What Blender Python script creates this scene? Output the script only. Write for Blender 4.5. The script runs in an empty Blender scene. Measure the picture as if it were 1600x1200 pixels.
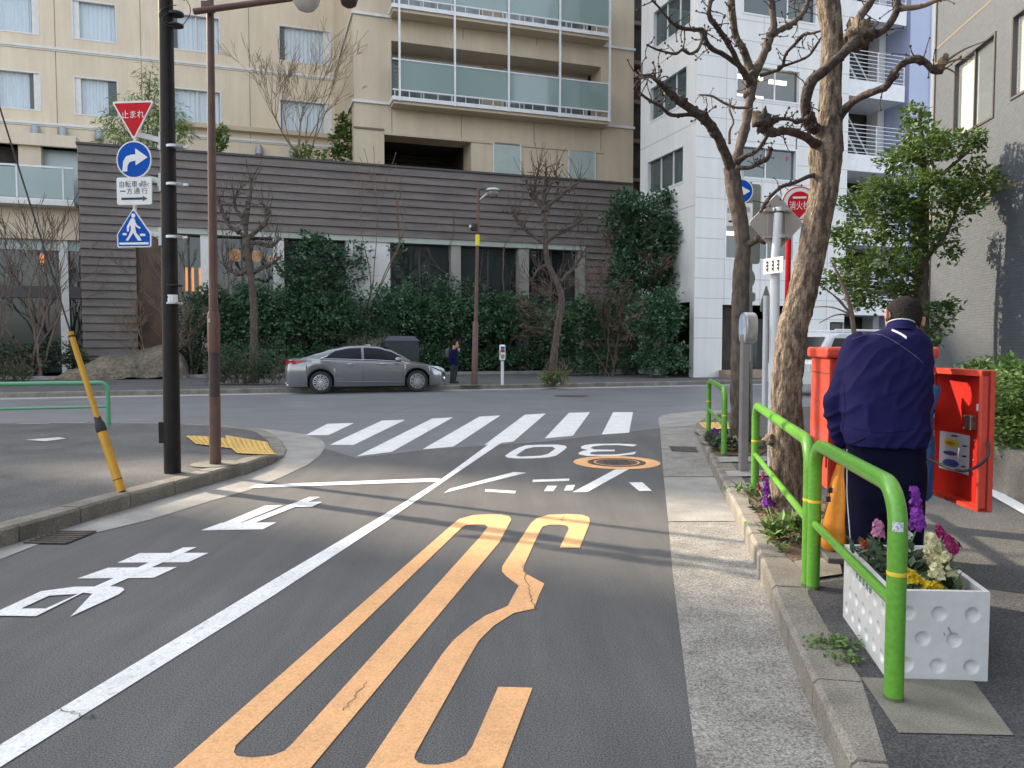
import bpy, bmesh, math, random
from mathutils import Vector, Matrix, noise as mnoise
from mathutils.geometry import tessellate_polygon
R = math.radians
sc = bpy.context.scene
col = sc.collection
random.seed(7)

# ---------------------------------------------------------------- camera, sky, sun, exposure
EYE, FPX = 1.45, 1200.0                      # eye height; focal length in pixels of the 1600x1200 photograph
TILT = math.atan(60 / 1200)
cd = bpy.data.cameras.new('camera'); cam = bpy.data.objects.new('camera', cd); col.objects.link(cam)
cd.sensor_width = 36.0; cd.lens = 36.0 * FPX / 1600; cd.clip_start = 0.05; cd.clip_end = 4000
cam.location = (0, 0, EYE); cam.rotation_euler = (R(90) - TILT, 0, 0)
sc.camera = cam
SUN_AZ, SUN_EL = R(-60.0), R(31)             # azimuth from +Y, clockwise positive
to_sun = Vector((math.sin(SUN_AZ) * math.cos(SUN_EL), math.cos(SUN_AZ) * math.cos(SUN_EL), math.sin(SUN_EL)))
wd = bpy.data.worlds.new('World'); sc.world = wd; wd.use_nodes = True
nt = wd.node_tree; bg = nt.nodes['Background']
sky = nt.nodes.new('ShaderNodeTexSky'); sky.sky_type = 'NISHITA'; sky.sun_disc = False
sky.sun_elevation = SUN_EL; sky.sun_rotation = SUN_AZ; sky.air_density = 1.0; sky.dust_density = 2.5; sky.ozone_density = 0.6
hs = nt.nodes.new('ShaderNodeHueSaturation'); hs.inputs['Saturation'].default_value = 0.42; nt.links.new(sky.outputs[0], hs.inputs['Color']); nt.links.new(hs.outputs[0], bg.inputs[0]); bg.inputs[1].default_value = 0.15
sl = bpy.data.lights.new('sun', 'SUN'); sl.energy = 2.3; sl.angle = R(0.9); sl.color = (1.0, 0.84, 0.64)
so = bpy.data.objects.new('sun', sl); col.objects.link(so); so.location = (-20, 20, 30)
so.rotation_euler = (-to_sun).to_track_quat('-Z', 'Y').to_euler()
sc.view_settings.view_transform = 'Standard'; sc.view_settings.look = 'None'; sc.view_settings.gamma = 1.0
sc.view_settings.use_curve_mapping = False; sc.view_settings.exposure = 1.92
sc.cycles.max_bounces = 8; sc.cycles.diffuse_bounces = 3; sc.cycles.transparent_max_bounces = 16
sc.cycles.caustics_reflective = False; sc.cycles.caustics_refractive = False

# ---------------------------------------------------------------- survey: from a pixel of the photograph to a point of the place
FW = Vector((0, math.cos(TILT), -math.sin(TILT))); UP = Vector((0, math.sin(TILT), math.cos(TILT))); RT = Vector((1, 0, 0))
C0 = Vector((0, 0, EYE))
def ray(u, v): return RT * ((u - 800) / FPX) + UP * ((600 - v) / FPX) + FW
def G(u, v, z=0.0):
    d = ray(u, v); return C0 + d * ((z - EYE) / d.z)
def D(u, v, y):
    d = ray(u, v); return C0 + d * (y / d.y)
E_ST = Vector((3600, 1200, 0)).normalized()             # direction of the cross street and of the facades
N_ST = Vector((E_ST.y, -E_ST.x, 0))                     # towards the camera
E_RD = Vector((212, 1200, 0)).normalized()              # direction of the near road
N_RD = Vector((E_RD.y, -E_RD.x, 0))                     # towards its right side
class Plane:
    def __init__(s, p, e, n): s.p = Vector((p.x, p.y, 0)); s.e = e; s.n = n
    def hit(s, u, v):
        d = ray(u, v); return C0 + d * ((s.p - C0).dot(s.n) / d.dot(s.n))
    def sz(s, u, v):
        h = s.hit(u, v); return ((h - s.p).dot(s.e), h.z)
    def s(s_, u): return s_.sz(u, 540)[0]
    def z(s, u, v): return s.sz(u, v)[1]
    def at(s, a, z, off=0.0):
        p = s.p + s.e * a + s.n * off; return Vector((p.x, p.y, z))
    def rect(s, u0, u1, v0, v1):
        c = (u0 + u1) / 2; return (s.s(u0), s.s(u1), s.z(c, v1), s.z(c, v0))
    def off(s, d): return Plane(s.p + s.n * d, s.e, s.n)

# ---------------------------------------------------------------- mesh collector
class MB:
    def __init__(s): s.v = []; s.f = []
    def add(s, vs, fs):
        o = len(s.v); s.v += [tuple(v) for v in vs]; s.f += [tuple(i + o for i in f) for f in fs]
        return s
    def quad(s, a, b, c, d): return s.add([a, b, c, d], [(0, 1, 2, 3)])
    def box(s, c, size, X=Vector((1, 0, 0)), Y=Vector((0, 1, 0)), Z=Vector((0, 0, 1))):
        c = Vector(c); hx, hy, hz = X * size[0] / 2, Y * size[1] / 2, Z * size[2] / 2
        vs = [c + hx * a + hy * b + hz * d for d in (-1, 1) for b in (-1, 1) for a in (-1, 1)]
        return s.add(vs, [(0, 2, 3, 1), (4, 5, 7, 6), (0, 1, 5, 4), (2, 6, 7, 3), (0, 4, 6, 2), (1, 3, 7, 5)])
    def pbox(s, pl, s0, s1, z0, z1, o0, o1):              # box on a facade plane between offsets o0 (back) and o1 (front)
        vs = [pl.at(a, z, o) for z in (z0, z1) for o in (o1, o0) for a in (s0, s1)]
        return s.add(vs, [(0, 2, 3, 1), (4, 5, 7, 6), (0, 1, 5, 4), (2, 6, 7, 3), (0, 4, 6, 2), (1, 3, 7, 5)])
    def flat(s, loops):                                   # planar polygon, later loops are holes
        loops = [[Vector(p) for p in l] for l in loops]
        tris = tessellate_polygon(loops); pts = [p for l in loops for p in l]
        fs = []
        for t in tris:
            a, b, c = (pts[i] for i in t)
            n = (b - a).cross(c - a)
            if n.length < 1e-12: continue
            fs.append(tuple(t))
        return s.add(pts, fs)
    def up(s):                                            # turn every face upwards
        for i, f in enumerate(s.f):
            a, b, c = (Vector(s.v[k]) for k in f[:3])
            if (b - a).cross(c - a).z < 0: s.f[i] = tuple(reversed(f))
        return s
    def prism(s, poly, off):
        n = len(poly); poly = [Vector(p) for p in poly]; off = Vector(off)
        o = len(s.v); s.v += [tuple(p) for p in poly] + [tuple(p + off) for p in poly]
        for t in tessellate_polygon([poly]):
            s.f.append(tuple(o + i for i in t)); s.f.append(tuple(o + n + i for i in reversed(t)))
        for i in range(n):
            j = (i + 1) % n; s.f.append((o + i, o + j, o + n + j, o + n + i))
        return s
    def tube(s, pts, rad, n=10, cap=True, jit=0.0, closed=False):
        pts = [Vector(p) for p in pts]; m = len(pts)
        if not hasattr(rad, '__len__'): rad = [rad] * m
        o = len(s.v); t0 = (pts[1] - pts[0]).normalized()
        a = t0.orthogonal().normalized(); prev = t0
        for i, p in enumerate(pts):
            if i == 0: t = t0
            elif i == m - 1: t = (pts[i] - pts[i - 1]).normalized()
            else: t = ((pts[i + 1] - p).normalized() + (p - pts[i - 1]).normalized()).normalized()
            q = prev.rotation_difference(t); a = q @ a; prev = t
            b = t.cross(a)
            for k in range(n):
                w = 2 * math.pi * k / n; r = rad[i]
                if jit: r *= 1 + jit * mnoise.noise(Vector((math.cos(w) * 1.3 + p.x * 9, math.sin(w) * 1.3 + p.y * 9, p.z * 7)))
                s.v.append(tuple(p + (a * math.cos(w) + b * math.sin(w)) * r))
        for i in range(m - 1):
            for k in range(n):
                k2 = (k + 1) % n
                s.f.append((o + i * n + k, o + i * n + k2, o + (i + 1) * n + k2, o + (i + 1) * n + k))
        if cap:
            s.f.append(tuple(o + k for k in reversed(range(n)))); s.f.append(tuple(o + (m - 1) * n + k for k in range(n)))
        return s
    def lathe(s, base, prof, n=20, axis=Vector((0, 0, 1)), ref=None, cap=True):
        axis = axis.normalized(); a = (ref or axis.orthogonal()).normalized(); b = axis.cross(a); base = Vector(base); o = len(s.v); m = len(prof)
        for r, z in prof:
            for k in range(n):
                w = 2 * math.pi * k / n; s.v.append(tuple(base + axis * z + (a * math.cos(w) + b * math.sin(w)) * max(r, 1e-4)))
        for i in range(m - 1):
            for k in range(n):
                k2 = (k + 1) % n; s.f.append((o + i * n + k, o + i * n + k2, o + (i + 1) * n + k2, o + (i + 1) * n + k))
        if cap: s.f.append(tuple(o + k for k in reversed(range(n)))); s.f.append(tuple(o + (m - 1) * n + k for k in range(n)))
        return s
    def blob(s, c, r, jit=0.25, nu=8, nv=6, sc_=(1, 1, 1), freq=2.0):
        c = Vector(c); o = len(s.v); sd = random.random() * 50
        for j in range(1, nv):
            th = math.pi * j / nv
            for i in range(nu):
                ph = 2 * math.pi * i / nu
                d = Vector((math.sin(th) * math.cos(ph), math.sin(th) * math.sin(ph), math.cos(th)))
                q = r * (1 + jit * mnoise.noise(d * freq + Vector((sd, sd, sd))))
                s.v.append((c.x + d.x * q * sc_[0], c.y + d.y * q * sc_[1], c.z + d.z * q * sc_[2]))
        top = len(s.v); s.v.append((c.x, c.y, c.z + r * sc_[2])); bot = len(s.v); s.v.append((c.x, c.y, c.z - r * sc_[2]))
        for j in range(nv - 2):
            for i in range(nu):
                i2 = (i + 1) % nu; s.f.append((o + j * nu + i, o + (j + 1) * nu + i, o + (j + 1) * nu + i2, o + j * nu + i2))
        for i in range(nu):
            i2 = (i + 1) % nu; s.f.append((top, o + i, o + i2)); s.f.append((bot, o + (nv - 2) * nu + i2, o + (nv - 2) * nu + i))
        return s
    def loft(s, rings, cap=True, closed=True):
        n = len(rings[0]); o = len(s.v)
        for r in rings: s.v += [tuple(p) for p in r]
        for i in range(len(rings) - 1):
            for k in range(n if closed else n - 1):
                k2 = (k + 1) % n; s.f.append((o + i * n + k, o + i * n + k2, o + (i + 1) * n + k2, o + (i + 1) * n + k))
        if cap:
            s.f.append(tuple(o + k for k in reversed(range(n)))); s.f.append(tuple(o + (len(rings) - 1) * n + k for k in range(n)))
        return s

# ---------------------------------------------------------------- objects
def wl(o):
    p = Vector((0, 0, 0))
    while o is not None: p = p + o.location; o = o.parent
    return p
def part(name, mb, mat, parent=None, smooth=None, bevel=None, local=False, label=None, seg=2):
    off = wl(parent) if (parent is not None and not local) else Vector((0, 0, 0))
    me = bpy.data.meshes.new(name)
    me.from_pydata([(x - off.x, y - off.y, z - off.z) for x, y, z in mb.v], [], mb.f)
    me.materials.append(mat); me.update()
    if smooth is not None:
        me.polygons.foreach_set('use_smooth', [True] * len(me.polygons))
        if smooth < 179: me.set_sharp_from_angle(angle=R(smooth))
    o = bpy.data.objects.new(name, me); col.objects.link(o)
    if parent is not None: o.parent = parent
    if bevel:
        b = o.modifiers.new('bevel', 'BEVEL'); b.width = bevel; b.segments = seg; b.limit_method = 'ANGLE'; b.angle_limit = R(40)
    if label: o['label'] = label
    return o
def tag(o, label=None, cat=None, group=None, kind=None):
    if label: o['label'] = label
    if cat: o['category'] = cat
    if group: o['group'] = group
    if kind: o['kind'] = kind
    return o
def thing(name, loc, label, cat, group=None):
    o = bpy.data.objects.new(name, None); o.empty_display_size = 0.2; col.objects.link(o); o.location = Vector(loc)
    return tag(o, label, cat, group)
def struct(name, mb, mat, label=None, **k):
    o = part(name, mb, mat, **k); o['kind'] = 'structure'
    if label: o['label'] = label
    return o
def copy_tree(o, parent=None):
    c = o.copy(); col.objects.link(c)
    if parent is not None: c.parent = parent
    for ch in list(o.children): copy_tree(ch, c)
    return c
def wall(mb, pl, s0, s1, z0, z1, holes=(), depth=0.2, reveal=True):
    S = sorted({s0, s1} | {min(max(h[i], s0), s1) for h in holes for i in (0, 1)})
    Z = sorted({z0, z1} | {min(max(h[i], z0), z1) for h in holes for i in (2, 3)})
    for a, b in zip(S, S[1:]):
        for c, d in zip(Z, Z[1:]):
            m, n = (a + b) / 2, (c + d) / 2
            if any(h[0] < m < h[1] and h[2] < n < h[3] for h in holes): continue
            mb.quad(pl.at(a, c), pl.at(b, c), pl.at(b, d), pl.at(a, d))
    if reveal:
        for h in holes:
            a, b, c, d = max(h[0], s0), min(h[1], s1), max(h[2], z0), min(h[3], z1); f = -depth
            mb.quad(pl.at(a, c), pl.at(a, d), pl.at(a, d, f), pl.at(a, c, f)); mb.quad(pl.at(b, d), pl.at(b, c), pl.at(b, c, f), pl.at(b, d, f))
            mb.quad(pl.at(b, c), pl.at(a, c), pl.at(a, c, f), pl.at(b, c, f)); mb.quad(pl.at(a, d), pl.at(b, d), pl.at(b, d, f), pl.at(a, d, f))
    return mb
def text_mb(body, org, X, Y, w, h=None, align='c', mirror=False):   # lettering laid into the rectangle w x h centred on org
    cu = bpy.data.curves.new('lettering', 'FONT'); cu.body = body; cu.size = 1.0; cu.resolution_u = 3
    ob = bpy.data.objects.new('lettering', cu); col.objects.link(ob)
    bpy.context.view_layer.update()
    me = ob.evaluated_get(bpy.context.evaluated_depsgraph_get()).to_mesh()
    vs = [v.co.copy() for v in me.vertices]; fs = [tuple(p.vertices) for p in me.polygons]
    ob.to_mesh_clear(); bpy.data.objects.remove(ob); bpy.data.curves.remove(cu)
    m = MB()
    if not vs: return m
    x0, x1 = min(v.x for v in vs), max(v.x for v in vs); y0, y1 = min(v.y for v in vs), max(v.y for v in vs)
    kx = w / max(x1 - x0, 1e-6); ky = (h / max(y1 - y0, 1e-6)) if h else kx
    m.add([Vector(org) + X * ((v.x - (x0 + x1) / 2) * kx) + Y * ((v.y - (y0 + y1) / 2) * ky) for v in vs], fs)
    return m

# ---------------------------------------------------------------- materials
def mat(name, c, rough=0.6, c2=None, scale=8.0, detail=4.0, lo=0.35, hi=0.65, bump=0.0, bscale=None, metal=0.0, spec=0.5, coat=0.0, stretch=None, dist=0.02, island=0.0, sss=None, emit=None, estr=0.0, speck=None, blotch=None):
    m = bpy.data.materials.new(name); m.use_nodes = True; n = m.node_tree; L = n.links.new
    b = n.nodes['Principled BSDF']; b.inputs['Roughness'].default_value = rough; b.inputs['Metallic'].default_value = metal
    b.inputs['Specular IOR Level'].default_value = spec; b.inputs['Coat Weight'].default_value = coat; b.inputs['Coat Roughness'].default_value = 0.06
    b.inputs['Base Color'].default_value = (*c, 1)
    tc = n.nodes.new('ShaderNodeTexCoord'); mp = n.nodes.new('ShaderNodeMapping'); L(tc.outputs['Object'], mp.inputs['Vector'])
    if stretch: mp.inputs['Scale'].default_value = stretch
    out = None
    if c2 is not None:
        t = n.nodes.new('ShaderNodeTexNoise'); t.inputs['Scale'].default_value = scale; t.inputs['Detail'].default_value = detail
        L(mp.outputs[0], t.inputs['Vector'])
        r = n.nodes.new('ShaderNodeValToRGB'); r.color_ramp.elements[0].position = lo; r.color_ramp.elements[1].position = hi
        r.color_ramp.elements[0].color = (*c, 1); r.color_ramp.elements[1].color = (*c2, 1)
        L(t.outputs['Fac'], r.inputs['Fac']); out = r.outputs['Color']
    if speck:                                              # (scale, amount): fine mineral grain
        t = n.nodes.new('ShaderNodeTexNoise'); t.inputs['Scale'].default_value = speck[0]; t.inputs['Detail'].default_value = 3; L(tc.outputs['Object'], t.inputs['Vector'])
        mr = n.nodes.new('ShaderNodeMapRange'); mr.inputs['From Min'].default_value = 0.3; mr.inputs['From Max'].default_value = 0.7
        mr.inputs['To Min'].default_value = 1 - speck[1]; mr.inputs['To Max'].default_value = 1 + speck[1]; L(t.outputs['Fac'], mr.inputs['Value'])
        mx = n.nodes.new('ShaderNodeVectorMath'); mx.operation = 'SCALE'
        if out is not None: L(out, mx.inputs[0])
        else: mx.inputs[0].default_value = c
        L(mr.outputs['Result'], mx.inputs['Scale']); out = mx.outputs['Vector']
    if blotch:                                             # (scale, amount, stretch): broad stains and weathering
        mp2 = n.nodes.new('ShaderNodeMapping'); L(tc.outputs['Object'], mp2.inputs['Vector']); mp2.inputs['Scale'].default_value = blotch[2] if len(blotch) > 2 else (1, 1, 1); mp2.inputs['Rotation'].default_value[2] = blotch[3] if len(blotch) > 3 else 0
        t = n.nodes.new('ShaderNodeTexNoise'); t.inputs['Scale'].default_value = blotch[0]; t.inputs['Detail'].default_value = 9; t.inputs['Roughness'].default_value = .68; L(mp2.outputs[0], t.inputs['Vector'])
        mr = n.nodes.new('ShaderNodeMapRange'); mr.inputs['From Min'].default_value = 0.32; mr.inputs['From Max'].default_value = 0.68
        mr.inputs['To Min'].default_value = 1 - blotch[1]; mr.inputs['To Max'].default_value = 1 + blotch[1] * .7; L(t.outputs['Fac'], mr.inputs['Value'])
        mx = n.nodes.new('ShaderNodeVectorMath'); mx.operation = 'SCALE'
        if out is not None: L(out, mx.inputs[0])
        else: mx.inputs[0].default_value = c
        L(mr.outputs['Result'], mx.inputs['Scale']); out = mx.outputs['Vector']
    if island:
        g = n.nodes.new('ShaderNodeNewGeometry'); mr = n.nodes.new('ShaderNodeMapRange')
        mr.inputs['To Min'].default_value = 1 - island; mr.inputs['To Max'].default_value = 1 + island; L(g.outputs['Random Per Island'], mr.inputs['Value'])
        mx = n.nodes.new('ShaderNodeVectorMath'); mx.operation = 'SCALE'
        if out is not None: L(out, mx.inputs[0])
        else: mx.inputs[0].default_value = c
        L(mr.outputs['Result'], mx.inputs['Scale']); out = mx.outputs['Vector']
    if out is not None: L(out, b.inputs['Base Color'])
    if bump:
        t = n.nodes.new('ShaderNodeTexNoise'); t.inputs['Scale'].default_value = bscale or scale * 3; t.inputs['Detail'].default_value = 5; L(mp.outputs[0], t.inputs['Vector'])
        bp = n.nodes.new('ShaderNodeBump'); bp.inputs['Strength'].default_value = bump; bp.inputs['Distance'].default_value = dist
        L(t.outputs['Fac'], bp.inputs['Height']); L(bp.outputs[0], b.inputs['Normal'])
    if sss:
        tr = n.nodes.new('ShaderNodeBsdfTranslucent'); mx = n.nodes.new('ShaderNodeMixShader'); mx.inputs[0].default_value = sss
        if out is not None: L(out, tr.inputs['Color'])
        else: tr.inputs['Color'].default_value = (*c, 1)
        L(b.outputs[0], mx.inputs[1]); L(tr.outputs[0], mx.inputs[2]); L(mx.outputs[0], n.nodes['Material Output'].inputs['Surface'])
    if emit:
        b.inputs['Emission Color'].default_value = (*emit, 1); b.inputs['Emission Strength'].default_value = estr
    return m
def glass(name, tint, see=0.5, rough=0.03, refl=0.6):     # pane: part see-through, part tinted body, mirror-like sheen
    m = bpy.data.materials.new(name); m.use_nodes = True; n = m.node_tree; L = n.links.new; b = n.nodes['Principled BSDF']
    b.inputs['Base Color'].default_value = (*tint, 1); b.inputs['Roughness'].default_value = rough; b.inputs['Specular IOR Level'].default_value = refl; b.inputs['Coat Weight'].default_value = 0.4; b.inputs['Coat Roughness'].default_value = 0.02
    t = n.nodes.new('ShaderNodeBsdfTransparent'); t.inputs['Color'].default_value = tuple(0.6 + 0.4 * c for c in tint) + (1,)
    mx = n.nodes.new('ShaderNodeMixShader'); mx.inputs[0].default_value = see
    L(b.outputs[0], mx.inputs[1]); L(t.outputs[0], mx.inputs[2]); L(mx.outputs[0], n.nodes['Material Output'].inputs['Surface'])
    return m
M = {}
M['ground'] = mat('ground', (.16, .15, .14), .9)
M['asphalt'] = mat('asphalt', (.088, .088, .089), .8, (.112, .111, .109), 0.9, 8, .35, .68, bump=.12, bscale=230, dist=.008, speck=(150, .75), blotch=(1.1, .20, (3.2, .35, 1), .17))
M['sky_sheen_asphalt'] = mat('sky_sheen_asphalt', (.160, .164, .176), .5, (.192, .197, .210), 0.7, 8, .35, .68, bump=.3, bscale=200, dist=.008, speck=(120, .4), blotch=(.8, .16, (.4, 2.5, 1), .32))  # lighter and bluer than the near road: grazing sky sheen put into the colour
M['pavement'] = mat('pavement_asphalt', (.085, .085, .086), .9, (.115, .114, .112), 1.6, 8, bump=.4, bscale=160, dist=.01, speck=(90, .8), blotch=(1.3, .2))
M['dark_asphalt'] = mat('dark_asphalt', (.06, .06, .063), .9, (.09, .09, .09), 4, 8, bump=.8, bscale=120, dist=.015, speck=(110, .7))
M['gutter'] = mat('gutter_concrete', (.30, .29, .265), .9, (.22, .21, .19), 5, 8, bump=.5, bscale=150, dist=.01, speck=(105, .62), blotch=(1.5, .15))
M['smooth_concrete'] = mat('smooth_concrete', (.33, .32, .30), .85, (.27, .26, .24), 3, 8, bump=.15, bscale=90, speck=(150, .3), blotch=(2, .16))
M['kerb'] = mat('kerb_stone', (.27, .25, .215), .9, (.17, .155, .13), 3.5, 9, .3, .7, bump=.5, bscale=60, dist=.01, speck=(120, .45), blotch=(2.6, .28))
M['slab'] = mat('slab_concrete', (.24, .23, .19), .9, (.15, .145, .115), 6, 9, .3, .7, bump=.4, bscale=70, dist=.01, speck=(150, .3))
M['paint'] = mat('road_paint', (.74, .75, .75), .7, (.40, .40, .40), 26, 12, .56, .84, bump=.4, bscale=150, dist=.006, speck=(95, .16), blotch=(3.5, .12))
M['orange_paint'] = mat('orange_road_paint', (.80, .44, .20), .8, (.55, .31, .16), 22, 12, .56, .86, bump=.4, bscale=150, dist=.006, speck=(95, .16), blotch=(3, .12))
M['tactile'] = mat('tactile_yellow', (.72, .47, .12), .7, (.6, .4, .13), 6, 6, speck=(60, .15))
M['iron'] = mat('cast_iron', (.09, .085, .08), .55, (.15, .12, .10), 20, 6, metal=.6, bump=.3, bscale=60)
M['soil'] = mat('soil', (.10, .07, .045), .95, (.2, .13, .08), 20, 8, bump=1, bscale=60, dist=.03)
# ================================================================= THE GROUND
CL, CR = G(452, 704), G(1089, 664)                       # the two dropped corners
def smooth01(x): x = max(0.0, min(1.0, x)); return x * x * (3 - 2 * x)
def slab_z(x, y):
    if x < 0: return .012 + .128 * smooth01((math.hypot(x - CL.x, y - CL.y) - .35) / 1.25)
    return .012 + .128 * smooth01((math.hypot(x - CR.x, y - CR.y) - .3) / 2.2)
def slab_mesh(loop):                                      # polygon cut into a half-metre grid and laid on the ground height
    m = MB(); m.flat([[Vector((p.x, p.y, 0)) for p in loop]]); bm_ = bmesh.new(); vs = [bm_.verts.new(v) for v in m.v]
    for f in m.f:
        try: bm_.faces.new([vs[i] for i in f])
        except ValueError: pass
    for ax, cuts in ((0, [CL.x + .2 * i for i in range(-16, 17)] + [CR.x + .3 * i for i in range(-10, 11)]), (1, [CL.y + .2 * i for i in range(-16, 17)] + [CR.y + .3 * i for i in range(-10, 11)])):
        for c in cuts:
            co = (c, 0, 0) if ax == 0 else (0, c, 0); bmesh.ops.bisect_plane(bm_, geom=bm_.verts[:] + bm_.edges[:] + bm_.faces[:], plane_co=co, plane_no=(1, 0, 0) if ax == 0 else (0, 1, 0))
    bm_.verts.ensure_lookup_table(); bm_.verts.index_update(); o = MB(); o.v = [(v.co.x, v.co.y, slab_z(v.co.x, v.co.y) - .005) for v in bm_.verts]; o.f = [tuple(v.index for v in f.verts) for f in bm_.faces]; bm_.free()
    return o.up()
def drop(p, h=0.0): return Vector((p.x, p.y, slab_z(p.x, p.y) + h))
def px(pts, z=0.0): return [G(u, v, z) for u, v in pts]
g = MB(); g.quad((-1500, -1500, -.05), (1500, -1500, -.05), (1500, 1500, -.05), (-1500, 1500, -.05)); struct('ground', g, M['ground'], 'open ground around the street block')
g = MB(); g.quad((-90, -25, 0), (90, -25, 0), (90, 75, 0), (-90, 75, 0)); struct('road', g, M['asphalt'], 'grey asphalt road and junction')
def inset(path, d):                                       # path of Vectors (open), inset to its left side
    out = []
    for i, p in enumerate(path):
        t = Vector((0, 0, 0))
        if i > 0: t += (p - path[i - 1]).normalized()
        if i < len(path) - 1: t += (path[i + 1] - p).normalized()
        t.normalize(); out.append(p + Vector((-t.y, t.x, 0)) * d)
    return out
def dense(pts, step):
    out = []
    for a, b in zip(pts, pts[1:]):
        n = max(1, int((Vector(a[:3]) - Vector(b[:3])).length / step))
        for i in range(n): out.append(tuple(a[k] + (b[k] - a[k]) * i / n for k in range(4)))
    out.append(tuple(pts[-1])); return out
def kerb_path(pix):                                       # (u, v of the kerb foot, kerb height)
    return [(*G(u, v), h) for u, v, h in pix]
def settle(path): return [(p[0], p[1], p[2], slab_z(p[0], p[1])) for p in path]
def build_kerb(name, path, side, width=.19, stone=.6, label=None):
    pts = [Vector((p[0], p[1], 0)) for p in path]; hs = [p[3] for p in path]
    back = inset(pts, width * side); rim = inset(pts, .02 * side); m = MB()
    L = [0]
    for a, b in zip(pts, pts[1:]): L.append(L[-1] + (b - a).length)
    def at(seq, d):
        for i in range(len(L) - 1):
            if d <= L[i + 1] + 1e-6:
                k = (d - L[i]) / max(L[i + 1] - L[i], 1e-6); return seq[i] * (1 - k) + seq[i + 1] * k
        return seq[-1]
    n = int(L[-1] / stone)
    for i in range(n):
        d0, d1 = L[-1] * i / n + .006, L[-1] * (i + 1) / n - .006
        dz = random.uniform(-.004, .004); rings = []
        for d in [d0 + (d1 - d0) * k / 4 for k in range(5)]:
            h = at(hs, d) + dz; f, b, r = at(pts, d), at(back, d), at(rim, d)
            rings.append([Vector((f.x, f.y, -.02)), Vector((f.x, f.y, h - .02)) * 1, Vector((r.x, r.y, h)), Vector((b.x, b.y, h)), Vector((b.x, b.y, -.02))])
        m.loft(rings)
    # dark mortar core just inside the stones
    core = []
    f2, b2 = inset(pts, .012 * side), inset(pts, (width - .01) * side)
    for f, b, h in zip(f2, b2, hs): core.append([Vector((f.x, f.y, -.03)), Vector((f.x, f.y, h - .016)), Vector((b.x, b.y, h - .012)), Vector((b.x, b.y, -.03))])
    o = struct(name, m, M['kerb'], label, bevel=None); o.location.z = 0
    c = MB(); c.loft(core); part('mortar', c, M['soil'], o)
    return back
# left pavement corner
LK = dense(kerb_path([(-420, 990, .15), (-150, 902, .15), (0, 857, .15), (100, 827, .15), (175, 803, .15), (250, 781, .15), (330, 758, .145), (390, 740, .12), (425, 726, .08), (445, 714, .04), (449, 703, .02), (440, 693, .015), (410, 684, .015), (360, 678, .02), (290, 674, .05), (200, 672, .09), (0, 673, .11), (-400, 677, .11), (-1200, 686, .11)]), .25)
LK = settle(LK); back = build_kerb('kerb', LK, 1, label='stone kerb round the left pavement corner')
m = MB()
top = [Vector((b.x, b.y, p[3] - .006)) for b, p in zip(back, LK)]
inner = [Vector((p.x, p.y, max(p.z, .13) if i < 0 else p.z)) for i, p in enumerate(top)]
far_l = [Vector((-60, top[-1].y, .11)), Vector((-60, top[0].y, .15))]
m = slab_mesh(top + far_l); struct('pavement', m, M['pavement'], 'grey asphalt pavement on the left corner')
def strip(name, outer, path_pts, mat_, z, label):
    m = MB(); m.flat([[Vector((p.x, p.y, z)) for p in outer] + [Vector((p[0], p[1], z)) for p in reversed(path_pts)]]); m.up()
    return struct(name, m, mat_, label)
strip('gutter', px([(-420, 1035), (-150, 930), (0, 875), (60, 851), (150, 833), (237, 812), (330, 783), (390, 766), (440, 746), (480, 727), (500, 712), (509, 697), (503, 688), (478, 679), (420, 671), (350, 666), (280, 665.5), (0, 667), (-400, 670), (-1200, 676)]), LK, M['smooth_concrete'], .004, 'pale concrete gutter along the left kerb')
# right pavement
RK = dense(kerb_path([(1420, 1480, .14), (1352, 1310, .14), (1298, 1182, .14), (1272, 1121, .14), (1219, 990, .14), (1182, 890, .14), (1142, 800, .14), (1116, 745, .14), (1096, 700, .14), (1088, 681, .10), (1085, 670, .05), (1088, 661, .02), (1105, 654, .015), (1140, 650, .015), (1200, 647, .03), (1400, 637, .1), (2200, 615, .11)]), .25)
RK = settle(RK); back = build_kerb('kerb', RK, -1, width=.2, label='stone kerb along the right pavement')
m = MB(); top = [Vector((b.x, b.y, p[3] - .006)) for b, p in zip(back, RK)]
m = slab_mesh(top + [Vector((60, top[-1].y, .1)), Vector((60, top[0].y, .1))]); struct('pavement', m, M['pavement'], 'grey asphalt pavement on the right')
outer_r = px([(1140, 1480), (1105, 1330), (1088, 1195), (1052, 905), (1044, 815), (1037, 745), (1031, 668), (1028, 657), (1033, 650), (1050, 646), (1085, 643), (1140, 640), (1400, 628), (2200, 606)])
def cutstrip(v0, v1):                                      # piece of the right gutter between two rows of the photo
    y0, y1 = G(1050, v0).y, G(1050, v1).y
    a = [p for p in outer_r[:8]]; b = [Vector(p[:3]) for p in RK if p[1] < G(1050, 655).y]
    def cut(pts, y):
        for p, q in zip(pts, pts[1:]):
            if (p.y - y) * (q.y - y) <= 0: return p.lerp(q, (y - p.y) / (q.y - p.y or 1))
        return pts[-1]
    A = [cut(a, y0)] + [p for p in a if y0 < p.y < y1] + [cut(a, y1)]; B = [cut(b, y0)] + [p for p in b if y0 < p.y < y1] + [cut(b, y1)]
    return A, B
for i, (v0, v1, mt, lb) in enumerate([(1470, 816, 'gutter', 'rough pebbly concrete gutter in the foreground'), (815, 746, 'smooth_concrete', 'smooth pale concrete gutter slab'), (745, 668, 'gutter', 'pebbly concrete gutter round the drain grate')]):
    A, B = cutstrip(v0, v1); m = MB(); z = .004
    m.flat([[Vector((p.x, p.y, z)) for p in A] + [Vector((p.x, p.y, z)) for p in reversed(B)]]); m.up(); struct('gutter', m, M[mt], lb)
m = MB(); i0 = next(i for i, p in enumerate(RK) if p[1] > G(1050, 667).y)
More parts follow.
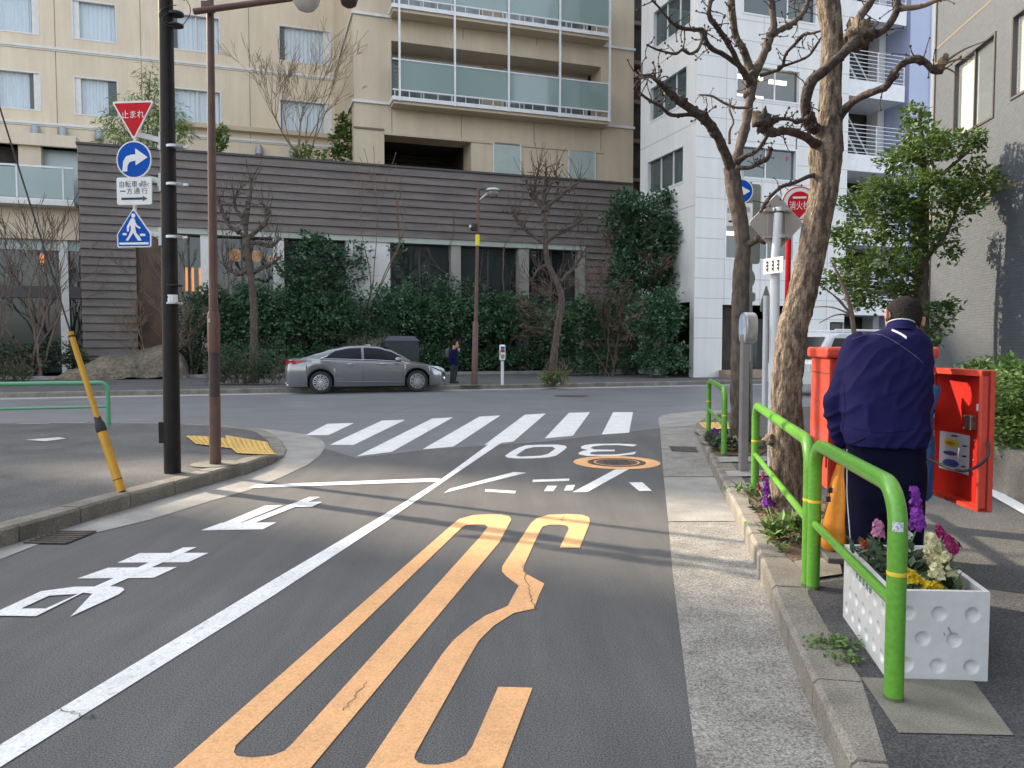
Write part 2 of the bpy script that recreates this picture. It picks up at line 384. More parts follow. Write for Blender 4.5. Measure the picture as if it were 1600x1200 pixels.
m.flat([[Vector((p.x, p.y, .004)) for p in [outer_r[6]] + outer_r[7:]] + [Vector((p[0], p[1], .004)) for p in reversed(RK[i0:])]]); m.up(); struct('gutter', m, M['smooth_concrete'], 'pale concrete apron at the right corner')
# far pavement across the cross street
kp = G(600, 610.5); KF = Plane(kp, E_ST, N_ST)
fk = [(*(KF.at(s, 0)), .14) for s in [-70 + i for i in range(0, 141)]]
build_kerb('kerb', fk, 1, width=.2, stone=1.0, label='stone kerb along the far pavement')
m = MB(); m.quad(KF.at(-70, .134, -.2), KF.at(70, .134, -.2), KF.at(70, .134, -9.2), KF.at(-70, .134, -9.2)); struct('pavement', m, M['pavement'], 'grey pavement across the street')
m = MB(); m.quad(KF.at(-70, .12, -9.2), KF.at(70, .12, -9.2), KF.at(70, .12, -40), KF.at(-70, .12, -40)); struct('ground', m, M['soil'], 'planted ground in front of the buildings')
m = MB(); m.flat([[KF.at(-70, .0015, .5), KF.at(70, .0015, .5)] + px([(2200, 690), (1100, 700), (1040, 668), (850, 690), (662, 703), (557, 716), (505, 700), (420, 690), (280, 685), (-400, 690), (-1500, 700)], .0015)]); m.up(); struct('road', m, M['sky_sheen_asphalt'], 'cross street asphalt, paler and bluer with painted sky sheen')
m = MB(); m.quad(KF.at(-70, .003, .55), KF.at(70, .003, .55), KF.at(70, .003, .02), KF.at(-70, .003, .02)); struct('gutter', m, M['smooth_concrete'], 'concrete gutter along the far kerb')
m = MB(); m.pbox(KF, -70, 70, .1, .26, -9.5, -9.2); struct('edging', m, M['smooth_concrete'], 'low concrete edging of the planting strip')
# right-hand ground patches, on the pavement slab (laid in sheets)
M['plate'] = mat('pale_plate', (.62, .56, .54), .6, (.5, .46, .44), 8)
def patch(name, pts, z, mt, lb):
    m = MB(); m.flat([[drop(G(u, v, .135), z) for u, v in pts]]); m.up(); return struct(name, m, M[mt], lb)
patch('pavement', [(1262, 915), (1345, 905), (1700, 980), (1720, 1250), (1580, 1400), (1450, 1400), (1345, 1063), (1296, 990), (1262, 930)], .003, 'dark_asphalt', 'dark coarse asphalt under the planter')
patch('pavement', [(1345, 1063), (1520, 1068), (1584, 1154), (1404, 1150)], .007, 'slab', 'worn concrete slab at the foot of the railing')
patch('planting_bed', [(1162, 764), (1196, 764), (1296, 800), (1300, 872), (1238, 880), (1205, 850), (1186, 812)], .006, 'soil', 'littered soil bed around the near tree')
patch('planting_bed', [(1098, 681), (1180, 678), (1200, 705), (1185, 713), (1118, 713)], .006, 'soil', 'soil bed around the far tree')
patch('pavement', [(1120, 716), (1215, 714), (1215, 722), (1125, 724)], .010, 'smooth_concrete', 'row of pale paving bricks')
patch('pavement', [(1133, 738), (1215, 736), (1215, 745), (1138, 747)], .010, 'smooth_concrete', 'second row of pale paving bricks')
patch('pavement', [(1150, 757), (1215, 752), (1215, 764), (1160, 768)], .004, 'smooth_concrete', 'pale concrete strip before the soil bed')
patch('pavement', [(1240, 880), (1310, 872), (1316, 900), (1262, 908)], .009, 'slab', 'stained concrete by the railing post')
patch('pavement', [(1530, 765), (1548, 762), (1640, 812), (1640, 828)], .004, 'paint', 'white line across the right pavement')
# tactile paving
def tactile(pts, z, lb):
    m = MB(); P = [drop(G(u, v, z), .012) for u, v in pts]; P[0]; N = 6
    g_ = lambda s, t: (P[0] * (1 - s) + P[1] * s) * (1 - t) + (P[3] * (1 - s) + P[2] * s) * t
    for i in range(N):
        for j in range(N): m.quad(*[drop(g_(a / N, b / N), .012) for a, b in ((i, j), (i + 1, j), (i + 1, j + 1), (i, j + 1))])
    m.up()
    a, b, d = P[0], P[1], P[-1]; nx = max(2, int((b - a).length / .075)); ny = max(2, int((d - a).length / .075))
    for i in range(nx):
        for j in range(ny):
            s, t = (i + .5) / nx, (j + .5) / ny
            c = (P[0] * (1 - s) + P[1] * s) * (1 - t) + (P[3] * (1 - s) + P[2] * s) * t
            m.lathe(drop(c, .012), [(.026, 0), (.022, .006), (.012, .008)], 6)
    return struct('pavement', m, M['tactile'], lb)
tactile([(290, 683), (380, 682), (384, 691), (306, 692)], .135, 'yellow tactile paving strip beside the brown post')
tactile([(352, 688), (418, 689.5), (433, 709.5), (371, 709.5)], .06, 'yellow tactile paving at the left crossing corner')
tactile([(1092, 650.5), (1138, 650), (1142, 668), (1108, 669)], .14, 'yellow tactile paving at the right crossing corner')
patch('pavement', [(40, 688), (92, 684), (104, 686), (70, 690.5)], .004, 'plate', 'small pale inspection plate in the left pavement')

# ================================================================= ROAD MARKINGS (each stroke about a millimetre above the one before)
def marking(name, polys, mt, lb, z0=.0042):
    m = MB()
    for i, lp in enumerate(polys):
        loops = lp if isinstance(lp[0], list) else [lp]
        m.flat([px(l, z0 + .0009 * i) for l in loops])
    m.up(); return struct(name, m, M[mt], lb)
def cr(pts, ox, oy, k): return [(ox + x / k, oy + y / k) for x, y in pts]
c1 = lambda p: cr(p, 0, 740, 2.667); c2 = lambda p: cr(p, 240, 780, 2.2222); c3 = lambda p: cr(p, 640, 640, 3.8095)
marking('road_marking', [[(-420, 1430), (-150, 1258), (0, 1163.5), (420, 910), (600, 804), (690, 748), (765, 693), (786, 690), (700, 748), (600, 817), (420, 935), (0, 1198.5), (-150, 1293), (-420, 1475)]], 'paint', 'long white centre line')
marking('road_marking', [[(388, 762), (400, 757.5), (676, 747), (690, 748), (683, 752.5), (400, 762)]], 'paint', 'white stop line', .0052)
for i, (s, lb) in enumerate([([(477, 680), (512, 662), (553, 661), (513, 680)], 'short leftmost zebra stripe'), ([(515, 695), (597, 657), (633, 656), (553, 695)], 'second zebra stripe from the left'), ([(557, 713), (675, 654), (708, 652), (612, 706)], 'longest zebra stripe, third from the left'), ([(660, 702), (749, 651), (782, 649), (708, 698)], 'middle zebra stripe'), ([(757, 695), (820, 648), (853, 646), (802, 690)], 'zebra stripe that meets the centre line'), ([(851, 685), (889, 645), (922, 644), (895, 681)], 'second zebra stripe from the right'), ([(940, 679), (958, 644), (989, 644), (983, 676)], 'short rightmost zebra stripe')]):
    marking('crosswalk_stripe', [s], 'paint', lb, .0055)
marking('road_lettering', [c1([(838, 236), (922, 205), (1152, 203), (1095, 232)]), c1([(925, 207), (1105, 133), (1180, 131), (1000, 205)]), c1([(1008, 205), (1290, 97), (1334, 97), (1062, 205)]), c1([(1200, 138), (1250, 118), (1342, 118), (1300, 138)])], 'paint', 'white road character nearest the stop line')
marking('road_lettering', [c1([(490, 371), (582, 331), (870, 330), (785, 369)]), c1([(322, 437), (450, 392), (738, 389), (640, 434)]), c1([(762, 308), (820, 306), (430, 482), (345, 492)]), [c1([(-20, 591), (-8, 572), (170, 490), (310, 471), (480, 470), (510, 474), (518, 484), (495, 503), (293, 596), (385, 500), (345, 496), (150, 594)]), c1([(88, 562), (205, 508), (325, 501), (190, 562)])]], 'paint', 'white looped road character in the left lane')
marking('speed_figure', [[c2([(70, 933), (1040, 85), (1062, 68), (1110, 55), (1160, 52), (1205, 53), (1235, 59), (1242, 70), (1200, 150), (545, 933), (440, 1060), (300, 1095), (0, 1090), (-60, 1050)]), c2([(1070, 98), (1085, 90), (1120, 87), (1152, 88), (1160, 97), (1130, 135), (480, 850), (455, 873), (410, 890), (340, 897), (290, 892), (279, 878), (285, 855)])]], 'orange_paint', 'huge orange zero painted on the road')
marking('speed_figure', [c2([(1410, 168), (1442, 103), (1436, 92), (1410, 88), (1375, 88), (1352, 94), (1342, 108), (1285, 232), (1284, 246), (1296, 260), (1357, 293), (1335, 340), (1322, 380), (1250, 395), (1180, 440), (1130, 490), (1100, 540), (910, 880), (905, 898), (918, 914), (945, 921), (985, 922), (1040, 912), (1085, 888), (1105, 860), (1197, 651), (1316, 654), (1200, 960), (1100, 1040), (900, 1070), (720, 1050), (690, 1010), (735, 933), (1000, 540), (1040, 490), (1100, 440), (1150, 405), (1230, 370), (1268, 300), (1225, 268), (1209, 250), (1211, 232), (1310, 84), (1330, 66), (1370, 54), (1440, 51), (1490, 54), (1512, 63), (1515, 80), (1480, 168)])], 'orange_paint', 'huge orange figure three painted on the road')
marking('road_lettering', [[c3([(568, 275), (600, 252), (650, 225), (690, 213), (780, 209), (880, 208), (925, 214), (936, 223), (925, 237), (870, 275), (820, 285), (730, 290), (640, 291), (585, 286)]), c3([(632, 272), (690, 234), (740, 223), (850, 221), (868, 232), (825, 263), (780, 274), (660, 280)])]], 'paint', 'small white zero before the crossing')
marking('road_lettering', [c3([(1355, 210), (1330, 219), (1240, 211), (1150, 212), (1090, 220), (1078, 228), (1100, 237), (1220, 239), (1220, 248), (1120, 249), (1075, 255), (1076, 264), (1110, 268), (1230, 267), (1300, 258), (1350, 250), (1335, 266), (1240, 276), (1060, 276), (1010, 267), (1005, 257), (1030, 246), (1062, 241), (1022, 231), (1020, 220), (1045, 210), (1100, 204), (1240, 202), (1320, 205)])], 'paint', 'small white three before the crossing')
marking('road_lettering', [c3([(205, 496), (240, 470), (620, 371), (695, 376)])], 'paint', 'long thin slanting white stroke')
marking('road_lettering', [c3([(450, 473), (634, 484), (626, 499), (448, 487)])], 'paint', 'short white bar beside the slanting stroke')
marking('road_lettering', [c3([(735, 417), (952, 410), (950, 424), (731, 431)])], 'paint', 'thin horizontal white bar')
marking('road_lettering', [c3([(820, 453), (878, 453), (855, 485), (800, 485)]), c3([(935, 450), (985, 448), (970, 480), (918, 482)])], 'paint', 'pair of small white dashes')
marking('road_lettering', [c3([(970, 491), (1225, 355), (1307, 353), (1060, 490)])], 'paint', 'thick slanting white stroke below the manhole')
marking('road_lettering', [c3([(1305, 433), (1385, 432), (1442, 483), (1366, 484)])], 'paint', 'short slanting white stroke by the gutter')
m = MB(); m.quad(KF.at(-70, .0044, .72), KF.at(70, .0044, .72), KF.at(70, .0044, .58), KF.at(-70, .0044, .58)); struct('road_marking', m, M['paint'], 'thin white edge line along the far gutter')
def disc(c, r, z, n=40): return [Vector((c.x + r * math.cos(2 * math.pi * i / n), c.y + r * math.sin(2 * math.pi * i / n), z)) for i in range(n)]
c = G(963.4, 723); m = MB(); m.flat([disc(c, .535, .0062), disc(c, .36, .0062)]); m.up(); struct('road_marking', m, M['orange_paint'], 'orange ring painted round the manhole')
mh = thing('manhole_cover', c, 'round dark manhole cover inside an orange painted ring', 'manhole cover')
m = MB(); m.flat([disc(c, .34, .006), disc(c, .285, .006)]); m.up(); part('rim', m, M['iron'], mh)
m = MB(); m.flat([disc(c, .283, .0075), disc(c, .26, .0075)]); m.up(); part('painted_ring', m, M['orange_paint'], mh)
m = MB(); m.flat([disc(c, .255, .0066)])
for i in range(-3, 4):
    for j in range(-3, 4):
        if i * i + j * j < 9: m.box(c + Vector((i * .065, j * .065, .009)), (.045, .045, .006))
m.up(); part('lid', m, M['iron'], mh)
c = G(893, 619); m = MB(); m.flat([disc(c, .5, .004)]); m.up(); tag(part('manhole_cover', m, M['iron']), 'flat dark manhole cover far out in the junction', 'manhole cover')
def grate(pts, z, lb, n):
    P = px(pts, z); c = (P[0] + P[1] + P[2] + P[3]) / 4; t = thing('drain_grate', c, lb, 'drain grate')
    m = MB(); m.flat([[p - Vector((0, 0, .001)) for p in P]]); m.up(); part('opening', m, M['dark_asphalt'], t)
    m = MB()
    for i in range(n + 1):
        s = i / n; a = P[0].lerp(P[1], s); b = P[3].lerp(P[2], s); d = (b - a).normalized(); w = (P[1] - P[0]).length / n * .42
        m.box((a + b) / 2 + Vector((0, 0, .004)), (w, (b - a).length, .008), Vector((d.y, -d.x, 0)), d)
    part('bars', m, M['iron'], t)
grate([(1046, 697), (1086, 698.5), (1090, 707), (1050, 705)], .0065, 'slotted drain grate in the right gutter', 10)
grate([(38, 848), (88, 831), (150, 831), (105, 849)], .0075, 'rusty slotted drain grate in the left gutter', 6)
# the cover plate and cracks in the road
def crack(pts, lb, z=.0035, w=(.003, .008)):
    m = MB(); P = [G(u, v, z) for u, v in pts]; Q = []
    for a, b in zip(P, P[1:]):
        for k in range(8): q = a.lerp(b, k / 8); Q.append(q + Vector((random.uniform(-.012, .012), random.uniform(-.012, .012), 0)))
    Q.append(P[-1])
    for a, b in zip(Q, Q[1:]):
        t = (b - a).normalized(); n = Vector((-t.y, t.x, 0)) * random.uniform(*w); m.quad(a - n, b - n, b + n, a + n)
    m.up(); struct('road_marking', m, M['dark_asphalt'], lb)
crack([(600, 648), (640, 637), (690, 629)], 'thin dark crack in the far asphalt')
crack([(960, 695), (1000, 688)], 'short dark crack near the right gutter')

for pts, lb in (([(815, 875), (823, 905), (831, 935), (838, 952)], 'fine crack through the bend of the orange three'), ([(573, 1065), (556, 1088), (536, 1110)], 'fine scratch along the right stroke of the orange zero'), ([(880, 806), (877, 814)], 'hairline crack at the top of the orange three'), ([(672, 668), (668, 676), (655, 690)], 'hairline crack across a zebra stripe'), ([(90, 1105), (130, 1120), (150, 1118)], 'hairline crack across the centre line')):
    crack(pts, lb, .0072, (.0012, .0028))
# ================================================================= BUILDINGS
M['beige'] = mat('beige_render', (.735, .63, .48), .85, (.68, .58, .44), .6, 8, .3, .7, bump=.25, bscale=40, dist=.01, speck=(30, .05), blotch=(.9, .09, (2.2, 2.2, .22)))
M['tan'] = mat('tan_render', (.62, .52, .385), .85, (.57, .475, .35), .6, 8, .3, .7, bump=.25, bscale=40, dist=.01, speck=(30, .05), blotch=(.9, .09, (2.2, 2.2, .22)))
M['beige2'] = mat('beige_panel', (.58, .485, .355), .85, (.53, .44, .32), .5, 8, .3, .7, bump=.2, bscale=40, dist=.01, speck=(30, .05))
M['joint'] = mat('panel_joint', (.20, .16, .115), .9)
M['white_trim'] = mat('white_trim', (.74, .74, .72), .6, (.66, .65, .62), 3, 6)
M['white_metal'] = mat('white_metal', (.78, .79, .80), .4, (.70, .71, .72), 4, 6)
M['curtain'] = mat('curtain', (.92, .94, .94), .9, (.82, .88, .92), 2.2, 3, .3, .7, stretch=(9, 9, .25))
M['pane'] = glass('window_pane', (.62, .70, .75), .80, .02, .8)
M['dark_pane'] = glass('dark_window_pane', (.03, .045, .045), .35, .03, .7)
M['grey_pane'] = glass('grey_window_pane', (.12, .16, .16), .4, .04, .8)
M['balcony_glass'] = glass('balcony_glass', (.36, .47, .45), .38, .08, .7)
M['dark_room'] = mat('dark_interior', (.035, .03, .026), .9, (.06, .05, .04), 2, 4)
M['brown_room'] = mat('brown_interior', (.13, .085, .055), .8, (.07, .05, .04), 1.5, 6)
M['clad'] = mat('dark_weatherboard', (.195, .170, .152), .75, (.125, .109, .102), 1.3, 9, .3, .7, bump=.3, bscale=25, stretch=(.5, .5, 3), dist=.01, speck=(14, .12))
M['clad_trim'] = mat('dark_capping', (.07, .065, .065), .6)
M['grey_conc'] = mat('fair_faced_concrete', (.40, .38, .34), .85, (.28, .265, .235), 1.2, 9, .3, .75, bump=.2, bscale=30, speck=(40, .1))
M['white_panel'] = mat('white_wall_panel', (.79, .785, .765), .6, (.74, .735, .715), .7, 7, .3, .7, speck=(20, .03), blotch=(1.0, .06, (3, 3, .25)))
M['panel_gap'] = mat('wall_panel_gap', (.50, .50, .49), .9)
M['blue_wall'] = mat('bluish_wall', (.45, .50, .68), .6, (.40, .45, .62), .5, 5)
M['lamp_warm'] = mat('warm_lamp', (.8, .4, .1), .5, emit=(1, .34, .05), estr=4.5)
M['lamp_glow'] = mat('dim_pendant', (.5, .3, .08), .5, emit=(1, .42, .06), estr=.9)
M['tube_lamp'] = mat('fluorescent_tube', (.9, .85, .75), .4, emit=(1, .86, .62), estr=2.2)
M['sconce'] = mat('grey_sconce', (.30, .33, .38), .45, (.38, .41, .46), 8, metal=.3)
PA = Plane(D(600, 540, 36), E_ST, N_ST)
PR = PA.off(-1.0)
dR = PR.hit(540, 540).y
PLW = Plane(D(540, 540, dR * 1.24), E_ST, N_ST)
TOPZ = 28.9; TOPH = 30.0
def window(parent, pl, r, pane='pane', fw=.07, depth=.16, curtain=True, mull=(), side=0, frame='white_trim', curt_gap=(0, 1), back=None):
    a, b, c, d = r; f = -depth
    fr = MB()
    for (x0, x1, z0, z1) in ((a, a + fw, c, d), (b - fw, b, c, d), (a + fw, b - fw, c, c + fw), (a + fw, b - fw, d - fw, d)): fr.pbox(pl, x0, x1, z0, z1, f, .02)
    if side: 
        w = (b - a) * .13
        if side < 0: fr.pbox(pl, a + fw, a + fw + w, c + fw, d - fw, f, f + .10)
        else: fr.pbox(pl, b - fw - w, b - fw, c + fw, d - fw, f, f + .10)
    for q in mull:
        x = a + (b - a) * q; fr.pbox(pl, x - fw * .4, x + fw * .4, c + fw, d - fw, f, f + .06)
    w = part('window', fr, M[frame], parent)
    p = MB(); p.quad(pl.at(a + fw, c + fw, f + .02), pl.at(b - fw, c + fw, f + .02), pl.at(b - fw, d - fw, f + .02), pl.at(a + fw, d - fw, f + .02)); part('pane', p, M[pane], w)
    if curtain:
        cm = MB(); n = 30; c0, c1_ = a + (b - a) * curt_gap[0], a + (b - a) * curt_gap[1]; pts = []
        for i in range(n + 1): pts.append((c0 + (c1_ - c0) * i / n, f - .10 + .035 * math.sin(i * 2.1) + random.uniform(-.01, .01)))
        for (x0, o0), (x1, o1) in zip(pts, pts[1:]): cm.quad(pl.at(x0, c, o0), pl.at(x1, c, o1), pl.at(x1, d, o1), pl.at(x0, d, o0))
        part('curtain', cm, M['curtain'], w)
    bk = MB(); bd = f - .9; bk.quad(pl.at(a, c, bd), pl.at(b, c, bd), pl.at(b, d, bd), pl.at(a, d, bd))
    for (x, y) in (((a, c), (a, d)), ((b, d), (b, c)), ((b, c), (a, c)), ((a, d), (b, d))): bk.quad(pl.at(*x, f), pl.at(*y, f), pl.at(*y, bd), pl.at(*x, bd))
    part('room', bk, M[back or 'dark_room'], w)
    return w
# ---- the hotel wing with separate windows
hw = thing('hotel_wing', PLW.at(PLW.s(250), 0), 'set back beige wing with square white framed windows', 'hotel')
wins = [((8, 76), (-12, 53), 1, (0, .8)), ((126, 195), (4, 66), -1, (0, 1)), ((278, 353), (24, 82), 0, (.12, 1)), ((442, 523), (44, 100), 1, (.12, .9)), ((6, 76), (111, 172), 1, (.05, .72)), ((126, 195), (123, 183), -1, (0, .75)), ((278, 353), (140, 195), 0, (0, 1)), ((442, 523), (158, 213), 1, (.05, .85)), ((-120, -55), (-22, 38), 1, (0, 1)), ((-120, -55), (98, 160), 1, (0, 1))]
rects = [PLW.rect(u[0], u[1], v[0], v[1]) for u, v, _, _ in wins]
for i in range(0, 4):                                     # the four uprights of each column share their sides
    a, b = rects[i], rects[i + 4]; w0, w1 = min(a[0], b[0]), max(a[1], b[1]); rects[i] = (w0, w1, a[2], a[3]); rects[i + 4] = (w0, w1, b[2], b[3])
sl0, sl1, slm = -62.0, PLW.s(560), PLW.s(-46)  # wing run on unseen to the left, long and high, to shade the left pavement
wb = MB(); wall(wb, PLW, sl0, sl1, 0, TOPZ, rects, .16)
wb.pbox(PLW, sl0, slm, TOPZ, TOPZ + .4, -4, .1)
wb.pbox(PLW, slm, sl1, TOPZ, TOPH, -4, 0)
wb.quad(PLW.at(sl0, 0), PLW.at(sl0, TOPZ), PLW.at(sl0, TOPZ, -4), PLW.at(sl0, 0, -4)); wb.quad(PLW.at(sl0, 0, -4), PLW.at(sl1, 0, -4), PLW.at(sl1, TOPZ, -4), PLW.at(sl0, TOPZ, -4))
part('wall', wb, M['beige'], hw)
for r, (_, _, sd, cg) in zip(rects, wins): window(hw, PLW, r, side=sd, curt_gap=cg, mull=(.5,) if sd == 0 else ())
for v0, lb in ((67, 'upper'), (188, 'lower')):
    z = PLW.z(0, v0); bm_ = MB(); bm_.pbox(PLW, sl0, PLW.s(536), z - .06, z + .06, .003, .10); bm_.pbox(PLW, sl0, PLW.s(536), z - .13, z - .06, .003, .05)
    part('string_course', bm_, M['white_trim'], hw)
z = PLW.z(400, 205); bm_ = MB(); bm_.pbox(PLW, PLW.s(270), PLW.s(530), z - .12, z + .12, .003, .35); part('ledge', bm_, M['beige2'], hw)
for u in (100, 231, 397): jm = MB(); jm.pbox(PLW, PLW.s(u) - .015, PLW.s(u) + .015, PLW.z(u, 225), TOPZ, .001, .006); part('joint', jm, M['joint'], hw)
for i, (u, v, lb) in enumerate([(57, 205, 'leftmost grey bell sconce under the hotel string course'), (100, 208, 'grey bell sconce second from the left on the hotel wall'), (156, 214, 'grey bell sconce on the hotel wall left of the stop sign'), (405, 236, 'grey bell sconce on the hotel wall right of the brown post'), (458, 239, 'grey bell sconce on the hotel wall below the bare shrub')]):
    p = PLW.hit(u, v); q = p + N_ST * .22
    if i == 0:
        sroot = thing('wall_sconce', q, lb, 'wall lamp', 'bell sconces on the hotel wall')
        m = MB(); m.lathe(q, [(.0, .28), (.12, .26), (.19, .16), (.21, .0), (.22, -.22), (.20, -.24), (.1, -.24)], 18); part('shade', m, M['sconce'], sroot, smooth=40)
        m = MB(); m.tube([q + Vector((0, 0, .05)), p - N_ST * .02 + Vector((0, 0, .05))], .05, 8); part('bracket', m, M['sconce'], sroot)
        m = MB(); m.blob(q + Vector((0, 0, -.26)), .09, 0, 10, 6); part('bulb', m, M['white_trim'], sroot, smooth=180)
    else:
        c = copy_tree(sroot); c.location = q; c['label'] = lb
# ---- the balcony block
hb = thing('hotel_block', PR.at(PR.s(776), 0), 'beige balcony block with glass railed balconies and white posts', 'hotel')
sr0, sr1 = PR.s(557), PR.s(987)
def zc(v, u=776): return PR.z(u, v)
rec1 = (PR.s(615), PR.s(937), zc(176), zc(84)); rec2 = (PR.s(615), PR.s(937), zc(41), zc(-51))
low = [(PR.s(603), PR.s(737), zc(330), PR.z(670, 214))]
wb = MB(); wall(wb, PR, sr0, sr1, 0, 26.0, [rec1, rec2] + low, 1.5)
wb.quad(PR.at(sr0, 0), PR.at(sr0, 26.0), PR.at(sr0, 26.0, -11), PR.at(sr0, 0, -11)); wb.quad(PR.at(sr1, 26.0), PR.at(sr1, 0), PR.at(sr1, 0, -11), PR.at(sr1, 26.0, -11))
wb.pbox(PR, sr0 - .1, sr1 + .1, 26.0, 26.4, -11, .15); part('wall', wb, M['tan'], hb)
# recessed lower storey: bright panels and pale doors
for u0, u1, vc, mt, nm in ((737, 983, 275, 'beige2', 'wall_panel'),):
    pass
m = MB(); z1 = PR.z(860, 233); m.pbox(PR, PR.s(603) , PR.s(941), z1, z1 + .1, .002, .05); part('ledge', m, M['beige2'], hb)
for u0, u1 in ((772, 812), (888, 927)):
    uc = (u0 + u1) / 2; r = (PR.s(u0), PR.s(u1), PR.z(uc, 330), PR.z(uc, 224 if uc < 850 else 236)); m = MB(); m.pbox(PR, r[0], r[1], r[2], r[3], .004, .05); d = part('door', m, mat('pale_green_door', (.42, .50, .47), .4, (.38, .46, .44), 2), hb)
    m = MB(); m.pbox(PR, r[0] - .06, r[0], r[2], r[3], .003, .08); m.pbox(PR, r[1], r[1] + .06, r[2], r[3], .003, .08); part('frame', m, M['white_trim'], d)
m = MB(); a, b, c, d = low[0]; bd = -4
m.quad(PR.at(a, c, bd), PR.at(b, c, bd), PR.at(b, d, bd), PR.at(a, d, bd)); m.quad(PR.at(a, c, -1.5), PR.at(a, d, -1.5), PR.at(a, d, bd), PR.at(a, c, bd)); m.quad(PR.at(b, d, -1.5), PR.at(b, c, -1.5), PR.at(b, c, bd), PR.at(b, d, bd)); m.quad(PR.at(a, d, -1.5), PR.at(b, d, -1.5), PR.at(b, d, bd), PR.at(a, d, bd)); m.quad(PR.at(a, c, -1.5), PR.at(b, c, -1.5), PR.at(b, c, bd), PR.at(a, c, bd))
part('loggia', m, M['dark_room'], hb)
m = MB(); p = PR.hit(705, 258) ; m.pbox(PR, PR.s(690), PR.s(716), zc(300), PR.z(703, 250), -2.6, -2.0); part('equipment_box', m, M['white_trim'], hb)
m = MB()
for k in range(5): m.pbox(PR, a, b, d - .10 - .22 * k, d - .05 - .22 * k, -3.9, -3.8)
part('slats', m, M['clad_trim'], hb)
for u, v0, v1 in ((615, 212, 163), (722, 222, 170), (834, 232, 178), (937, 240, 186), (725, 62, 44), (838, 72, 56)): m = MB(); m.pbox(PR, PR.s(u) - .014, PR.s(u) + .014, PR.z(u, v0), PR.z(u, v1), .001, .005); part('joint', m, M['joint'], hb)
for v in (160.5, 24):
    z = PR.z(590, v); m = MB(); m.pbox(PR, sr0 - .08, PR.s(616), z - .07, z + .05, -.05, .09); part('string_course', m, M['white_trim'], hb); m = MB(); m.pbox(PR, PR.s(938), sr1 + .05, z - .07, z + .05, .003, .09); part('string_course', m, M['white_trim'], hb); m = MB()
    q = PR.at(sr0, z); m.box(q - N_ST * 5.5 - E_ST * .04, (.08, 11, .12), E_ST, N_ST); part('string_course', m, M['white_trim'] if v < 100 else M['white_trim'], hb)
z = PR.z(590, 202); m = MB(); m.pbox(PR, sr0 - .05, PR.s(603), z - .04, z + .04, .003, .06); part('string_course', m, M['joint'], hb)
for (a, b, c, d), nb in ((rec1, 0), (rec2, 1)):
    bal = MB(); bal.pbox(PR, a - .12, b + .12, c - .16, c + .02, -.1, .95); bl = part('balcony', bal, M['white_metal'], hb)
    und = MB(); und.pbox(PR, a - .05, b + .05, c - .30, c - .16, .0, .85); part('soffit', und, M['beige2'], bl)
    zt = c + (d - c) * .60; rl = MB(); rl.pbox(PR, a - .1, b + .1, zt - .03, zt + .03, .84, .90); rl.pbox(PR, a - .1, b + .1, c + .30, c + .36, .84, .90)
    for k in range(17): x = a + (b - a) * k / 16; rl.pbox(PR, x - .015, x + .015, c + .02, c + .30, .85, .89)
    part('railing', rl, M['white_metal'], bl)
    ng = 3
    for k in range(3):
        us = [622, 705, 786, 863, 938]
    for k in range(4):
        x0, x1 = PR.s(us[k]) + .05, PR.s(us[k + 1]) - .05; gm = MB(); gm.pbox(PR, x0, x1, c + .36, zt - .03, .86, .88); part('glass_panel', gm, M['balcony_glass'], bl)
    lm = MB()
    for k in range(7): zz = c + .36 + (zt - c - .42) * (k + .5) / 7; lm.pbox(PR, a, b, zz - .012, zz + .012, .82, .835)
    part('louvre', lm, M['balcony_glass'], bl)
    # recess behind, with sliding windows
    f = -1.5; m = MB(); xs = [a, a + (b - a) * .42, a + (b - a) * .58, b]
    W2 = PR.off(f)
    inner = [(W2.p - PR.p).length]
    m.quad(PR.at(a, c, f), PR.at(b, c, f), PR.at(b, d, f), PR.at(a, d, f)); part('back_wall', m, M['beige2'], bl)
    for x0, x1, mm in ((a + .15, a + (b - a) * .45, (.33, .66)), (a + (b - a) * .55, b - .2, (.25, .5, .75))):
        fr = MB(); pn = MB(); z0, z1 = c + .05, d - .25
        for q in (0,) + mm + (1,): x = x0 + (x1 - x0) * q; fr.pbox(PR, x - .04, x + .04, z0, z1, f + .005, f + .10)
        fr.pbox(PR, x0, x1, z1, z1 + .08, f + .005, f + .10); w = part('window', fr, M['white_trim'], bl)
        pn.pbox(PR, x0, x1, z0, z1, f + .01, f + .05); part('pane', pn, mat('dim_glass', (.13, .16, .16), .08, (.24, .27, .27), 1.2, 3, stretch=(3, 3, .3), spec=.8), w)
for u in (622, 705, 786, 863, 938):
    m = MB(); x = PR.s(u); m.pbox(PR, x - .045, x + .045, rec1[2] - .2, 25.9, .90, .99); part('post', m, M['white_metal'], hb)
# ---- the dark weatherboarded block in front
cb = thing('clad_building', PA.at(PA.s(560), 0), 'long dark weatherboarded front with a glazed ground floor', 'building')
sa0, sa1 = PA.s(130), PA.s(986)
zt = PA.z(130, 226); zb = PA.z(520, 366)
def boards(pl, s0, s1, z0, z1, h=.34):
    m = MB(); n = max(1, round((z1 - z0) / h)); h = (z1 - z0) / n
    for i in range(n):
        a, b = z0 + i * h, z0 + (i + 1) * h
        m.add([pl.at(s0, a, .11), pl.at(s1, a, .11), pl.at(s1, b, .02), pl.at(s0, b, .02), pl.at(s0, a, -.1), pl.at(s1, a, -.1), pl.at(s1, b, -.1), pl.at(s0, b, -.1)], [(0, 1, 2, 3), (0, 4, 5, 1), (0, 3, 7, 4), (1, 5, 6, 2), (3, 2, 6, 7)])
    return m
part('cladding', boards(PA, sa0, sa1, zb, zt), M['clad'], cb)
part('cladding', boards(PA, sa0, PA.s(216), 0, zb), M['clad'], cb)
part('cladding', boards(PA, PA.s(914), sa1, 0, zb), M['clad'], cb)
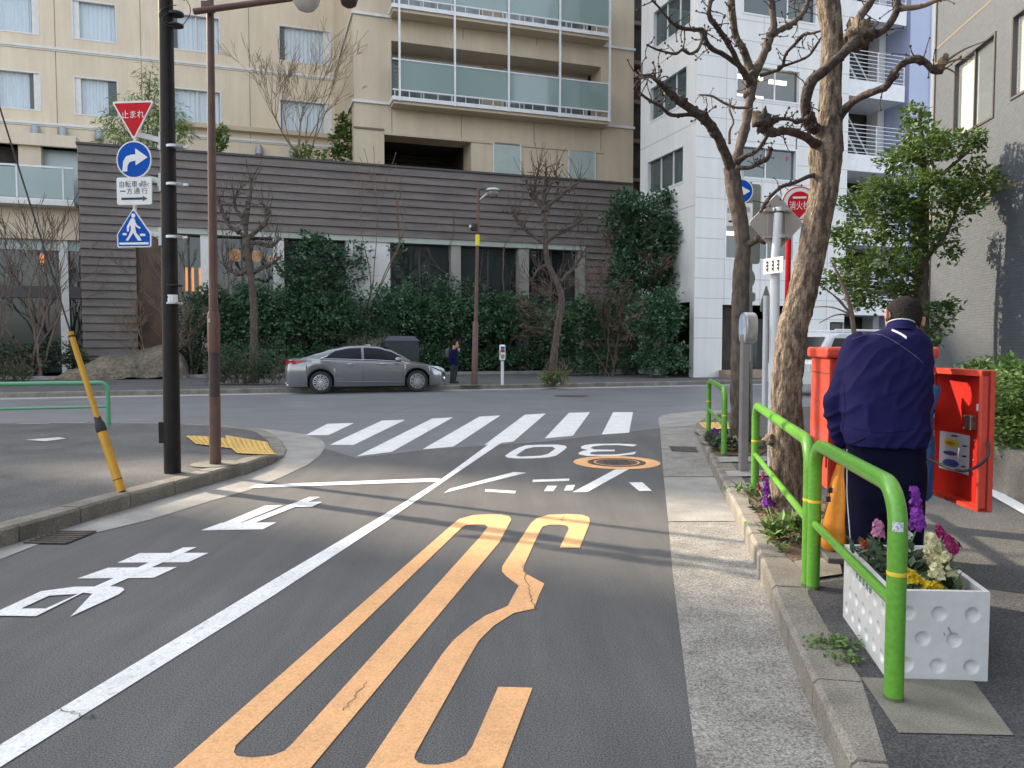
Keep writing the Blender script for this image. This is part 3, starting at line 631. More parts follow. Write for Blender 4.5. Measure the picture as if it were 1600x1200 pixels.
m = MB(); m.pbox(PA, sa0 - .06, sa1 + .06, zt, zt + .09, -.5, .10); part('capping', m, M['clad_trim'], cb)
m = MB(); m.quad(PA.at(sa0, 0, -.1), PA.at(sa0, zt, -.1), PA.at(sa0, zt, -9), PA.at(sa0, 0, -9)); m.quad(PA.at(sa0, zt - .3, -.1), PA.at(sa1, zt - .3, -.1), PA.at(sa1, zt - .3, -1), PA.at(sa0, zt - .3, -1)); m.quad(PA.at(sa0, zt - .3, -1), PA.at(sr0 + (PR.p - PA.p).dot(E_ST), zt - .3, -1), PA.at(sr0, zt - .3, -9), PA.at(sa0, zt - .3, -9)); part('terrace', m, M['grey_conc'], cb)
m = MB(); m.pbox(PA, PA.s(216), PA.s(914), zb - .26, zb, -.7, .03); part('lintel', m, mat('pale_lintel', (.50, .53, .49), .7, (.42, .45, .42), 2), cb)
for u0, u1, mt in ((316, 330, 'white_trim'), (429, 446, 'white_trim'), (542, 611, 'white_panel'), (706, 721, 'grey_conc'), (811, 827, 'grey_conc'), (904, 914, 'grey_conc')):
    m = MB(); m.pbox(PA, PA.s(u0), PA.s(u1), 0, zb - .26, -.75, -.06); o = part('column', m, M[mt], cb)
    if u1 - u0 > 40:
        for k in range(1, 4): 
            j = MB(); zz = (zb - .26) * k / 4; j.pbox(PA, PA.s(u0), PA.s(u1), zz - .012, zz + .012, -.06, -.056); part('joint', j, M['panel_gap'], o)
m = MB(); bd = -4.5; a, b = PA.s(216), PA.s(914)
m.quad(PA.at(a, 0, bd), PA.at(b, 0, bd), PA.at(b, zb, bd), PA.at(a, zb, bd)); m.quad(PA.at(a, 0, -.1), PA.at(a, zb, -.1), PA.at(a, zb, bd), PA.at(a, 0, bd)); m.quad(PA.at(b, zb, -.1), PA.at(b, 0, -.1), PA.at(b, 0, bd), PA.at(b, zb, bd)); m.quad(PA.at(a, zb - .01, -.7), PA.at(b, zb - .01, -.7), PA.at(b, zb - .01, bd), PA.at(a, zb - .01, bd)); m.quad(PA.at(a, .3, 0), PA.at(b, .3, 0), PA.at(b, .3, bd), PA.at(a, .3, bd))
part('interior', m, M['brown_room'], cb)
m = MB(); m.pbox(PA, PA.s(217), PA.s(276), .3, zb - .27, -.30, -.2); part('wall_panel', m, M['brown_room'], cb)
edges = [276, 316, 330, 429, 446, 542, 611, 706, 721, 811, 827, 904]
for k in range(0, 12, 2):
    m = MB(); s0, s1 = PA.s(edges[k]), PA.s(edges[k + 1]); m.pbox(PA, s0, s1, .3, zb - .26, -.52, -.50); w = part('window', m, M['dark_pane'], cb)
    fr = MB(); sm = (s0 + s1) / 2; fr.pbox(PA, sm - .04, sm + .04, .3, zb - .26, -.55, -.45); fr.pbox(PA, s0, sm - .04, 2.3, 2.38, -.54, -.46); fr.pbox(PA, sm + .04, s1, 2.3, 2.38, -.54, -.46); part('frame', fr, M['clad_trim'], w)
m = MB()
for u in (288, 298, 310): m.pbox(PA, PA.s(u), PA.s(u + 4), PA.z(300, 452), PA.z(300, 414), -1.3, -1.2)
part('lattice_lamp', m, M['lamp_warm'], cb)
for u, v, r in ((368, 399, .28), (401, 400, .26), (424, 404, .14), (641, 408, .05)):
    p = PA.off(-2.2).hit(u, v); m = MB(); m.lathe(p, [(r * .5, -r), (r, -r * .5), (r, r * .5), (r * .5, r)], 14); part('pendant_lamp', m, M['lamp_glow'], cb, smooth=60)
# ---- the low glazed block at the far left, with a glass railed balcony
gb = thing('glazed_annex', PA.at(PA.s(60), 0), 'low beige annex with a glass railed balcony at the left edge', 'building')
PG = PA.off(-1.6); a, b = PG.s(-330), PG.s(129)
zf = PG.z(65, 318); z2 = PG.z(65, 325); z3 = PG.z(65, 374); zroof = PG.z(65, 229)
m = MB(); wall(m, PG, a, b, zf, zroof, [(PG.s(-60), PG.s(38), zf, zroof), (PG.s(73), PG.s(129) + .1, zf, zroof)], .5); m.pbox(PG, a, b, zroof, zroof + .5, -6, .2); m.pbox(PG, a, b, z3, z2, -2.5, .12); part('wall', m, M['beige'], gb)
m = MB(); m.pbox(PG, a, b, z2, z2 + .2, -1, .9); part('balcony_slab', m, M['white_trim'], gb)
m = MB(); m.pbox(PG, a, b, PG.z(65, 268), PG.z(65, 265), .80, .86); m.pbox(PG, a, b, z2 + .2, z2 + .26, .80, .86)
for u in (-130, 43, 113): m.pbox(PG, PG.s(u) - .03, PG.s(u) + .03, z2 + .2, PG.z(65, 266), .80, .86)
part('railing', m, M['white_metal'], gb)
m = MB(); m.pbox(PG, a, b, z2 + .28, PG.z(65, 269), .82, .84); part('glass_panel', m, M['balcony_glass'], gb)
m = MB(); m.pbox(PG, PG.s(73), PG.s(129), zf, zroof, -.6, -.5); part('window', m, mat('pale_blind', (.47, .56, .57), .3, (.42, .52, .54), 1.5, 4, spec=.7), gb)
m = MB(); m.quad(PG.at(PG.s(-60), zf, -.5), PG.at(PG.s(38), zf, -.5), PG.at(PG.s(38), zroof, -.5), PG.at(PG.s(-60), zroof, -.5)); part('window', m, M['dark_room'], gb)
m = MB(); bd = -4; m.quad(PG.at(a, 0, bd), PG.at(b, 0, bd), PG.at(b, z3, bd), PG.at(a, z3, bd)); m.quad(PG.at(a, .3, 0), PG.at(b, .3, 0), PG.at(b, .3, bd), PG.at(a, .3, bd)); m.quad(PG.at(b, 0, 0), PG.at(b, z3, 0), PG.at(b, z3, bd), PG.at(b, 0, bd)); part('interior', m, M['brown_room'], gb)
for u0, u1 in ((96, 110), (-40, -24), (-200, -184)):
    m = MB(); m.pbox(PG, PG.s(u0), PG.s(u1), 0, z3, -.35, .0); part('column', m, M['white_trim'], gb)
zm = PG.z(65, 456); m = MB(); m.pbox(PG, a, b, zm - .25, zm + .25, -.4, -.02); part('spandrel', m, M['clad_trim'], gb)
m = MB(); m.pbox(PG, a, b, z3 - .45, z3 - .003, -.3, -.1); part('lintel', m, mat('pale_lintel', (.42, .50, .47), .6), gb)
for u0, u1 in ((-184, -40), (-24, 96), (110, 129)):
    m = MB(); m.pbox(PG, PG.s(u0), PG.s(u1), .3, z3 - .45, -.22, -.20); w = part('window', m, M['dark_pane'], gb)
for u, v in ((65, 403), (40, 391), (75, 390), (85, 388)):
    p = PG.off(-1.5).hit(u, v); m = MB(); r = .1 if v > 400 else .04; m.lathe(p, [(r * .5, -r * 3), (r, -r), (r, r), (r * .4, r * 2)], 8); part('pendant_lamp', m, M['lamp_warm'] if v > 400 else M['lamp_glow'], gb)
# ---- the white office building
PW = Plane(D(1140, 540, 32.3), E_ST, N_ST)
sw0, sw1 = PW.s(1084), PW.s(1318)
cor = PW.at(sw0, 0); PWL = Plane(cor, -N_ST, -E_ST)                # left face: s runs away from the camera
wh = thing('office_building', PW.at(PW.s(1200), 0), 'white panelled office building with lit strip windows', 'office building')
TW = 22
def frect(u0, u1, v0, v1): return PW.rect(u0, u1, v0, v1)
fw_ = [frect(1144, 1243, 103, 157), frect(1146, 1240, 229, 281), frect(1130, 1238, 345, 407), frect(1152, 1266, -40, 29)]
ent = frect(1128, 1241, 477, 640); ent = (ent[0], ent[1], 0, ent[3])
gar = frect(1255, 1330, 495, 640); gar = (PW.s(1296), sw1, 0, PW.z(1300, 503))
m = MB(); wall(m, PW, sw0, sw1, 0, TW, fw_ + [ent, gar], .18); wall_o = part('wall', m, M['white_panel'], wh)
lw = [PWL.rect(1066, 1009, 240, 297), PWL.rect(1070, 1012, 121, 179), PWL.rect(1075, 1016, -2, 62)]
lw = [(min(r[0], r[1]), max(r[0], r[1]), r[2], r[3]) for r in lw]
sleft = 4.8
lgar = (.35, 3.0, 0, PW.z(1084, 471))
m = MB(); wall(m, PWL, 0, sleft, 0, TW, lw + [lgar], .18); m.quad(PWL.at(0, TW), PWL.at(sleft, TW), PW.at(sw1, TW, -sleft), PW.at(sw1, TW)); part('wall', m, M['white_panel'], wh)
m = MB()                                                   # panel joints
zs = [PW.z(1110, v) for v in (119, 87, 151, 58, 28, 183, 215, 246, 278, 312, 343, 374, 405, 438, 472)]
hh = zs[0] - zs[2]; zz = .55
rows = [PW.z(1110, 119) + hh * k for k in range(-13, 12)]
for z in rows:
    if not .2 < z < TW: continue
    segs = [(sw0, sw1)]
    for h in fw_ + [ent, gar]:
        if h[2] < z < h[3]:
            ns = []
            for a, b in segs:
                if h[1] <= a or h[0] >= b: ns.append((a, b)); continue
                if a < h[0]: ns.append((a, h[0]))
                if b > h[1]: ns.append((h[1], b))
            segs = ns
    for a, b in segs: m.pbox(PW, a, b, z - .014, z + .014, .001, .004)
for u in (1130, 1186, 1238, 1290):
    s_ = PW.s(u); z0 = 0
    for h in sorted([h for h in fw_ + [ent, gar] if h[0] - .05 < s_ < h[1] + .05], key=lambda h: h[2]):
        if h[2] > z0: m.pbox(PW, s_ - .012, s_ + .012, z0, h[2], .001, .0045)
        z0 = h[3]
    m.pbox(PW, s_ - .012, s_ + .012, z0, TW, .001, .0045)
part('joint', m, M['panel_gap'], wh)
for z in (PWL.z(1040, 215), PWL.z(1040, 335), PWL.z(1045, 90)): m = MB(); m.pbox(PWL, 0, sleft, z - .02, z + .02, .001, .004); part('joint', m, M['panel_gap'], wh)
for r in lw: window(wh, PWL, r, 'grey_pane', .08, .16, False, (.33, .66), frame='white_metal')
for i, r in enumerate(fw_):
    w = window(wh, PW, r, 'grey_pane', .07, .16, False, (.62,) if i != 1 else (.5,), frame='white_metal', back='white_panel' if i in (1,) else 'brown_room')
    if i in (0, 2):
        m = MB(); a, b, c, d = r
        for q0, q1, zq in ((.02, .55, .80), (.66, .93, .76), (.02, .56, .22)) if i == 0 else ((.0, .25, .72),):
            m.pbox(PW, a + (b - a) * q0, a + (b - a) * q1, c + (d - c) * zq - .09, c + (d - c) * zq + .07, -.7, -.6)
        part('tube_lamp', m, M['tube_lamp'], w)
    if i == 1: 
        a, b, c, d = r; m = MB(); m.pbox(PW, b - .45, b - .33, d - .45, d - .3, -.13, -.125); part('sticker', m, mat('red_sticker', (.6, .04, .05)), w)
m = MB(); a, b, c, d = ent; bd = -3
m.quad(PW.at(a, 0, bd), PW.at(b, 0, bd), PW.at(b, d, bd), PW.at(a, d, bd)); m.quad(PW.at(a, 0, -.18), PW.at(a, d, -.18), PW.at(a, d, bd), PW.at(a, 0, bd)); m.quad(PW.at(b, d, -.18), PW.at(b, 0, -.18), PW.at(b, 0, bd), PW.at(b, d, bd)); m.quad(PW.at(a, d, -.18), PW.at(b, d, -.18), PW.at(b, d, bd), PW.at(a, d, bd))
a, b, c, d = gar; m.quad(PW.at(a, 0, bd), PW.at(b, 0, bd), PW.at(b, d, bd), PW.at(a, d, bd)); m.quad(PW.at(a, 0, -.18), PW.at(a, d, -.18), PW.at(a, d, bd), PW.at(a, 0, bd)); m.quad(PW.at(b, d, -.18), PW.at(b, 0, -.18), PW.at(b, 0, bd), PW.at(b, d, bd)); m.quad(PW.at(a, d, -.18), PW.at(b, d, -.18), PW.at(b, d, bd), PW.at(a, d, bd))
a, b, c, d = lgar; m.quad(PWL.at(a, 0, -.18), PWL.at(a, d, -.18), PWL.at(a, d, bd), PWL.at(a, 0, bd)); m.quad(PWL.at(b, d, -.18), PWL.at(b, 0, -.18), PWL.at(b, 0, bd), PWL.at(b, d, bd)); m.quad(PWL.at(a, .16, -.18), PWL.at(b, .16, -.18), PWL.at(b, .16, bd), PWL.at(a, .16, bd)); m.quad(PWL.at(a, 0, bd), PWL.at(b, 0, bd), PWL.at(b, d, bd), PWL.at(a, d, bd)); m.quad(PWL.at(a, d, -.18), PWL.at(b, d, -.18), PWL.at(b, d, bd), PWL.at(a, d, bd))
part('entrance', m, M['dark_room'], wh)
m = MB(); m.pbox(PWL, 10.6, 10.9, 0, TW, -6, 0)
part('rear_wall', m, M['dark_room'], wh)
m = MB()
for k in range(9): m.pbox(PWL, 10.4, 10.59, 2 + 2.1 * k, 2.2 + 2.1 * k, -4, -1.6)
part('rear_stair', m, M['joint'], wh)
m = MB(); a, b, c, d = ent                                     # white brick wall and door in the entrance
bs = PW.s(1146); z = .2; k = 0
while z < PW.z(1135, 493):
    x = a + (.0 if k % 2 else .12)
    while x < bs: m.pbox(PW, x, min(x + .22, bs), z, z + .075, -1.05, -1.0); x += .24
    z += .095; k += 1
part('brick_wall', m, M['white_trim'], wh)
m = MB(); m.pbox(PW, PW.s(1187), PW.s(1232), .15, PW.z(1200, 497), -1.3, -1.22); d_ = part('door', m, M['clad_trim'], wh)
m = MB(); m.pbox(PW, PW.s(1192), PW.s(1210), .5, PW.z(1200, 500), -1.21, -1.19); part('pane', m, M['grey_pane'], d_)
m = MB(); m.pbox(PW, PW.s(1124), PW.s(1260), .1, .28, .0, .9); m.pbox(PW, PW.s(1124), PW.s(1260), .28, .42, -.9, .45); part('step', m, mat('tan_step', (.38, .28, .20), .8, (.3, .23, .17), 5), wh)
m = MB(); m.pbox(PW, PW.s(1300), PW.s(1318), PW.z(1300, 520), PW.z(1300, 505), -.17, -.1); part('signboard', m, M['clad_trim'], wh)
# ---- stair tower of the office building with white railed landings
st = thing('stair_tower', PW.at(PW.s(1360), 0), 'open white stair tower with railed landings beside a bluish wall', 'stair tower')
PS = PW.off(-.5); x0, x1, x2 = PW.s(1318) + .01, PW.s(1402), PW.s(1475)
m = MB(); m.pbox(PS, PS.s(1405), x2 + 3, 0, TW, -8, .2); part('wall', m, M['blue_wall'], st)
m = MB(); m.pbox(PS, x0, PS.s(1405), 0, TW, -3.2, -2.0); part('back_wall', m, M['dark_room'], st)
m = MB(); m.pbox(PS, x0, x0 + .35, 0, TW, -.9, -.3); m.pbox(PS, PS.s(1394), PS.s(1404), 0, TW, -1.9, -1.2); part('pillar', m, M['white_panel'], st)
for v in (22, 143, 258, 372, 480):
    zt_ = PS.z(1355, v - 13); zb_ = PS.z(1355, v + 13)
    m = MB(); m.pbox(PS, x0, PS.s(1397), zb_, zt_, -1.9, .25); l = part('landing', m, M['white_metal'], st)
    m = MB(); zr = PS.z(1355, v - 13 - 46)
    for k in range(9): q = x0 + (PS.s(1396) - x0) * k / 8; 
    for k in range(8): zq = zt_ + (zr - zt_) * (k + .6) / 7.6; m.pbox(PS, x0, PS.s(1397), zq - .012, zq + .012, .2, .225)
    for k in (0, .55, 1): q = x0 + (PS.s(1396) - x0) * k; m.pbox(PS, q - .02, q + .02, zt_, zr + .02, .19, .235)
    part('railing', m, M['white_metal'], l)
    m = MB(); A = PS.at(PS.s(1345), zr + .9, -1.2); B = PS.at(PS.s(1378), zt_ + .2, -1.0); m.tube([A, B], .035, 6); m.tube([A - Vector((0, 0, .9)), B - Vector((0, 0, .9))], .05, 6); m.tube([B, B + Vector((0, 0, -1.0))], .03, 6); part('stair_rail', m, M['white_metal'], l)
    m = MB(); m.quad(PS.at(PS.s(1365), zb_ - 2.6, -1.98), PS.at(PS.s(1388), zb_ - 2.6, -1.98), PS.at(PS.s(1388), zb_ - .4, -1.98), PS.at(PS.s(1365), zb_ - .4, -1.98)); part('window', m, M['grey_pane'], l)
m = MB(); m.pbox(PS, PS.s(1436), PS.s(1440), 0, TW, .2, .26); m.pbox(PS, PS.s(1452), PS.s(1456), 0, TW, .2, .26); part('downpipe', m, M['white_panel'], st)
# ---- grey tiled building on the right
wy = 16.0; wp = D(1451, 540, wy); EW = Vector((.118, 1, 0)).normalized(); NW = Vector((-EW.y, EW.x, 0)); PT = Plane(wp, -EW, NW)   # s runs towards the camera
def tile_mat():
    m_ = bpy.data.materials.new('grey_wall_tile'); m_.use_nodes = True; n = m_.node_tree; L = n.links.new; b = n.nodes['Principled BSDF']; b.inputs['Roughness'].default_value = .45
    tc = n.nodes.new('ShaderNodeTexCoord'); sx = n.nodes.new('ShaderNodeSeparateXYZ'); L(tc.outputs['Object'], sx.inputs[0]); cx = n.nodes.new('ShaderNodeCombineXYZ'); L(sx.outputs['Y'], cx.inputs[0]); L(sx.outputs['Z'], cx.inputs[1])
    br = n.nodes.new('ShaderNodeTexBrick'); L(cx.outputs[0], br.inputs['Vector']); br.inputs['Scale'].default_value = 1.0; br.inputs['Brick Width'].default_value = .1; br.inputs['Row Height'].default_value = .05; br.inputs['Mortar Size'].default_value = .004; br.inputs['Mortar Smooth'].default_value = .3
    br.inputs['Color1'].default_value = (.118, .134, .154, 1); br.inputs['Color2'].default_value = (.100, .114, .132, 1); br.inputs['Mortar'].default_value = (.07, .07, .07, 1)
    L(br.outputs['Color'], b.inputs['Base Color']); bp = n.nodes.new('ShaderNodeBump'); bp.inputs['Strength'].default_value = .6; bp.inputs['Distance'].default_value = .01; bp.invert = True; L(br.outputs['Fac'], bp.inputs['Height']); L(bp.outputs[0], b.inputs['Normal'])
    return m_
tb = thing('tiled_building', PT.at(3, 0), 'grey tiled building with tinted windows along the right pavement', 'building')
def trect(u0, u1, v0, v1):
    c = (u0 + u1) / 2; a, b = PT.s(u0), PT.s(u1); return (min(a, b), max(a, b), PT.z(c, v1), PT.z(c, v0))
tw = [trect(1480, 1542, 85, 208), trect(1567, 1650, 5, 140)]
r = tw[0]; tw.append((r[0], r[1], r[2] + 4.3, r[3] + 4.3))
m = MB(); wall(m, PT, 0, 26, 0, 15, tw, .22); m.quad(PT.at(0, 0), PT.at(0, 15), PT.at(0, 15, -9), PT.at(0, 0, -9)); m.pbox(PT, -.05, 26, 15, 26.0, -9, .1); m.pbox(PT, 0, 26, 0, 15, -9.2, -9)
part('wall', m, tile_mat(), tb)
for r in tw: window(tb, PT, r, 'pane', .04, .07, False, (.5,), frame='clad_trim', back='white_trim')
for r in tw[:2]:
    m = MB(); a, b, c, d = r; m.pbox(PT, a + .06, a + (b - a) * .48, c + .06, d - .06, -.12, -.10); part('blind', m, mat('cream_blind', (.62, .57, .48), .8), tb)
m = MB(); z = PT.z(1575, 292); m.pbox(PT, 0, 26, z - .02, z + .02, .001, .004); part('joint', m, M['joint'], tb); m = MB(); z = PT.z(1500, 44); m.pbox(PT, 0, 26, z - .02, z + .02, .001, .004); part('joint', m, M['joint'], tb); m = MB(); m.pbox(PT, -.04, .0, 0, 15, -.1, .03); part('joint', m, M['joint'], tb)
# ---- unseen blocks added behind the hotel to shade the street, gapped for a sun band
az = Vector((to_sun.x, to_sun.y, 0)).normalized(); nz = Vector((-az.x * 0 + az.y, -az.x, 0))       # nz: to the right of the sun direction
def tower(s0, s1, h, lb):  # added block that only shades, no known building
    d0, d1 = 62, 70; m = MB(); P = [az * d0 + nz * s0, az * d0 + nz * s1, az * d1 + nz * s1, az * d1 + nz * s0]
    m.prism([Vector((p.x, p.y, 0)) for p in P], Vector((0, 0, h))); o = part('added_shade_block', m, M['beige2']); tag(o, lb, 'office building')
SA, SB = 4.5, 7.0
tower(-34, SA, 55, 'tall unseen block added behind the hotel wing to shade the foreground')
tower(SB, 25.5, 38.6, 'lower unseen block added behind the hotel wing to shade beyond the sun band')

tower(25.6, 52, 70, 'tall unseen block added behind the balcony block to shade the white building')
# ================================================================= VEGETATION
def leafmat(name, c, c2, isl=.45, tr=.25, rough=.5, spec=.4):
    return mat(name, c, rough, c2, 1.3, 3, .35, .65, island=isl, sss=tr, spec=spec)
M['hedge_leaf'] = leafmat('hedge_leaf', (.056, .130, .072), (.120, .225, .110))
M['camellia_leaf'] = leafmat('glossy_dark_leaf', (.052, .112, .064), (.100, .185, .100), rough=.35)
M['tree_leaf'] = leafmat('evergreen_leaf', (.066, .128, .030), (.135, .205, .048), rough=.4)
M['shrub_leaf'] = leafmat('shrub_leaf', (.05, .085, .05), (.085, .12, .065))
M['bright_leaf'] = leafmat('bright_leaf', (.10, .19, .05), (.17, .26, .07))
M['bamboo_leaf'] = leafmat('bamboo_leaf', (.17, .27, .07), (.27, .36, .12))
M['dry_leaf'] = leafmat('dry_leaf', (.20, .10, .04), (.30, .18, .08))
M['bark'] = mat('plane_bark', (.255, .198, .142), .95, (.068, .051, .038), 26, 8, .38, .62, bump=1.0, bscale=55, stretch=(1, 1, .32), dist=.03, speck=(60, .3))
M['dark_bark'] = mat('dark_bark', (.042, .030, .025), .95, (.105, .078, .062), 22, 8, .4, .7, bump=.8, bscale=60, dist=.02)
M['grey_bark'] = mat('grey_bark', (.135, .105, .083), .95, (.062, .047, .04), 20, 8, bump=.6, bscale=50, stretch=(1, 1, .4))
M['twig'] = mat('twig', (.12, .08, .065), .9, (.20, .14, .11), 3, 4)
M['red_twig'] = mat('reddish_twig', (.135, .078, .06), .9, (.20, .13, .10), 3, 4)
M['tan_twig'] = mat('tan_twig', (.15, .105, .068), .9, (.24, .17, .11), 3, 4)
def spline(pts, k=6):
    out = []; n = len(pts)
    for i in range(n - 1):
        p0, p1, p2, p3 = pts[max(i - 1, 0)], pts[i], pts[i + 1], pts[min(i + 2, n - 1)]
        for j in range(k):
            t = j / k; out.append(tuple(.5 * (2 * b + (c - a) * t + (2 * a - 5 * b + 4 * c - d) * t * t + (3 * b - a - 3 * c + d) * t ** 3) for a, b, c, d in zip(p0, p1, p2, p3)))
    out.append(tuple(pts[-1])); return out
def stem(mb, pix, y, k=6, n=10, jit=.25, dy=None, zlow=None):  # pix: (u, v, half width in pixels[, depth shift])
    P = spline([(q[0], q[1], q[2], (q[3] if len(q) > 3 else 0)) for q in pix], k)
    pts = [D(u, v, y + s) for u, v, w, s in P]; rad = [max(w, .25) * (y + s) / FPX for u, v, w, s in P]
    mb.tube(pts, rad, n, jit=jit); return pts, rad
def leaf(mb, p, d, n, L, W):
    s = d.cross(n).normalized() * W; m = p + d * (L * .45)
    mb.add([p, m + s + n * (W * .25), p + d * L, m - s + n * (W * .25)], [(0, 1, 2, 3)])
def rv(): 
    while True:
        v = Vector((random.uniform(-1, 1), random.uniform(-1, 1), random.uniform(-1, 1)))
        if .01 < v.length < 1: return v
def foliage(mb, blobs, size, per=10, spread=.2, flat=1.0, shell=.45, droop=.0, wr=(.24, .34)):
    for c, r, n in blobs:                                   # centre, radii, number of leaf clusters
        for _ in range(n):
            d = rv().normalized(); q = random.uniform(shell, 1.0) ** .6; lump = 1 + .22 * mnoise.noise(Vector(c) + d * 1.7)
            p = Vector(c) + Vector((d.x * r[0], d.y * r[1], d.z * r[2])) * q * lump
            out = Vector((d.x, d.y, d.z * .6 + .25))
            for _k in range(per):
                dd = (rv().normalized() + out * .9).normalized(); dd.z *= flat; dd.z -= droop; dd.normalize()
                nn = (rv().normalized() * .7 + Vector((0, 0, 1)) + out * .3); nn = (nn - dd * nn.dot(dd)).normalized()
                L = size * random.uniform(.6, 1.25); leaf(mb, p + rv() * spread, dd, nn, L, L * random.uniform(*wr))
def bare(mb, p, d, L, r, depth, split=(2, 4), ang=.6, up=.25, shrink=.66, wig=.18, n=5, knob=0, minr=.004):
    pts = [p]; q = p.copy(); dd = d.normalized(); seg = max(3, int(L / .18))
    seg = min(seg, 7)
    for i in range(seg):
        dd = (dd + rv() * wig + Vector((0, 0, up * .15))).normalized(); q = q + dd * (L / seg); pts.append(q.copy())
    rad = [max(minr, r * (1 - .45 * i / seg)) for i in range(seg + 1)]
    mb.tube(pts, rad, n, cap=False)
    if knob and depth <= knob: mb.blob(q, r * random.uniform(1.2, 1.9), .5, 6, 5)
    if depth == 0: return
    for k in range(random.randint(*split)):
        i = random.randint(max(1, seg // 2), seg) if k else seg; b = pts[i]
        side = rv(); side = (side - dd * side.dot(dd)).normalized(); nd = (dd * math.cos(ang) + side * math.sin(ang) * random.uniform(.6, 1.3) + Vector((0, 0, up))).normalized()
        bare(mb, b, nd, L * shrink * random.uniform(.75, 1.2), rad[i] * .72, depth - 1, split, ang, up, shrink, wig, n, knob, minr)
def knobs(mb, pts, rad, k=6, mul=1.15):
    for _ in range(k):
        i = random.randrange(len(pts) // 4, len(pts)); r = rad[i]
        mb.blob(pts[i] + rv() * r * .7, r * random.uniform(.7, mul), .6, 7, 6, freq=2.5)
def twiglets(mb, pts, rad, k, L=.14, r=.005, knob=True):
    for _ in range(k):
        i = random.randrange(len(pts) // 3, len(pts)); p = pts[i]; d = (rv().normalized() + Vector((0, 0, .35))).normalized(); Q = [p]
        for j in range(4): d = (d + rv() * .45).normalized(); Q.append(Q[-1] + d * L * random.uniform(.18, .34))
        mb.tube(Q, [r * 1.5, r * 1.2, r, r * .9, r * .8], 5, cap=False)
        if knob: mb.blob(Q[-1], r * random.uniform(1.6, 2.6), .6, 6, 5); mb.blob(Q[2], r * random.uniform(1.5, 2.2), .6, 6, 5)
# ---- near pruned tree
Y1 = 6.0
t1 = thing('pruned_tree', G(1230, 803, .14), 'near pollarded street tree with a thick flaking trunk beside the red mailbox', 'tree')
m = MB(); P = spline([(1230, 808, 36), (1231, 795, 31), (1231, 775, 27.5), (1229, 740, 26), (1228, 700, 26), (1229, 660, 24), (1229, 615, 23), (1233, 565, 23), (1238, 516, 23), (1246, 487, 22.5), (1252, 465, 22), (1261, 425, 21.5), (1270, 387, 21.5), (1278, 345, 21), (1285, 310, 20.5), (1289, 275, 21.5), (1290, 250, 24), (1291, 228, 24), (1294, 205, 19.5), (1297, 180, 17), (1298, 150, 16.2), (1299, 100, 15.8), (1300, 52, 15.5), (1295, 10, 16.5), (1291, -40, 15.5), (1290, -100, 14)], 7)
n = 34; rings = []
for u, v, w in P:
    c = D(u, v, Y1); r = w * Y1 / FPX; ring = []
    for k in range(n):
        a = 2 * math.pi * k / n; ca, sa = math.cos(a), math.sin(a)
        rdg = mnoise.noise(Vector((ca * 3.2, sa * 3.2, c.z * 3.1))) * .10 + mnoise.noise(Vector((ca * 7, sa * 7, c.z * 11))) * .085 + mnoise.noise(Vector((ca * 14, sa * 14, c.z * 30))) * .05
        q = r * (1 + rdg); ring.append(Vector((c.x + ca * q, c.y + sa * q, c.z)))
    rings.append(ring)
m.loft(rings); part('trunk', m, M['bark'], t1, smooth=180)
m = MB(); c = D(1207, 686, Y1 - .02); m.blob(c, .055, .7, 12, 9, (1.25, .9, .8), 2.6); m.tube([c + Vector((.02, 0, -.02)), D(1222, 688, Y1), D(1230, 692, Y1)], [.04, .05, .06], 10); part('burl', m, M['bark'], t1, smooth=180)
def limb(parent, pix, y, mt, kn=8, tw=6, L=.14, tr=.005, n=10, jit=.35, name='branch'):
    mb = MB(); pix = [(q[0], q[1], q[2] * .78) + tuple(q[3:]) for q in pix]; kn, tw, tr = int(kn * 1.5), int(tw * 2.2), tr * .75; pts, rad = stem(mb, pix, y, 6, n, jit); knobs(mb, pts, rad, kn); twiglets(mb, pts, rad, tw, L, tr); return part(name, mb, M[mt], parent, smooth=180)
limb(t1, [(1290, 222, 12), (1276, 205, 11), (1264, 190, 10, -.1), (1259, 165, 10, -.2), (1262, 140, 10, -.25), (1270, 124, 10, -.25)], Y1, 'dark_bark', 6, 2)
limb(t1, [(1268, 126, 10, -.25), (1290, 108, 9, -.25), (1312, 88, 9, -.22), (1330, 72, 10, -.2), (1345, 58, 12, -.15), (1362, 56, 8, -.1), (1380, 47, 7), (1394, 30, 6.5), (1402, 10, 6.5), (1400, -20, 6)], Y1, 'dark_bark', 12, 5)
limb(t1, [(1402, 14, 6), (1425, 12, 5), (1445, 8, 4.5), (1470, -2, 4), (1500, -10, 3)], Y1, 'tan_twig', 2, 2)
m = MB(); m.blob(D(1344, 52, Y1 - .15), .085, .9, 14, 10, (1.1, 1, 1.15), 3); part('pollard_knob', m, M['bark'], t1, smooth=180)
limb(t1, [(1304, 192, 11), (1322, 168, 8, -.1), (1345, 152, 7, -.2), (1368, 143, 7, -.3), (1386, 134, 7.5, -.35), (1397, 115, 7, -.4), (1412, 98, 6, -.45), (1432, 92, 7, -.5), (1446, 98, 6, -.5), (1458, 110, 6, -.5), (1472, 112, 5, -.5)], Y1, 'dark_bark', 8, 4)
m = MB()
for e in ((1478, 100), (1540, 64), (1520, 92), (1498, 118)): stem(m, [(1462, 108, 2.5, -.5), ((1462 + e[0]) / 2, (108 + e[1]) / 2 - 6, 1.4, -.5), (e[0], e[1], .8, -.5)], Y1, 4, 5)
m.blob(D(1468, 103, Y1 - .5), .04, .8, 8, 6); m.blob(D(1477, 89, Y1 - .5), .022, .8, 8, 6); part('twig', m, M['tan_twig'], t1)
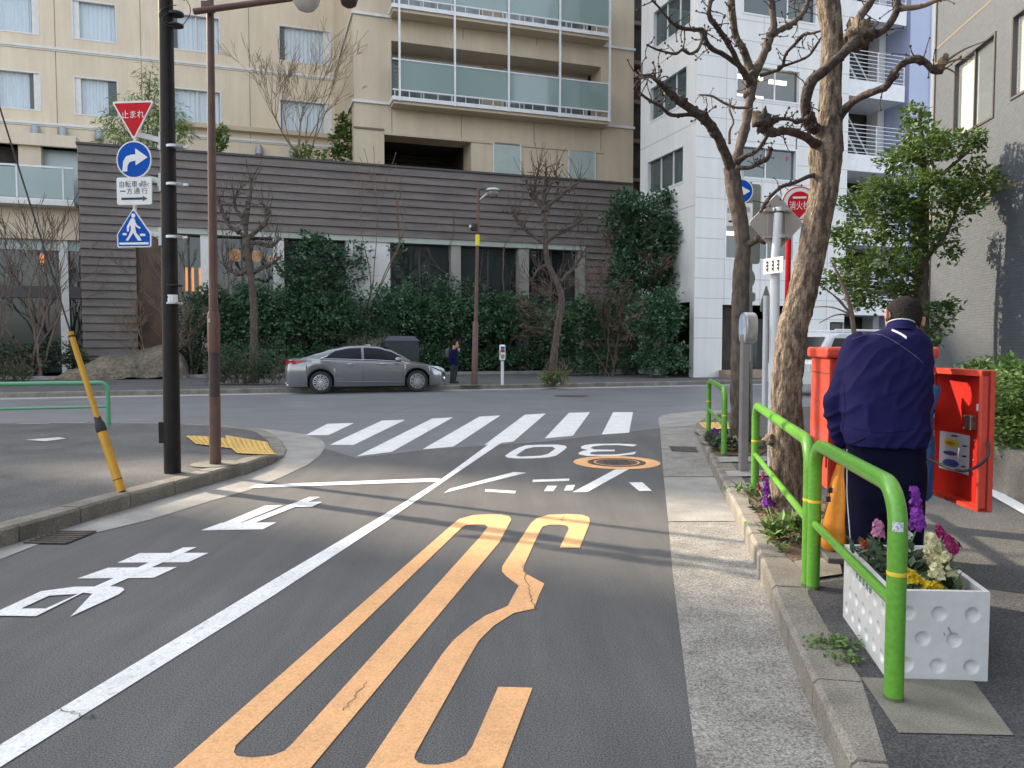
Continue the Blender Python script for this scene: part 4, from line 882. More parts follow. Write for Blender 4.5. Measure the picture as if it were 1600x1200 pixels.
limb(t1, [(1302, 110, 12), (1315, 78, 9, .1), (1330, 48, 9, .2), (1348, 20, 8.5, .3), (1368, -12, 8, .4), (1390, -60, 7, .5)], Y1, 'grey_bark', 5, 4)
limb(t1, [(1282, 232, 12), (1268, 220, 9, -.1), (1250, 210, 7.5, -.2), (1230, 205, 7, -.3), (1210, 207, 7.5, -.35), (1198, 203, 8, -.35), (1190, 192, 8, -.35)], Y1, 'dark_bark', 10, 5)
m = MB(); m.blob(D(1190, 190, Y1 - .35), .065, 1.0, 12, 9, (1, 1, 1.1), 3); pts, rad = stem(m, [(1205, 206, 3, -.35), (1208, 188, 3, -.35), (1230, 186, 2.5, -.3), (1247, 190, 2.5, -.3), (1262, 184, 2, -.25), (1272, 176, 1.8, -.2)], Y1, 5, 6); knobs(m, pts, rad, 12, 2.2); twiglets(m, pts, rad, 10, .09, .004); part('pollard_knob', m, M['dark_bark'], t1, smooth=180)
limb(t1, [(1276, 272, 6), (1258, 278, 4, -.1), (1240, 286, 3.6, -.2), (1222, 292, 3.5, -.3), (1207, 304, 3.5, -.35), (1196, 318, 4, -.4), (1188, 332, 3.5, -.4)], Y1, 'dark_bark', 8, 5, .09, .004)
# ---- far pruned tree
Y2 = 10.4
t2 = thing('pruned_tree', G(1157, 687, .14), 'slimmer pollarded street tree behind the grey post, forking into many knobbly limbs', 'tree')
m = MB(); P = spline([(1157, 690, 21), (1157, 678, 17), (1157, 640, 15), (1157, 590, 14.5), (1157, 540, 14.5), (1157, 480, 13), (1158, 430, 12.5), (1161, 390, 11.5), (1157, 350, 11.5), (1150, 310, 12.5), (1146, 285, 12.5), (1143, 262, 12)], 8); rings = []
for u, v, w in P:
    c = D(u, v, Y2); r = w * Y2 / FPX; ring = []
    for k in range(26):
        a = 2 * math.pi * k / 26; ca, sa = math.cos(a), math.sin(a); q = r * (1 + mnoise.noise(Vector((ca * 3 + 5, sa * 3, c.z * 3))) * .12 + mnoise.noise(Vector((ca * 8 + 5, sa * 8, c.z * 12))) * .09)
        ring.append(Vector((c.x + ca * q, c.y + sa * q, c.z)))
    rings.append(ring)
m.loft(rings); part('trunk', m, M['grey_bark'], t2, smooth=180)
limb(t2, [(1144, 275, 11), (1137, 248, 9.5, -.1), (1127, 225, 9, -.2), (1116, 204, 9, -.3), (1102, 186, 9, -.4), (1082, 172, 8, -.5), (1062, 158, 7.5, -.6), (1044, 143, 6, -.7), (1031, 130, 4.5, -.8), (1016, 119, 3.5, -.9), (1000, 119, 3, -1), (990, 122, 2, -1)], Y2, 'dark_bark', 34, 14, .22, .010)
limb(t2, [(1110, 200, 5, -.3), (1085, 180, 4, -.4), (1050, 180, 3.5, -.5), (1030, 165, 3, -.6), (1012, 155, 2.6, -.7), (990, 138, 2, -.8)], Y2, 'dark_bark', 6, 4, .2, .008)
limb(t2, [(1146, 268, 12), (1153, 240, 10, .1), (1160, 215, 9.5, .2), (1166, 190, 9.5, .3), (1171, 160, 9, .35), (1175, 130, 9.5, .4), (1178, 108, 10, .4)], Y2, 'grey_bark', 4, 5, .2, .008)
limb(t2, [(1176, 118, 8, .4), (1168, 95, 7, .4), (1160, 75, 7, .3), (1150, 58, 6.5, .3), (1146, 30, 6.5, .2), (1143, 0, 6.5, .2), (1140, -50, 5, .1)], Y2, 'grey_bark', 8, 6, .2, .009)
limb(t2, [(1180, 112, 9, .4), (1192, 88, 8, .5), (1202, 62, 7.5, .6), (1209, 40, 6.5, .6), (1207, 15, 6, .6), (1203, -20, 5.5, .6), (1200, -60, 5, .6)], Y2, 'grey_bark', 8, 6, .2, .009)
limb(t2, [(1203, 58, 6, .6), (1218, 47, 5.5, .7), (1236, 38, 5.5, .8), (1250, 26, 5, .9), (1260, 10, 5, 1), (1266, -15, 4, 1)], Y2, 'grey_bark', 10, 10, .22, .009)
limb(t2, [(1172, 128, 6.5, .3), (1160, 108, 5.5, .2), (1145, 95, 5, .1), (1128, 84, 4.5), (1112, 76, 4.5, -.1), (1102, 62, 4.5, -.2), (1098, 48, 5, -.2), (1080, 46, 4, -.3), (1060, 42, 4, -.4), (1045, 30, 2.5, -.5), (1030, 12, 2.2, -.6), (1012, -8, 2, -.7)], Y2, 'dark_bark', 16, 10, .22, .009)
limb(t2, [(1165, 122, 6, .3), (1150, 92, 5, .1), (1140, 72, 5), (1130, 55, 5, -.1), (1118, 40, 5.5, -.2), (1108, 24, 4, -.3), (1110, 5, 4, -.3), (1118, -15, 3, -.3)], Y2, 'dark_bark', 12, 8, .2, .009)
limb(t2, [(1098, 50, 3.4, -.2), (1096, 66, 3, -.3), (1090, 78, 3, -.4), (1078, 84, 3, -.5), (1066, 78, 3, -.6), (1055, 84, 2.4, -.7), (1028, 78, 2, -.8), (1010, 70, 1.6, -.9)], Y2, 'dark_bark', 7, 5, .15, .007)
limb(t2, [(1188, 118, 4, .4), (1208, 112, 3, .3), (1222, 104, 3, .2), (1228, 84, 3, .1), (1243, 68, 3), (1256, 54, 3.4, -.1), (1270, 52, 2.5, -.2), (1290, 46, 2, -.3)], Y2, 'dark_bark', 8, 5, .15, .007)
limb(t2, [(1215, 105, 3, .2), (1240, 98, 2.4, .2), (1262, 88, 2.4, .1), (1272, 76, 2.4), (1285, 55, 1.5)], Y2, 'dark_bark', 5, 4, .15, .007)
limb(t2, [(1152, 252, 6, -.1), (1168, 242, 4.5, -.2), (1182, 236, 4, -.3), (1193, 222, 4, -.4), (1200, 206, 4, -.4), (1196, 192, 4, -.4)], Y2, 'dark_bark', 9, 5, .15, .007)
limb(t2, [(1150, 262, 4, -.2), (1170, 262, 3.5, -.3), (1188, 254, 4, -.4), (1200, 246, 5, -.5), (1204, 232, 3, -.5)], Y2, 'dark_bark', 8, 6, .12, .007)
limb(t2, [(1170, 168, 3, .2), (1150, 168, 2.4, .1), (1130, 160, 2.4), (1112, 150, 2, -.1), (1092, 148, 1.5, -.2)], Y2, 'twig', 3, 4, .15, .006)
limb(t2, [(1140, 225, 3, -.1), (1140, 205, 2.4, -.1), (1146, 190, 2, -.1), (1140, 172, 2, -.1), (1142, 160, 1.5, -.1)], Y2, 'twig', 3, 3, .12, .006)
m = MB(); m.blob(D(1192, 376 , Y2 - .2), .05, .6, 8, 6); stem(m, [(1160, 384, 8), (1176, 378, 6, -.1), (1186, 372, 6, -.2)], Y2); part('branch_stub', m, M['grey_bark'], t2, smooth=180)
# ---- leafy evergreen street tree on the right
Y3 = 13.6
t3 = thing('evergreen_tree', G(1441, 655, .14), 'leafy green street tree in front of the grey tiled wall', 'tree')
m = MB(); stem(m, [(1441, 680, 15), (1442, 620, 12), (1441, 540, 11), (1439, 470, 10.5), (1441, 400, 9.5), (1443, 340, 8), (1443, 280, 6), (1440, 220, 4), (1436, 170, 2)], Y3, 8, 12, .2); stem(m, [(1430, 660, 7), (1431, 560, 7, .2), (1432, 460, 6, .3), (1430, 380, 5, .3), (1424, 320, 3, .3)], Y3, 6, 8); part('trunk', m, M['grey_bark'], t3, smooth=180)
brs = [((1440, 400), (1475, 370), (1498, 320), (1512, 285)), ((1438, 440), (1410, 420), (1370, 400), (1320, 385)), ((1440, 330), (1400, 300), (1360, 285)), ((1440, 460), (1405, 455), (1345, 445), (1300, 436)), ((1442, 300), (1480, 265), (1515, 235)), ((1440, 540), (1460, 515), (1478, 485)), ((1432, 470), (1400, 450), (1395, 430)), ((1442, 260), (1425, 220), (1412, 190)), ((1440, 420), (1465, 385), (1500, 375))]
for b in brs:
    m = MB(); s = random.uniform(-.8, .8); stem(m, [(u, v, 3.6 - i * .9, s * i / 3) for i, (u, v) in enumerate(b)], Y3, 5, 6); part('branch', m, M['grey_bark'], t3)
cl = [(1431, 182, 20, 24, 26), (1440, 215, 26, 16, 22), (1455, 232, 34, 24, 50), (1500, 226, 34, 20, 46), (1528, 278, 32, 24, 52), (1550, 288, 14, 14, 12), (1408, 250, 34, 22, 50), (1376, 304, 40, 22, 60), (1340, 318, 30, 14, 26), (1450, 300, 48, 34, 110), (1506, 318, 28, 24, 44), (1400, 330, 40, 22, 60), (1350, 362, 48, 20, 62), (1418, 375, 42, 26, 70), (1480, 360, 22, 20, 22), (1318, 376, 22, 12, 18), (1380, 412, 52, 22, 74), (1325, 412, 26, 10, 18), (1304, 438, 30, 9, 22), (1352, 446, 40, 14, 34), (1395, 462, 30, 26, 40), (1420, 440, 20, 22, 24), (1474, 486, 20, 20, 26), (1463, 520, 12, 16, 12), (1350, 474, 24, 18, 20), (1484, 396, 20, 12, 12)]
bl = []
for u, v, a, b, nn in cl:
    k = Y3 / FPX; bl.append((D(u, v, Y3 + random.uniform(-.5, .5) - max(0, (u - 1455) / 110.)), (a * k, max(a, b) * k * 1.1, b * k), int(nn * 1.4)))
for q in range(0, len(bl), 5):
    m = MB(); foliage(m, bl[q:q + 5], .098, 9, .11, .8, .25); part('crown', m, M['tree_leaf'], t3)
# thin bare sapling beside it
ts = thing('bare_sapling', G(1340, 640, .14), 'thin leaning bare sapling between the mailbox and the white building', 'sapling')
m = MB(); pts, rad = stem(m, [(1342, 640, 4), (1337, 540, 4), (1326, 470, 3.2), (1312, 435, 2.2), (1300, 410, 1.2)], 11.2, 6, 6)
for e in ((1270, 480), (1280, 505), (1292, 455), (1272, 440)): stem(m, [(1330, 492, 1.6), ((1330 + e[0]) / 2, (492 + e[1]) / 2 - 6, 1.1), (e[0], e[1], .6)], 11.2, 4, 5)
part('trunk', m, M['twig'], ts)
# ---- evergreens and hedge in front of the clad building
PH = KF.off(-10.1)
def hp(u, v, off=0.0): return KF.off(-10.1 + off).hit(u, v)
def mass(name, lb, cat, ell, size, per, mt, spread=.3, off=0.0, group=None, stems=(), flat=.8, shell=.3):
    base = hp(ell[0][0], 585, off); t = thing(name, Vector((base.x, base.y, .12)), lb, cat, group); bl = []
    for u, v, a, b, nn in ell:
        p = hp(u, v, off + random.uniform(-.3, .3)); k = p.y / FPX; bl.append((p, (a * k, min(a, b) * k * .9, b * k), nn))
    for q in range(0, len(bl), 8):
        m = MB(); foliage(m, bl[q:q + 8], size, per, spread, flat, shell); part('crown' if cat == 'tree' else 'foliage', m, M[mt], t)
    for s in stems:
        m = MB(); p0 = hp(s[0][0], s[0][1], off); stem(m, s, p0.y, 5, 6); part('trunk', m, M['grey_bark'], t)
    return t
random.seed(11)
def hedge(u0, u1, vtop, lb, seedv, off=0.0):
    ell = []; u = u0
    while u < u1:
        vt = vtop(u) - 17 + random.uniform(-9, 9); a = random.uniform(26, 40); hgt = (584 - vt) / 2
        ell.append((u, vt + hgt * .62, a, hgt * .62, 185)); ell.append((u + 8, 560, a, 25, 80)); u += a * .95
    return mass('hedge', lb, 'hedge', ell, .17, 9, 'hedge_leaf', .22, off, 'dark hedges in front of the clad building')
hedge(440, 700, lambda u: 470 + 6 * math.sin(u * .05), 'dark green hedge behind the parked car and the black cabinet', 1)
hedge(700, 870, lambda u: 474 + 8 * math.sin(u * .04), 'dark green hedge behind the standing pedestrian and the street lamp', 2)
hedge(1008, 1056, lambda u: 470, 'dark green hedge end standing before the dark opening of the white building', 5, 6.6)
hedge(880, 1020, lambda u: 486 - 18 * math.sin((u - 880) / 60.) ** 2, 'dark green hedge between the knobbly tree and the tall evergreen', 3, 3.5)
hedge(330, 440, lambda u: 462 + 8 * math.sin(u * .09), 'dark green hedge left of the camellia, behind the brown post', 4, -.1)
mass('evergreen_tree', 'broad dark evergreen rising behind the parked car', 'tree', [(500, 400, 45, 30, 70), (470, 430, 40, 28, 60), (535, 425, 42, 30, 70), (500, 455, 62, 30, 100), (555, 400, 28, 18, 28), (455, 470, 45, 25, 60), (490, 378, 24, 14, 24)], .20, 9, 'camellia_leaf', .25, -.6, None, [((505, 590, 5), (503, 500, 4), (500, 420, 2.5))])
mass('evergreen_tree', 'dark evergreen shrub tree before the middle window of the clad building', 'tree', [(660, 445, 40, 22, 46), (640, 470, 45, 22, 50), (700, 450, 34, 20, 32), (620, 400, 8, 20, 8), (745, 455, 30, 20, 26)], .19, 8, 'camellia_leaf', .3, -.5, None, [((662, 590, 4), (660, 500, 3), (655, 440, 1.5))])
mass('evergreen_tree', 'tall dark evergreen against the left face of the white building', 'tree', [(u, v_, a_, b_, int(n_ * 2.6)) for u, v_, a_, b_, n_ in [(1040, 330, 36, 32, 62), (1000, 340, 30, 32, 50), (1065, 310, 22, 18, 24), (1030, 375, 44, 34, 90), (1060, 400, 34, 32, 60), (1010, 420, 40, 34, 70), (1050, 450, 40, 36, 84), (965, 355, 22, 30, 24), (1072, 352, 14, 16, 14), (1045, 490, 46, 30, 80), (1080, 440, 12, 24, 14), (980, 320, 24, 22, 24), (990, 380, 34, 30, 50), (975, 430, 30, 40, 46), (1066, 372, 22, 30, 34), (1072, 462, 22, 30, 40), (1050, 480, 40, 26, 60)]], 1.9 * .1, 11, 'camellia_leaf', .27, 5.0, None, [((1040, 590, 6), (1038, 470, 5), (1030, 340, 3))])
mass('shrub', 'leafy green shrub beside the rock, right of the black pole', 'shrub', [(300, 500, 22, 36, 40), (312, 540, 24, 28, 36), (298, 560, 18, 20, 26), (322, 470, 16, 20, 18)], .19, 8, 'shrub_leaf', .25, .3)
mass('ground_shrub', 'low green undergrowth at the left under the bare shrubs', 'shrub', [(30, 560, 44, 22, 60), (90, 555, 40, 20, 50), (-40, 560, 40, 22, 40), (140, 566, 30, 12, 24)], .22, 8, 'shrub_leaf', .3, .1)
# rounded clipped bushes by the kerb
def bush(lb, pts, y0, size=.075, mt='shrub_leaf', per=8):
    t = thing('clipped_bush', G(pts[0][0], 603, .14), lb, 'bush'); bl = []
    for u, v, a, b, nn in pts:
        p = D(u, v, y0); k = y0 / FPX; bl.append((p, (a * k, min(a, b * 1.4) * k, b * k), nn))
    m = MB(); foliage(m, bl, size, per, .1, .8, .55); part('foliage', m, M[mt], t)
    m = MB()
    for u, v, a, b, nn in pts:
        for q in range(4): p = D(u + random.uniform(-a, a) * .4, 603, y0); bare(m, Vector((p.x, p.y, .12)), Vector((random.uniform(-.4, .4), random.uniform(-.3, .3), 1)), .5, .025, 2)
    part('stem', m, M['twig'], t)
bush('rounded clipped grey green bush behind the brown lamp post, left of the car', [(355, 568, 32, 28, 200), (392, 566, 34, 28, 210), (425, 570, 28, 24, 150), (376, 582, 44, 20, 160), (335, 578, 16, 22, 70)], 25.9)
bush('small round green bush at the far left pavement edge', [(18, 583, 28, 15, 140), (36, 586, 18, 12, 60)], 27.0)
bush('small tuft of green leaves at the foot of the knobbly street tree', [(858, 590, 16, 8, 46), (876, 588, 10, 8, 26)], 25.8, .1, 'bright_leaf', 7)
# terrace plants on the roof of the clad building
def terrace(name, lb, cat, off, ell, size, per, mt, spread, flat=.7, droop=0.0, wr=(.24, .34)):
    pl = PA.off(off); b = pl.hit(ell[0][0], 540); t = thing(name, Vector((b.x, b.y, PA.z(130, 226) - .3)), lb, cat); bl = []
    for u, v, a, bb, nn in ell:
        p = pl.hit(u, v); k = p.y / FPX; bl.append((p, (a * k, a * k * .8, bb * k), nn))
    m = MB(); foliage(m, bl, size, per, spread, flat, .2, droop, wr); part('foliage', m, M[mt], t); return t, pl
t, pl = terrace('bamboo', 'feathery bright green bamboo on the terrace behind the stop sign', 'bamboo', -3.5, [(235, 125, 16, 22, 16), (250, 150, 28, 20, 24), (215, 168, 34, 18, 30), (190, 190, 32, 20, 30), (240, 190, 40, 26, 54), (270, 185, 22, 26, 26), (185, 215, 26, 16, 26), (235, 225, 44, 16, 46), (285, 205, 16, 18, 14)], .32, 16, 'bamboo_leaf', .42, .6, .55, (.06, .10))
m = MB()
for u, v in ((235, 112), (205, 160), (180, 185), (262, 150), (285, 190)): q = pl.hit(228, 245); stem(m, [(228 + (u - 228) * .2, 262, 1.6), ((228 + u) / 2, (245 + v) / 2, 1.2), (u, v, .5)], q.y, 5, 5)
part('stem', m, M['tan_twig'], t)
terrace('terrace_shrub', 'upright green shrub on the terrace just right of the brown post', 'shrub', -3.0, [(345, 215, 9, 22, 22), (340, 230, 12, 14, 16)], .26, 8, 'bright_leaf', .2)
terrace('terrace_shrub', 'dense green conical shrub on the terrace at the corner of the balcony block', 'shrub', -2.2, [(540, 195, 12, 22, 30), (534, 225, 17, 26, 50), (530, 245, 20, 16, 34)], .24, 8, 'tree_leaf', .2)
terrace('terrace_shrub', 'low grassy green tuft under the bare terrace shrub', 'shrub', -2.5, [(480, 242, 26, 9, 34)], .24, 7, 'bamboo_leaf', .22)
random.seed(5)
def baretree(name, lb, base, limbs, mt, cat, trunk=None, group=None):
    t = thing(name, base, lb, cat, group)
    if trunk:
        m = MB(); stem(m, trunk[1], trunk[0], 6, 10, .25); part('trunk', m, M[trunk[2]], t, smooth=180)
    for i, (p, d, L, r, kw) in enumerate(limbs):
        m = MB(); bare(m, p, d, L, r, **kw); part('branch', m, M[mt], t)
    return t
pl = PA.off(-2.5); b = pl.hit(470, 250); k = b.y / FPX
baretree('bare_shrub', 'wide bare twiggy shrub on the terrace in front of the hotel wing', b, [(b + Vector((random.uniform(-.3, .3), 0, -.2)), Vector((x, random.uniform(-.3, .3), z)), 2.4, .05, dict(depth=4, split=(2, 4), ang=.42, up=.12, shrink=.68, n=4, minr=.008)) for x, z in ((-.75, 1), (-.4, 1.2), (-.1, 1.4), (.2, 1.3), (.5, 1.1), (-.55, .8))], 'tan_twig', 'shrub')
# knobbly pruned street trees across the road
def far_pruned(lb, y, trunk, tips, mt='grey_bark', tw=6):
    t = thing('pruned_tree', D(trunk[0][0], trunk[0][1], y), lb, 'tree', None)
    m = MB(); stem(m, trunk, y, 6, 10, .3); part('trunk', m, M['grey_bark'], t, smooth=180)
    for pix in tips:
        m = MB(); pts, rad = stem(m, pix, y, 4, 6, .4); knobs(m, pts, rad, 9, 1.7); twiglets(m, pts, rad, tw + 5, .34, .012)
        for _ in range(9): i = random.randrange(len(pts) // 2, len(pts)); bare(m, pts[i], Vector((random.uniform(-.7, .7), random.uniform(-.6, .6), 1)), .55, .016, 1, (1, 2), .4, .3, .6, n=4, minr=.008)
        part('branch', m, M[mt], t)
far_pruned('knobbly pruned street tree across the road, right of the slim street lamp', 26.0, [(862, 604, 10), (863, 588, 7), (867, 545, 5.6), (873, 500, 5.2), (878, 470, 5), (872, 446, 4.8), (862, 425, 4.6), (855, 408, 4.4), (852, 380, 4)],
    [[(853, 385, 4), (852, 350, 3.6), (850, 320, 3.6), (852, 290, 2.6), (854, 262, 1.4)], [(853, 380, 4), (838, 372, 3), (822, 358, 3), (810, 345, 2.6), (800, 330, 1.8)], [(853, 378, 4), (870, 366, 3.4), (886, 358, 3), (898, 350, 2.8), (915, 340, 1.4)], [(851, 330, 3.4), (838, 312, 3), (828, 300, 2.6), (822, 282, 1.6)], [(851, 326, 3.4), (868, 312, 3), (882, 300, 2.8), (895, 290, 2.2), (905, 284, 1)], [(876, 440, 3.4), (890, 425, 2.4), (900, 415, 2.2), (910, 395, 1.4)], [(868, 312, 2.6), (872, 290, 2), (868, 268, 1.2)], [(838, 312, 2.2), (836, 290, 1.8), (842, 266, 1.2)], [(858, 412, 3), (842, 420, 2), (830, 440, 1.4)]])
far_pruned('knobbly pruned street tree across the road, just right of the brown post', 27.2, [(396, 600, 9), (396, 560, 6.5), (397, 500, 6), (393, 440, 5.5), (388, 400, 5.5), (386, 372, 5)],
    [[(386, 374, 4), (384, 348, 4), (388, 325, 3.4), (392, 300, 2.4), (394, 280, 1.2)], [(386, 372, 4), (372, 362, 3.2), (358, 352, 3), (348, 332, 2.4), (342, 312, 1.4)], [(387, 372, 4), (402, 360, 3.2), (414, 348, 3), (420, 332, 2.6), (410, 318, 1.8)], [(388, 420, 3), (372, 428, 2.6), (360, 422, 2.4), (350, 412, 1.6)], [(390, 425, 3), (408, 420, 2.4), (424, 412, 2.2), (440, 400, 1.2)], [(386, 350, 3), (374, 335, 2.6), (366, 318, 2), (372, 300, 1.4)], [(390, 380, 3), (410, 380, 2.6), (425, 385, 2.4), (438, 372, 1.4)]])
# multi-stemmed bare shrubs
def stems_at(u, v, off, dirs, L, r, **kw):
    p = hp(u, v, off); p.z = .12; return p, [(p + Vector((random.uniform(-.25, .25), random.uniform(-.2, .2), 0)), Vector((x, random.uniform(-.25, .25), z)), L, r, kw) for x, z in dirs]
p, l = stems_at(60, 580, .3, [(-.5, 1), (-.2, 1.2), (.15, 1.3), (.4, 1), (-.05, 1.2)], 2.9, .07, depth=4, split=(2, 3), ang=.5, up=.2, shrink=.68, n=5, minr=.011)
baretree('bare_shrub', 'large leafless many stemmed shrub at the left edge before the annex', p, l, 'twig', 'shrub')
p, l = stems_at(-10, 580, .6, [(-.2, 1.2), (.25, 1.1), (.5, 1)], 2.6, .06, depth=4, split=(2, 3), ang=.5, up=.2, shrink=.68, n=5, minr=.011)
baretree('bare_shrub', 'leafless shrub cut by the left edge of the photo', p, l, 'twig', 'shrub')
p, l = stems_at(250, 575, .4, [(-.5, .7), (-.2, .9), (.3, .8), (.1, 1)], 1.7, .03, depth=3, split=(2, 4), ang=.5, up=.1, shrink=.65, n=4, minr=.009)
baretree('bare_shrub', 'low pale bare shrub behind the rock', p, l, 'tan_twig', 'shrub')
p, l = stems_at(300, 585, .2, [(-.2, 1), (.15, 1.1), (.35, 1)], 2.8, .04, depth=4, split=(2, 3), ang=.4, up=.2, shrink=.66, n=4, minr=.009)
baretree('bare_shrub', 'thin bare tree between the black pole and the brown post', p, l, 'twig', 'tree')
p, l = stems_at(562, 590, -.3, [(.05, 1), (.3, 1.1)], 4.4, .07, depth=3, split=(2, 3), ang=.32, up=.3, shrink=.62, n=5, minr=.012)
baretree('bare_tree', 'slender bare tree before the wide pale concrete column', p, l, 'tan_twig', 'tree')
p, l = stems_at(780, 590, -.4, [(-.3, 1), (.15, 1.1), (.45, .9)], 3.6, .07, depth=4, split=(2, 3), ang=.5, up=.15, shrink=.66, n=5, minr=.011)
baretree('bare_tree', 'spreading bare tree behind the slim street lamp', p, l, 'twig', 'tree')
p, l = stems_at(950, 588, 4.2, [(-.5, 1), (-.25, 1.2), (.1, 1.2), (.3, 1), (-.1, 1.3)], 2.5, .03, depth=5, split=(2, 4), ang=.42, up=.02, shrink=.66, n=4, minr=.0065)
baretree('bare_tree', 'fine twigged reddish bare maple at the right end of the clad building', p, l, 'red_twig', 'tree')
# rock
rk = MB(); prof = [(88, 588), (100, 580), (118, 574), (138, 567), (160, 558), (182, 552), (205, 547), (230, 542), (252, 538), (266, 539), (276, 546), (284, 556), (290, 570), (294, 588)]
prof = spline([(u, v) for u, v in prof], 4); rings = []
for o_, hs in ((1.75, .05), (1.6, .45), (1.35, .74), (1.05, .92), (.7, 1.0), (.2, .95), (-.3, .6), (-.6, .1)):
    ring = []
    for u, v in prof:
        p = hp(u, v, .9); z = .1 + (p.z - .1) * hs; q = p + N_ST * (o_ - .7) + E_ST * ((1 - hs) * .25); nn = Vector((q.x, q.y, z))
        ring.append(nn + Vector((0, 0, 1)) * (.13 * mnoise.noise(nn * 1.1) + .06 * mnoise.noise(nn * 3.2)) + N_ST * (.16 * mnoise.noise(nn * .9 + Vector((7, 0, 0))) + .06 * mnoise.noise(nn * 3)))
    rings.append(ring)
rk.loft(rings, cap=False, closed=False)
tag(part('rock', rk, mat('rock', (.215, .18, .13), .9, (.10, .088, .064), 1.4, 10, .35, .65, bump=1, bscale=6, dist=.15, speck=(9, .35)), smooth=50), 'large tan boulder with a slanting top beside the dark clad wall', 'rock')
# ---- right-hand planting: concrete planter wall, clipped hedge, leafy shrub
b0 = G(1548, 764, .14); EWn = Vector((.16, 1, 0)).normalized(); sd = Vector((EWn.y, -EWn.x, 0))
m = MB(); P0 = b0 - EWn * 4.5; P1 = b0 + EWn * 1.5; hh = .40
m.prism([Vector((p.x, p.y, .13)) for p in (P0, P1, P1 + sd * .16, P0 + sd * .16)], Vector((0, 0, hh))); tag(part('planter_wall', m, M['kerb'], bevel=.012), 'low weathered concrete planter wall along the right pavement', 'wall')
m = MB(); m.prism([Vector((p.x, p.y, .13)) for p in (P0 + sd * .16, P1 + sd * .16, P1 + sd * 4.2, P0 + sd * 4.2)], Vector((0, 0, hh - .05))); o = struct('planting_bed', m, M['soil'], 'soil behind the planter wall')
th = thing('hedge', b0 + EWn * 1 + sd * .66, 'clipped green hedge along the foot of the grey tiled wall', 'hedge')
m = MB(); bl = []
for i in range(13):
    q = b0 + EWn * (-.2 + i * .2) + sd * (.66 + random.uniform(-.08, .08)); bl.append((Vector((q.x, q.y, .84)), (.3, .5, .42), 90))
foliage(m, bl, .06, 9, .07, .8, .7); part('foliage', m, M['tree_leaf'], th)
tp = thing('shrub', b0 + EWn * .3 + sd * .7, 'loose feathery green shrub spilling over the planter wall at the right edge', 'shrub')
m = MB(); bl = []
for i in range(14): q = b0 + EWn * random.uniform(-1.1, 1.0) + sd * random.uniform(.1, .9); bl.append((Vector((q.x, q.y, random.uniform(.6, 1.05))), (.24, .24, .2), 60))
foliage(m, bl, .055, 9, .1, .5, .1, .25); part('foliage', m, M['bright_leaf'], tp)
tq = thing('shrub', b0 + EWn * .8 + sd * .6, 'broad leaved bright green plant above the planter wall', 'shrub')
m = MB(); bl = []
for i in range(6): q = b0 + EWn * random.uniform(.2, 1.4) + sd * random.uniform(.3, .9); bl.append((Vector((q.x, q.y, random.uniform(.9, 1.12))), (.22, .22, .16), 22))
foliage(m, bl, .11, 7, .1, .7, .2); part('foliage', m, M['bright_leaf'], tq)
# ================================================================= STREET FURNITURE
ZU = Vector((0, 0, 1))
M['black_pole'] = mat('black_brown_pole', (.010, .008, .008), .5, (.017, .013, .012), 6, 6, spec=.25)
M['brown_pole'] = mat('brown_painted_pole', (.145, .078, .062), .55, (.11, .06, .05), 7, 8, bump=.1, bscale=60)
M['dark_brown'] = mat('dark_brown_pole', (.06, .037, .034), .55, (.045, .028, .026), 7)
M['galv'] = mat('galvanised_steel', (.52, .54, .56), .4, (.42, .44, .46), 10, 6, metal=.55)
M['light_grey'] = mat('light_grey_paint', (.60, .61, .60), .5, (.50, .51, .50), 5, 6)
M['white_pole'] = mat('white_pole_paint', (.66, .69, .71), .4, (.58, .60, .62), 4, 6)
M['sign_back'] = mat('sign_back', (.42, .385, .35), .6, (.36, .33, .30), 3, 5)
M['grey_back'] = mat('grey_sign_back', (.26, .26, .235), .6, (.21, .21, .19), 3)
M['sign_red'] = mat('sign_red', (.60, .010, .018), .55, spec=.15, c2=(.54, .012, .02), scale=3)
M['sign_blue'] = mat('sign_blue', (.003, .085, .44), .55, c2=(.003, .075, .39), scale=3, spec=.12)
M['sign_white'] = mat('sign_white', (.80, .80, .79), .45, (.72, .72, .70), 5)
M['ink'] = mat('black_lettering', (.02, .02, .022), .6)
M['ink_red'] = mat('dark_red_lettering', (.22, .03, .04), .6)
M['green_rail'] = mat('green_rail_paint', (.125, .36, .035), .38, (.105, .31, .03), 6, 6, coat=.2, speck=(60, .12), blotch=(6, .14))
M['mint_rail'] = mat('mint_rail_paint', (.10, .36, .18), .4, (.09, .32, .16), 5, coat=.2)
M['yellow_plastic'] = mat('yellow_guard', (.62, .31, .015), .45, (.54, .27, .015), 5, 6)
M['yellow_tape'] = mat('yellow_tape', (.80, .52, .03), .5)
M['rubber'] = mat('black_rubber', (.018, .018, .018), .7, (.03, .03, .03), 20)
def signface(parent, c, X, Y, N, outline, mt, name='face', th=.004, back=.012):
    m = MB(); m.prism([c + X * x + Y * y - N * back for x, y in outline], N * (back + th)); return part(name, m, M[mt], parent)
def decal(parent, c, X, Y, N, polys, mt, h=.005, name='symbol'):
    m = MB()
    for i, lp in enumerate(polys):
        loops = lp if isinstance(lp[0], list) else [lp]; m.flat([[c + X * x + Y * y + N * (h + i * .0008) for x, y in l] for l in loops])
    return part(name, m, M[mt], parent)
def ngon(r, n=40, cx=0, cy=0, a0=0, a1=2 * math.pi): return [(cx + r * math.cos(a0 + (a1 - a0) * i / n), cy + r * math.sin(a0 + (a1 - a0) * i / n)) for i in range(n)]
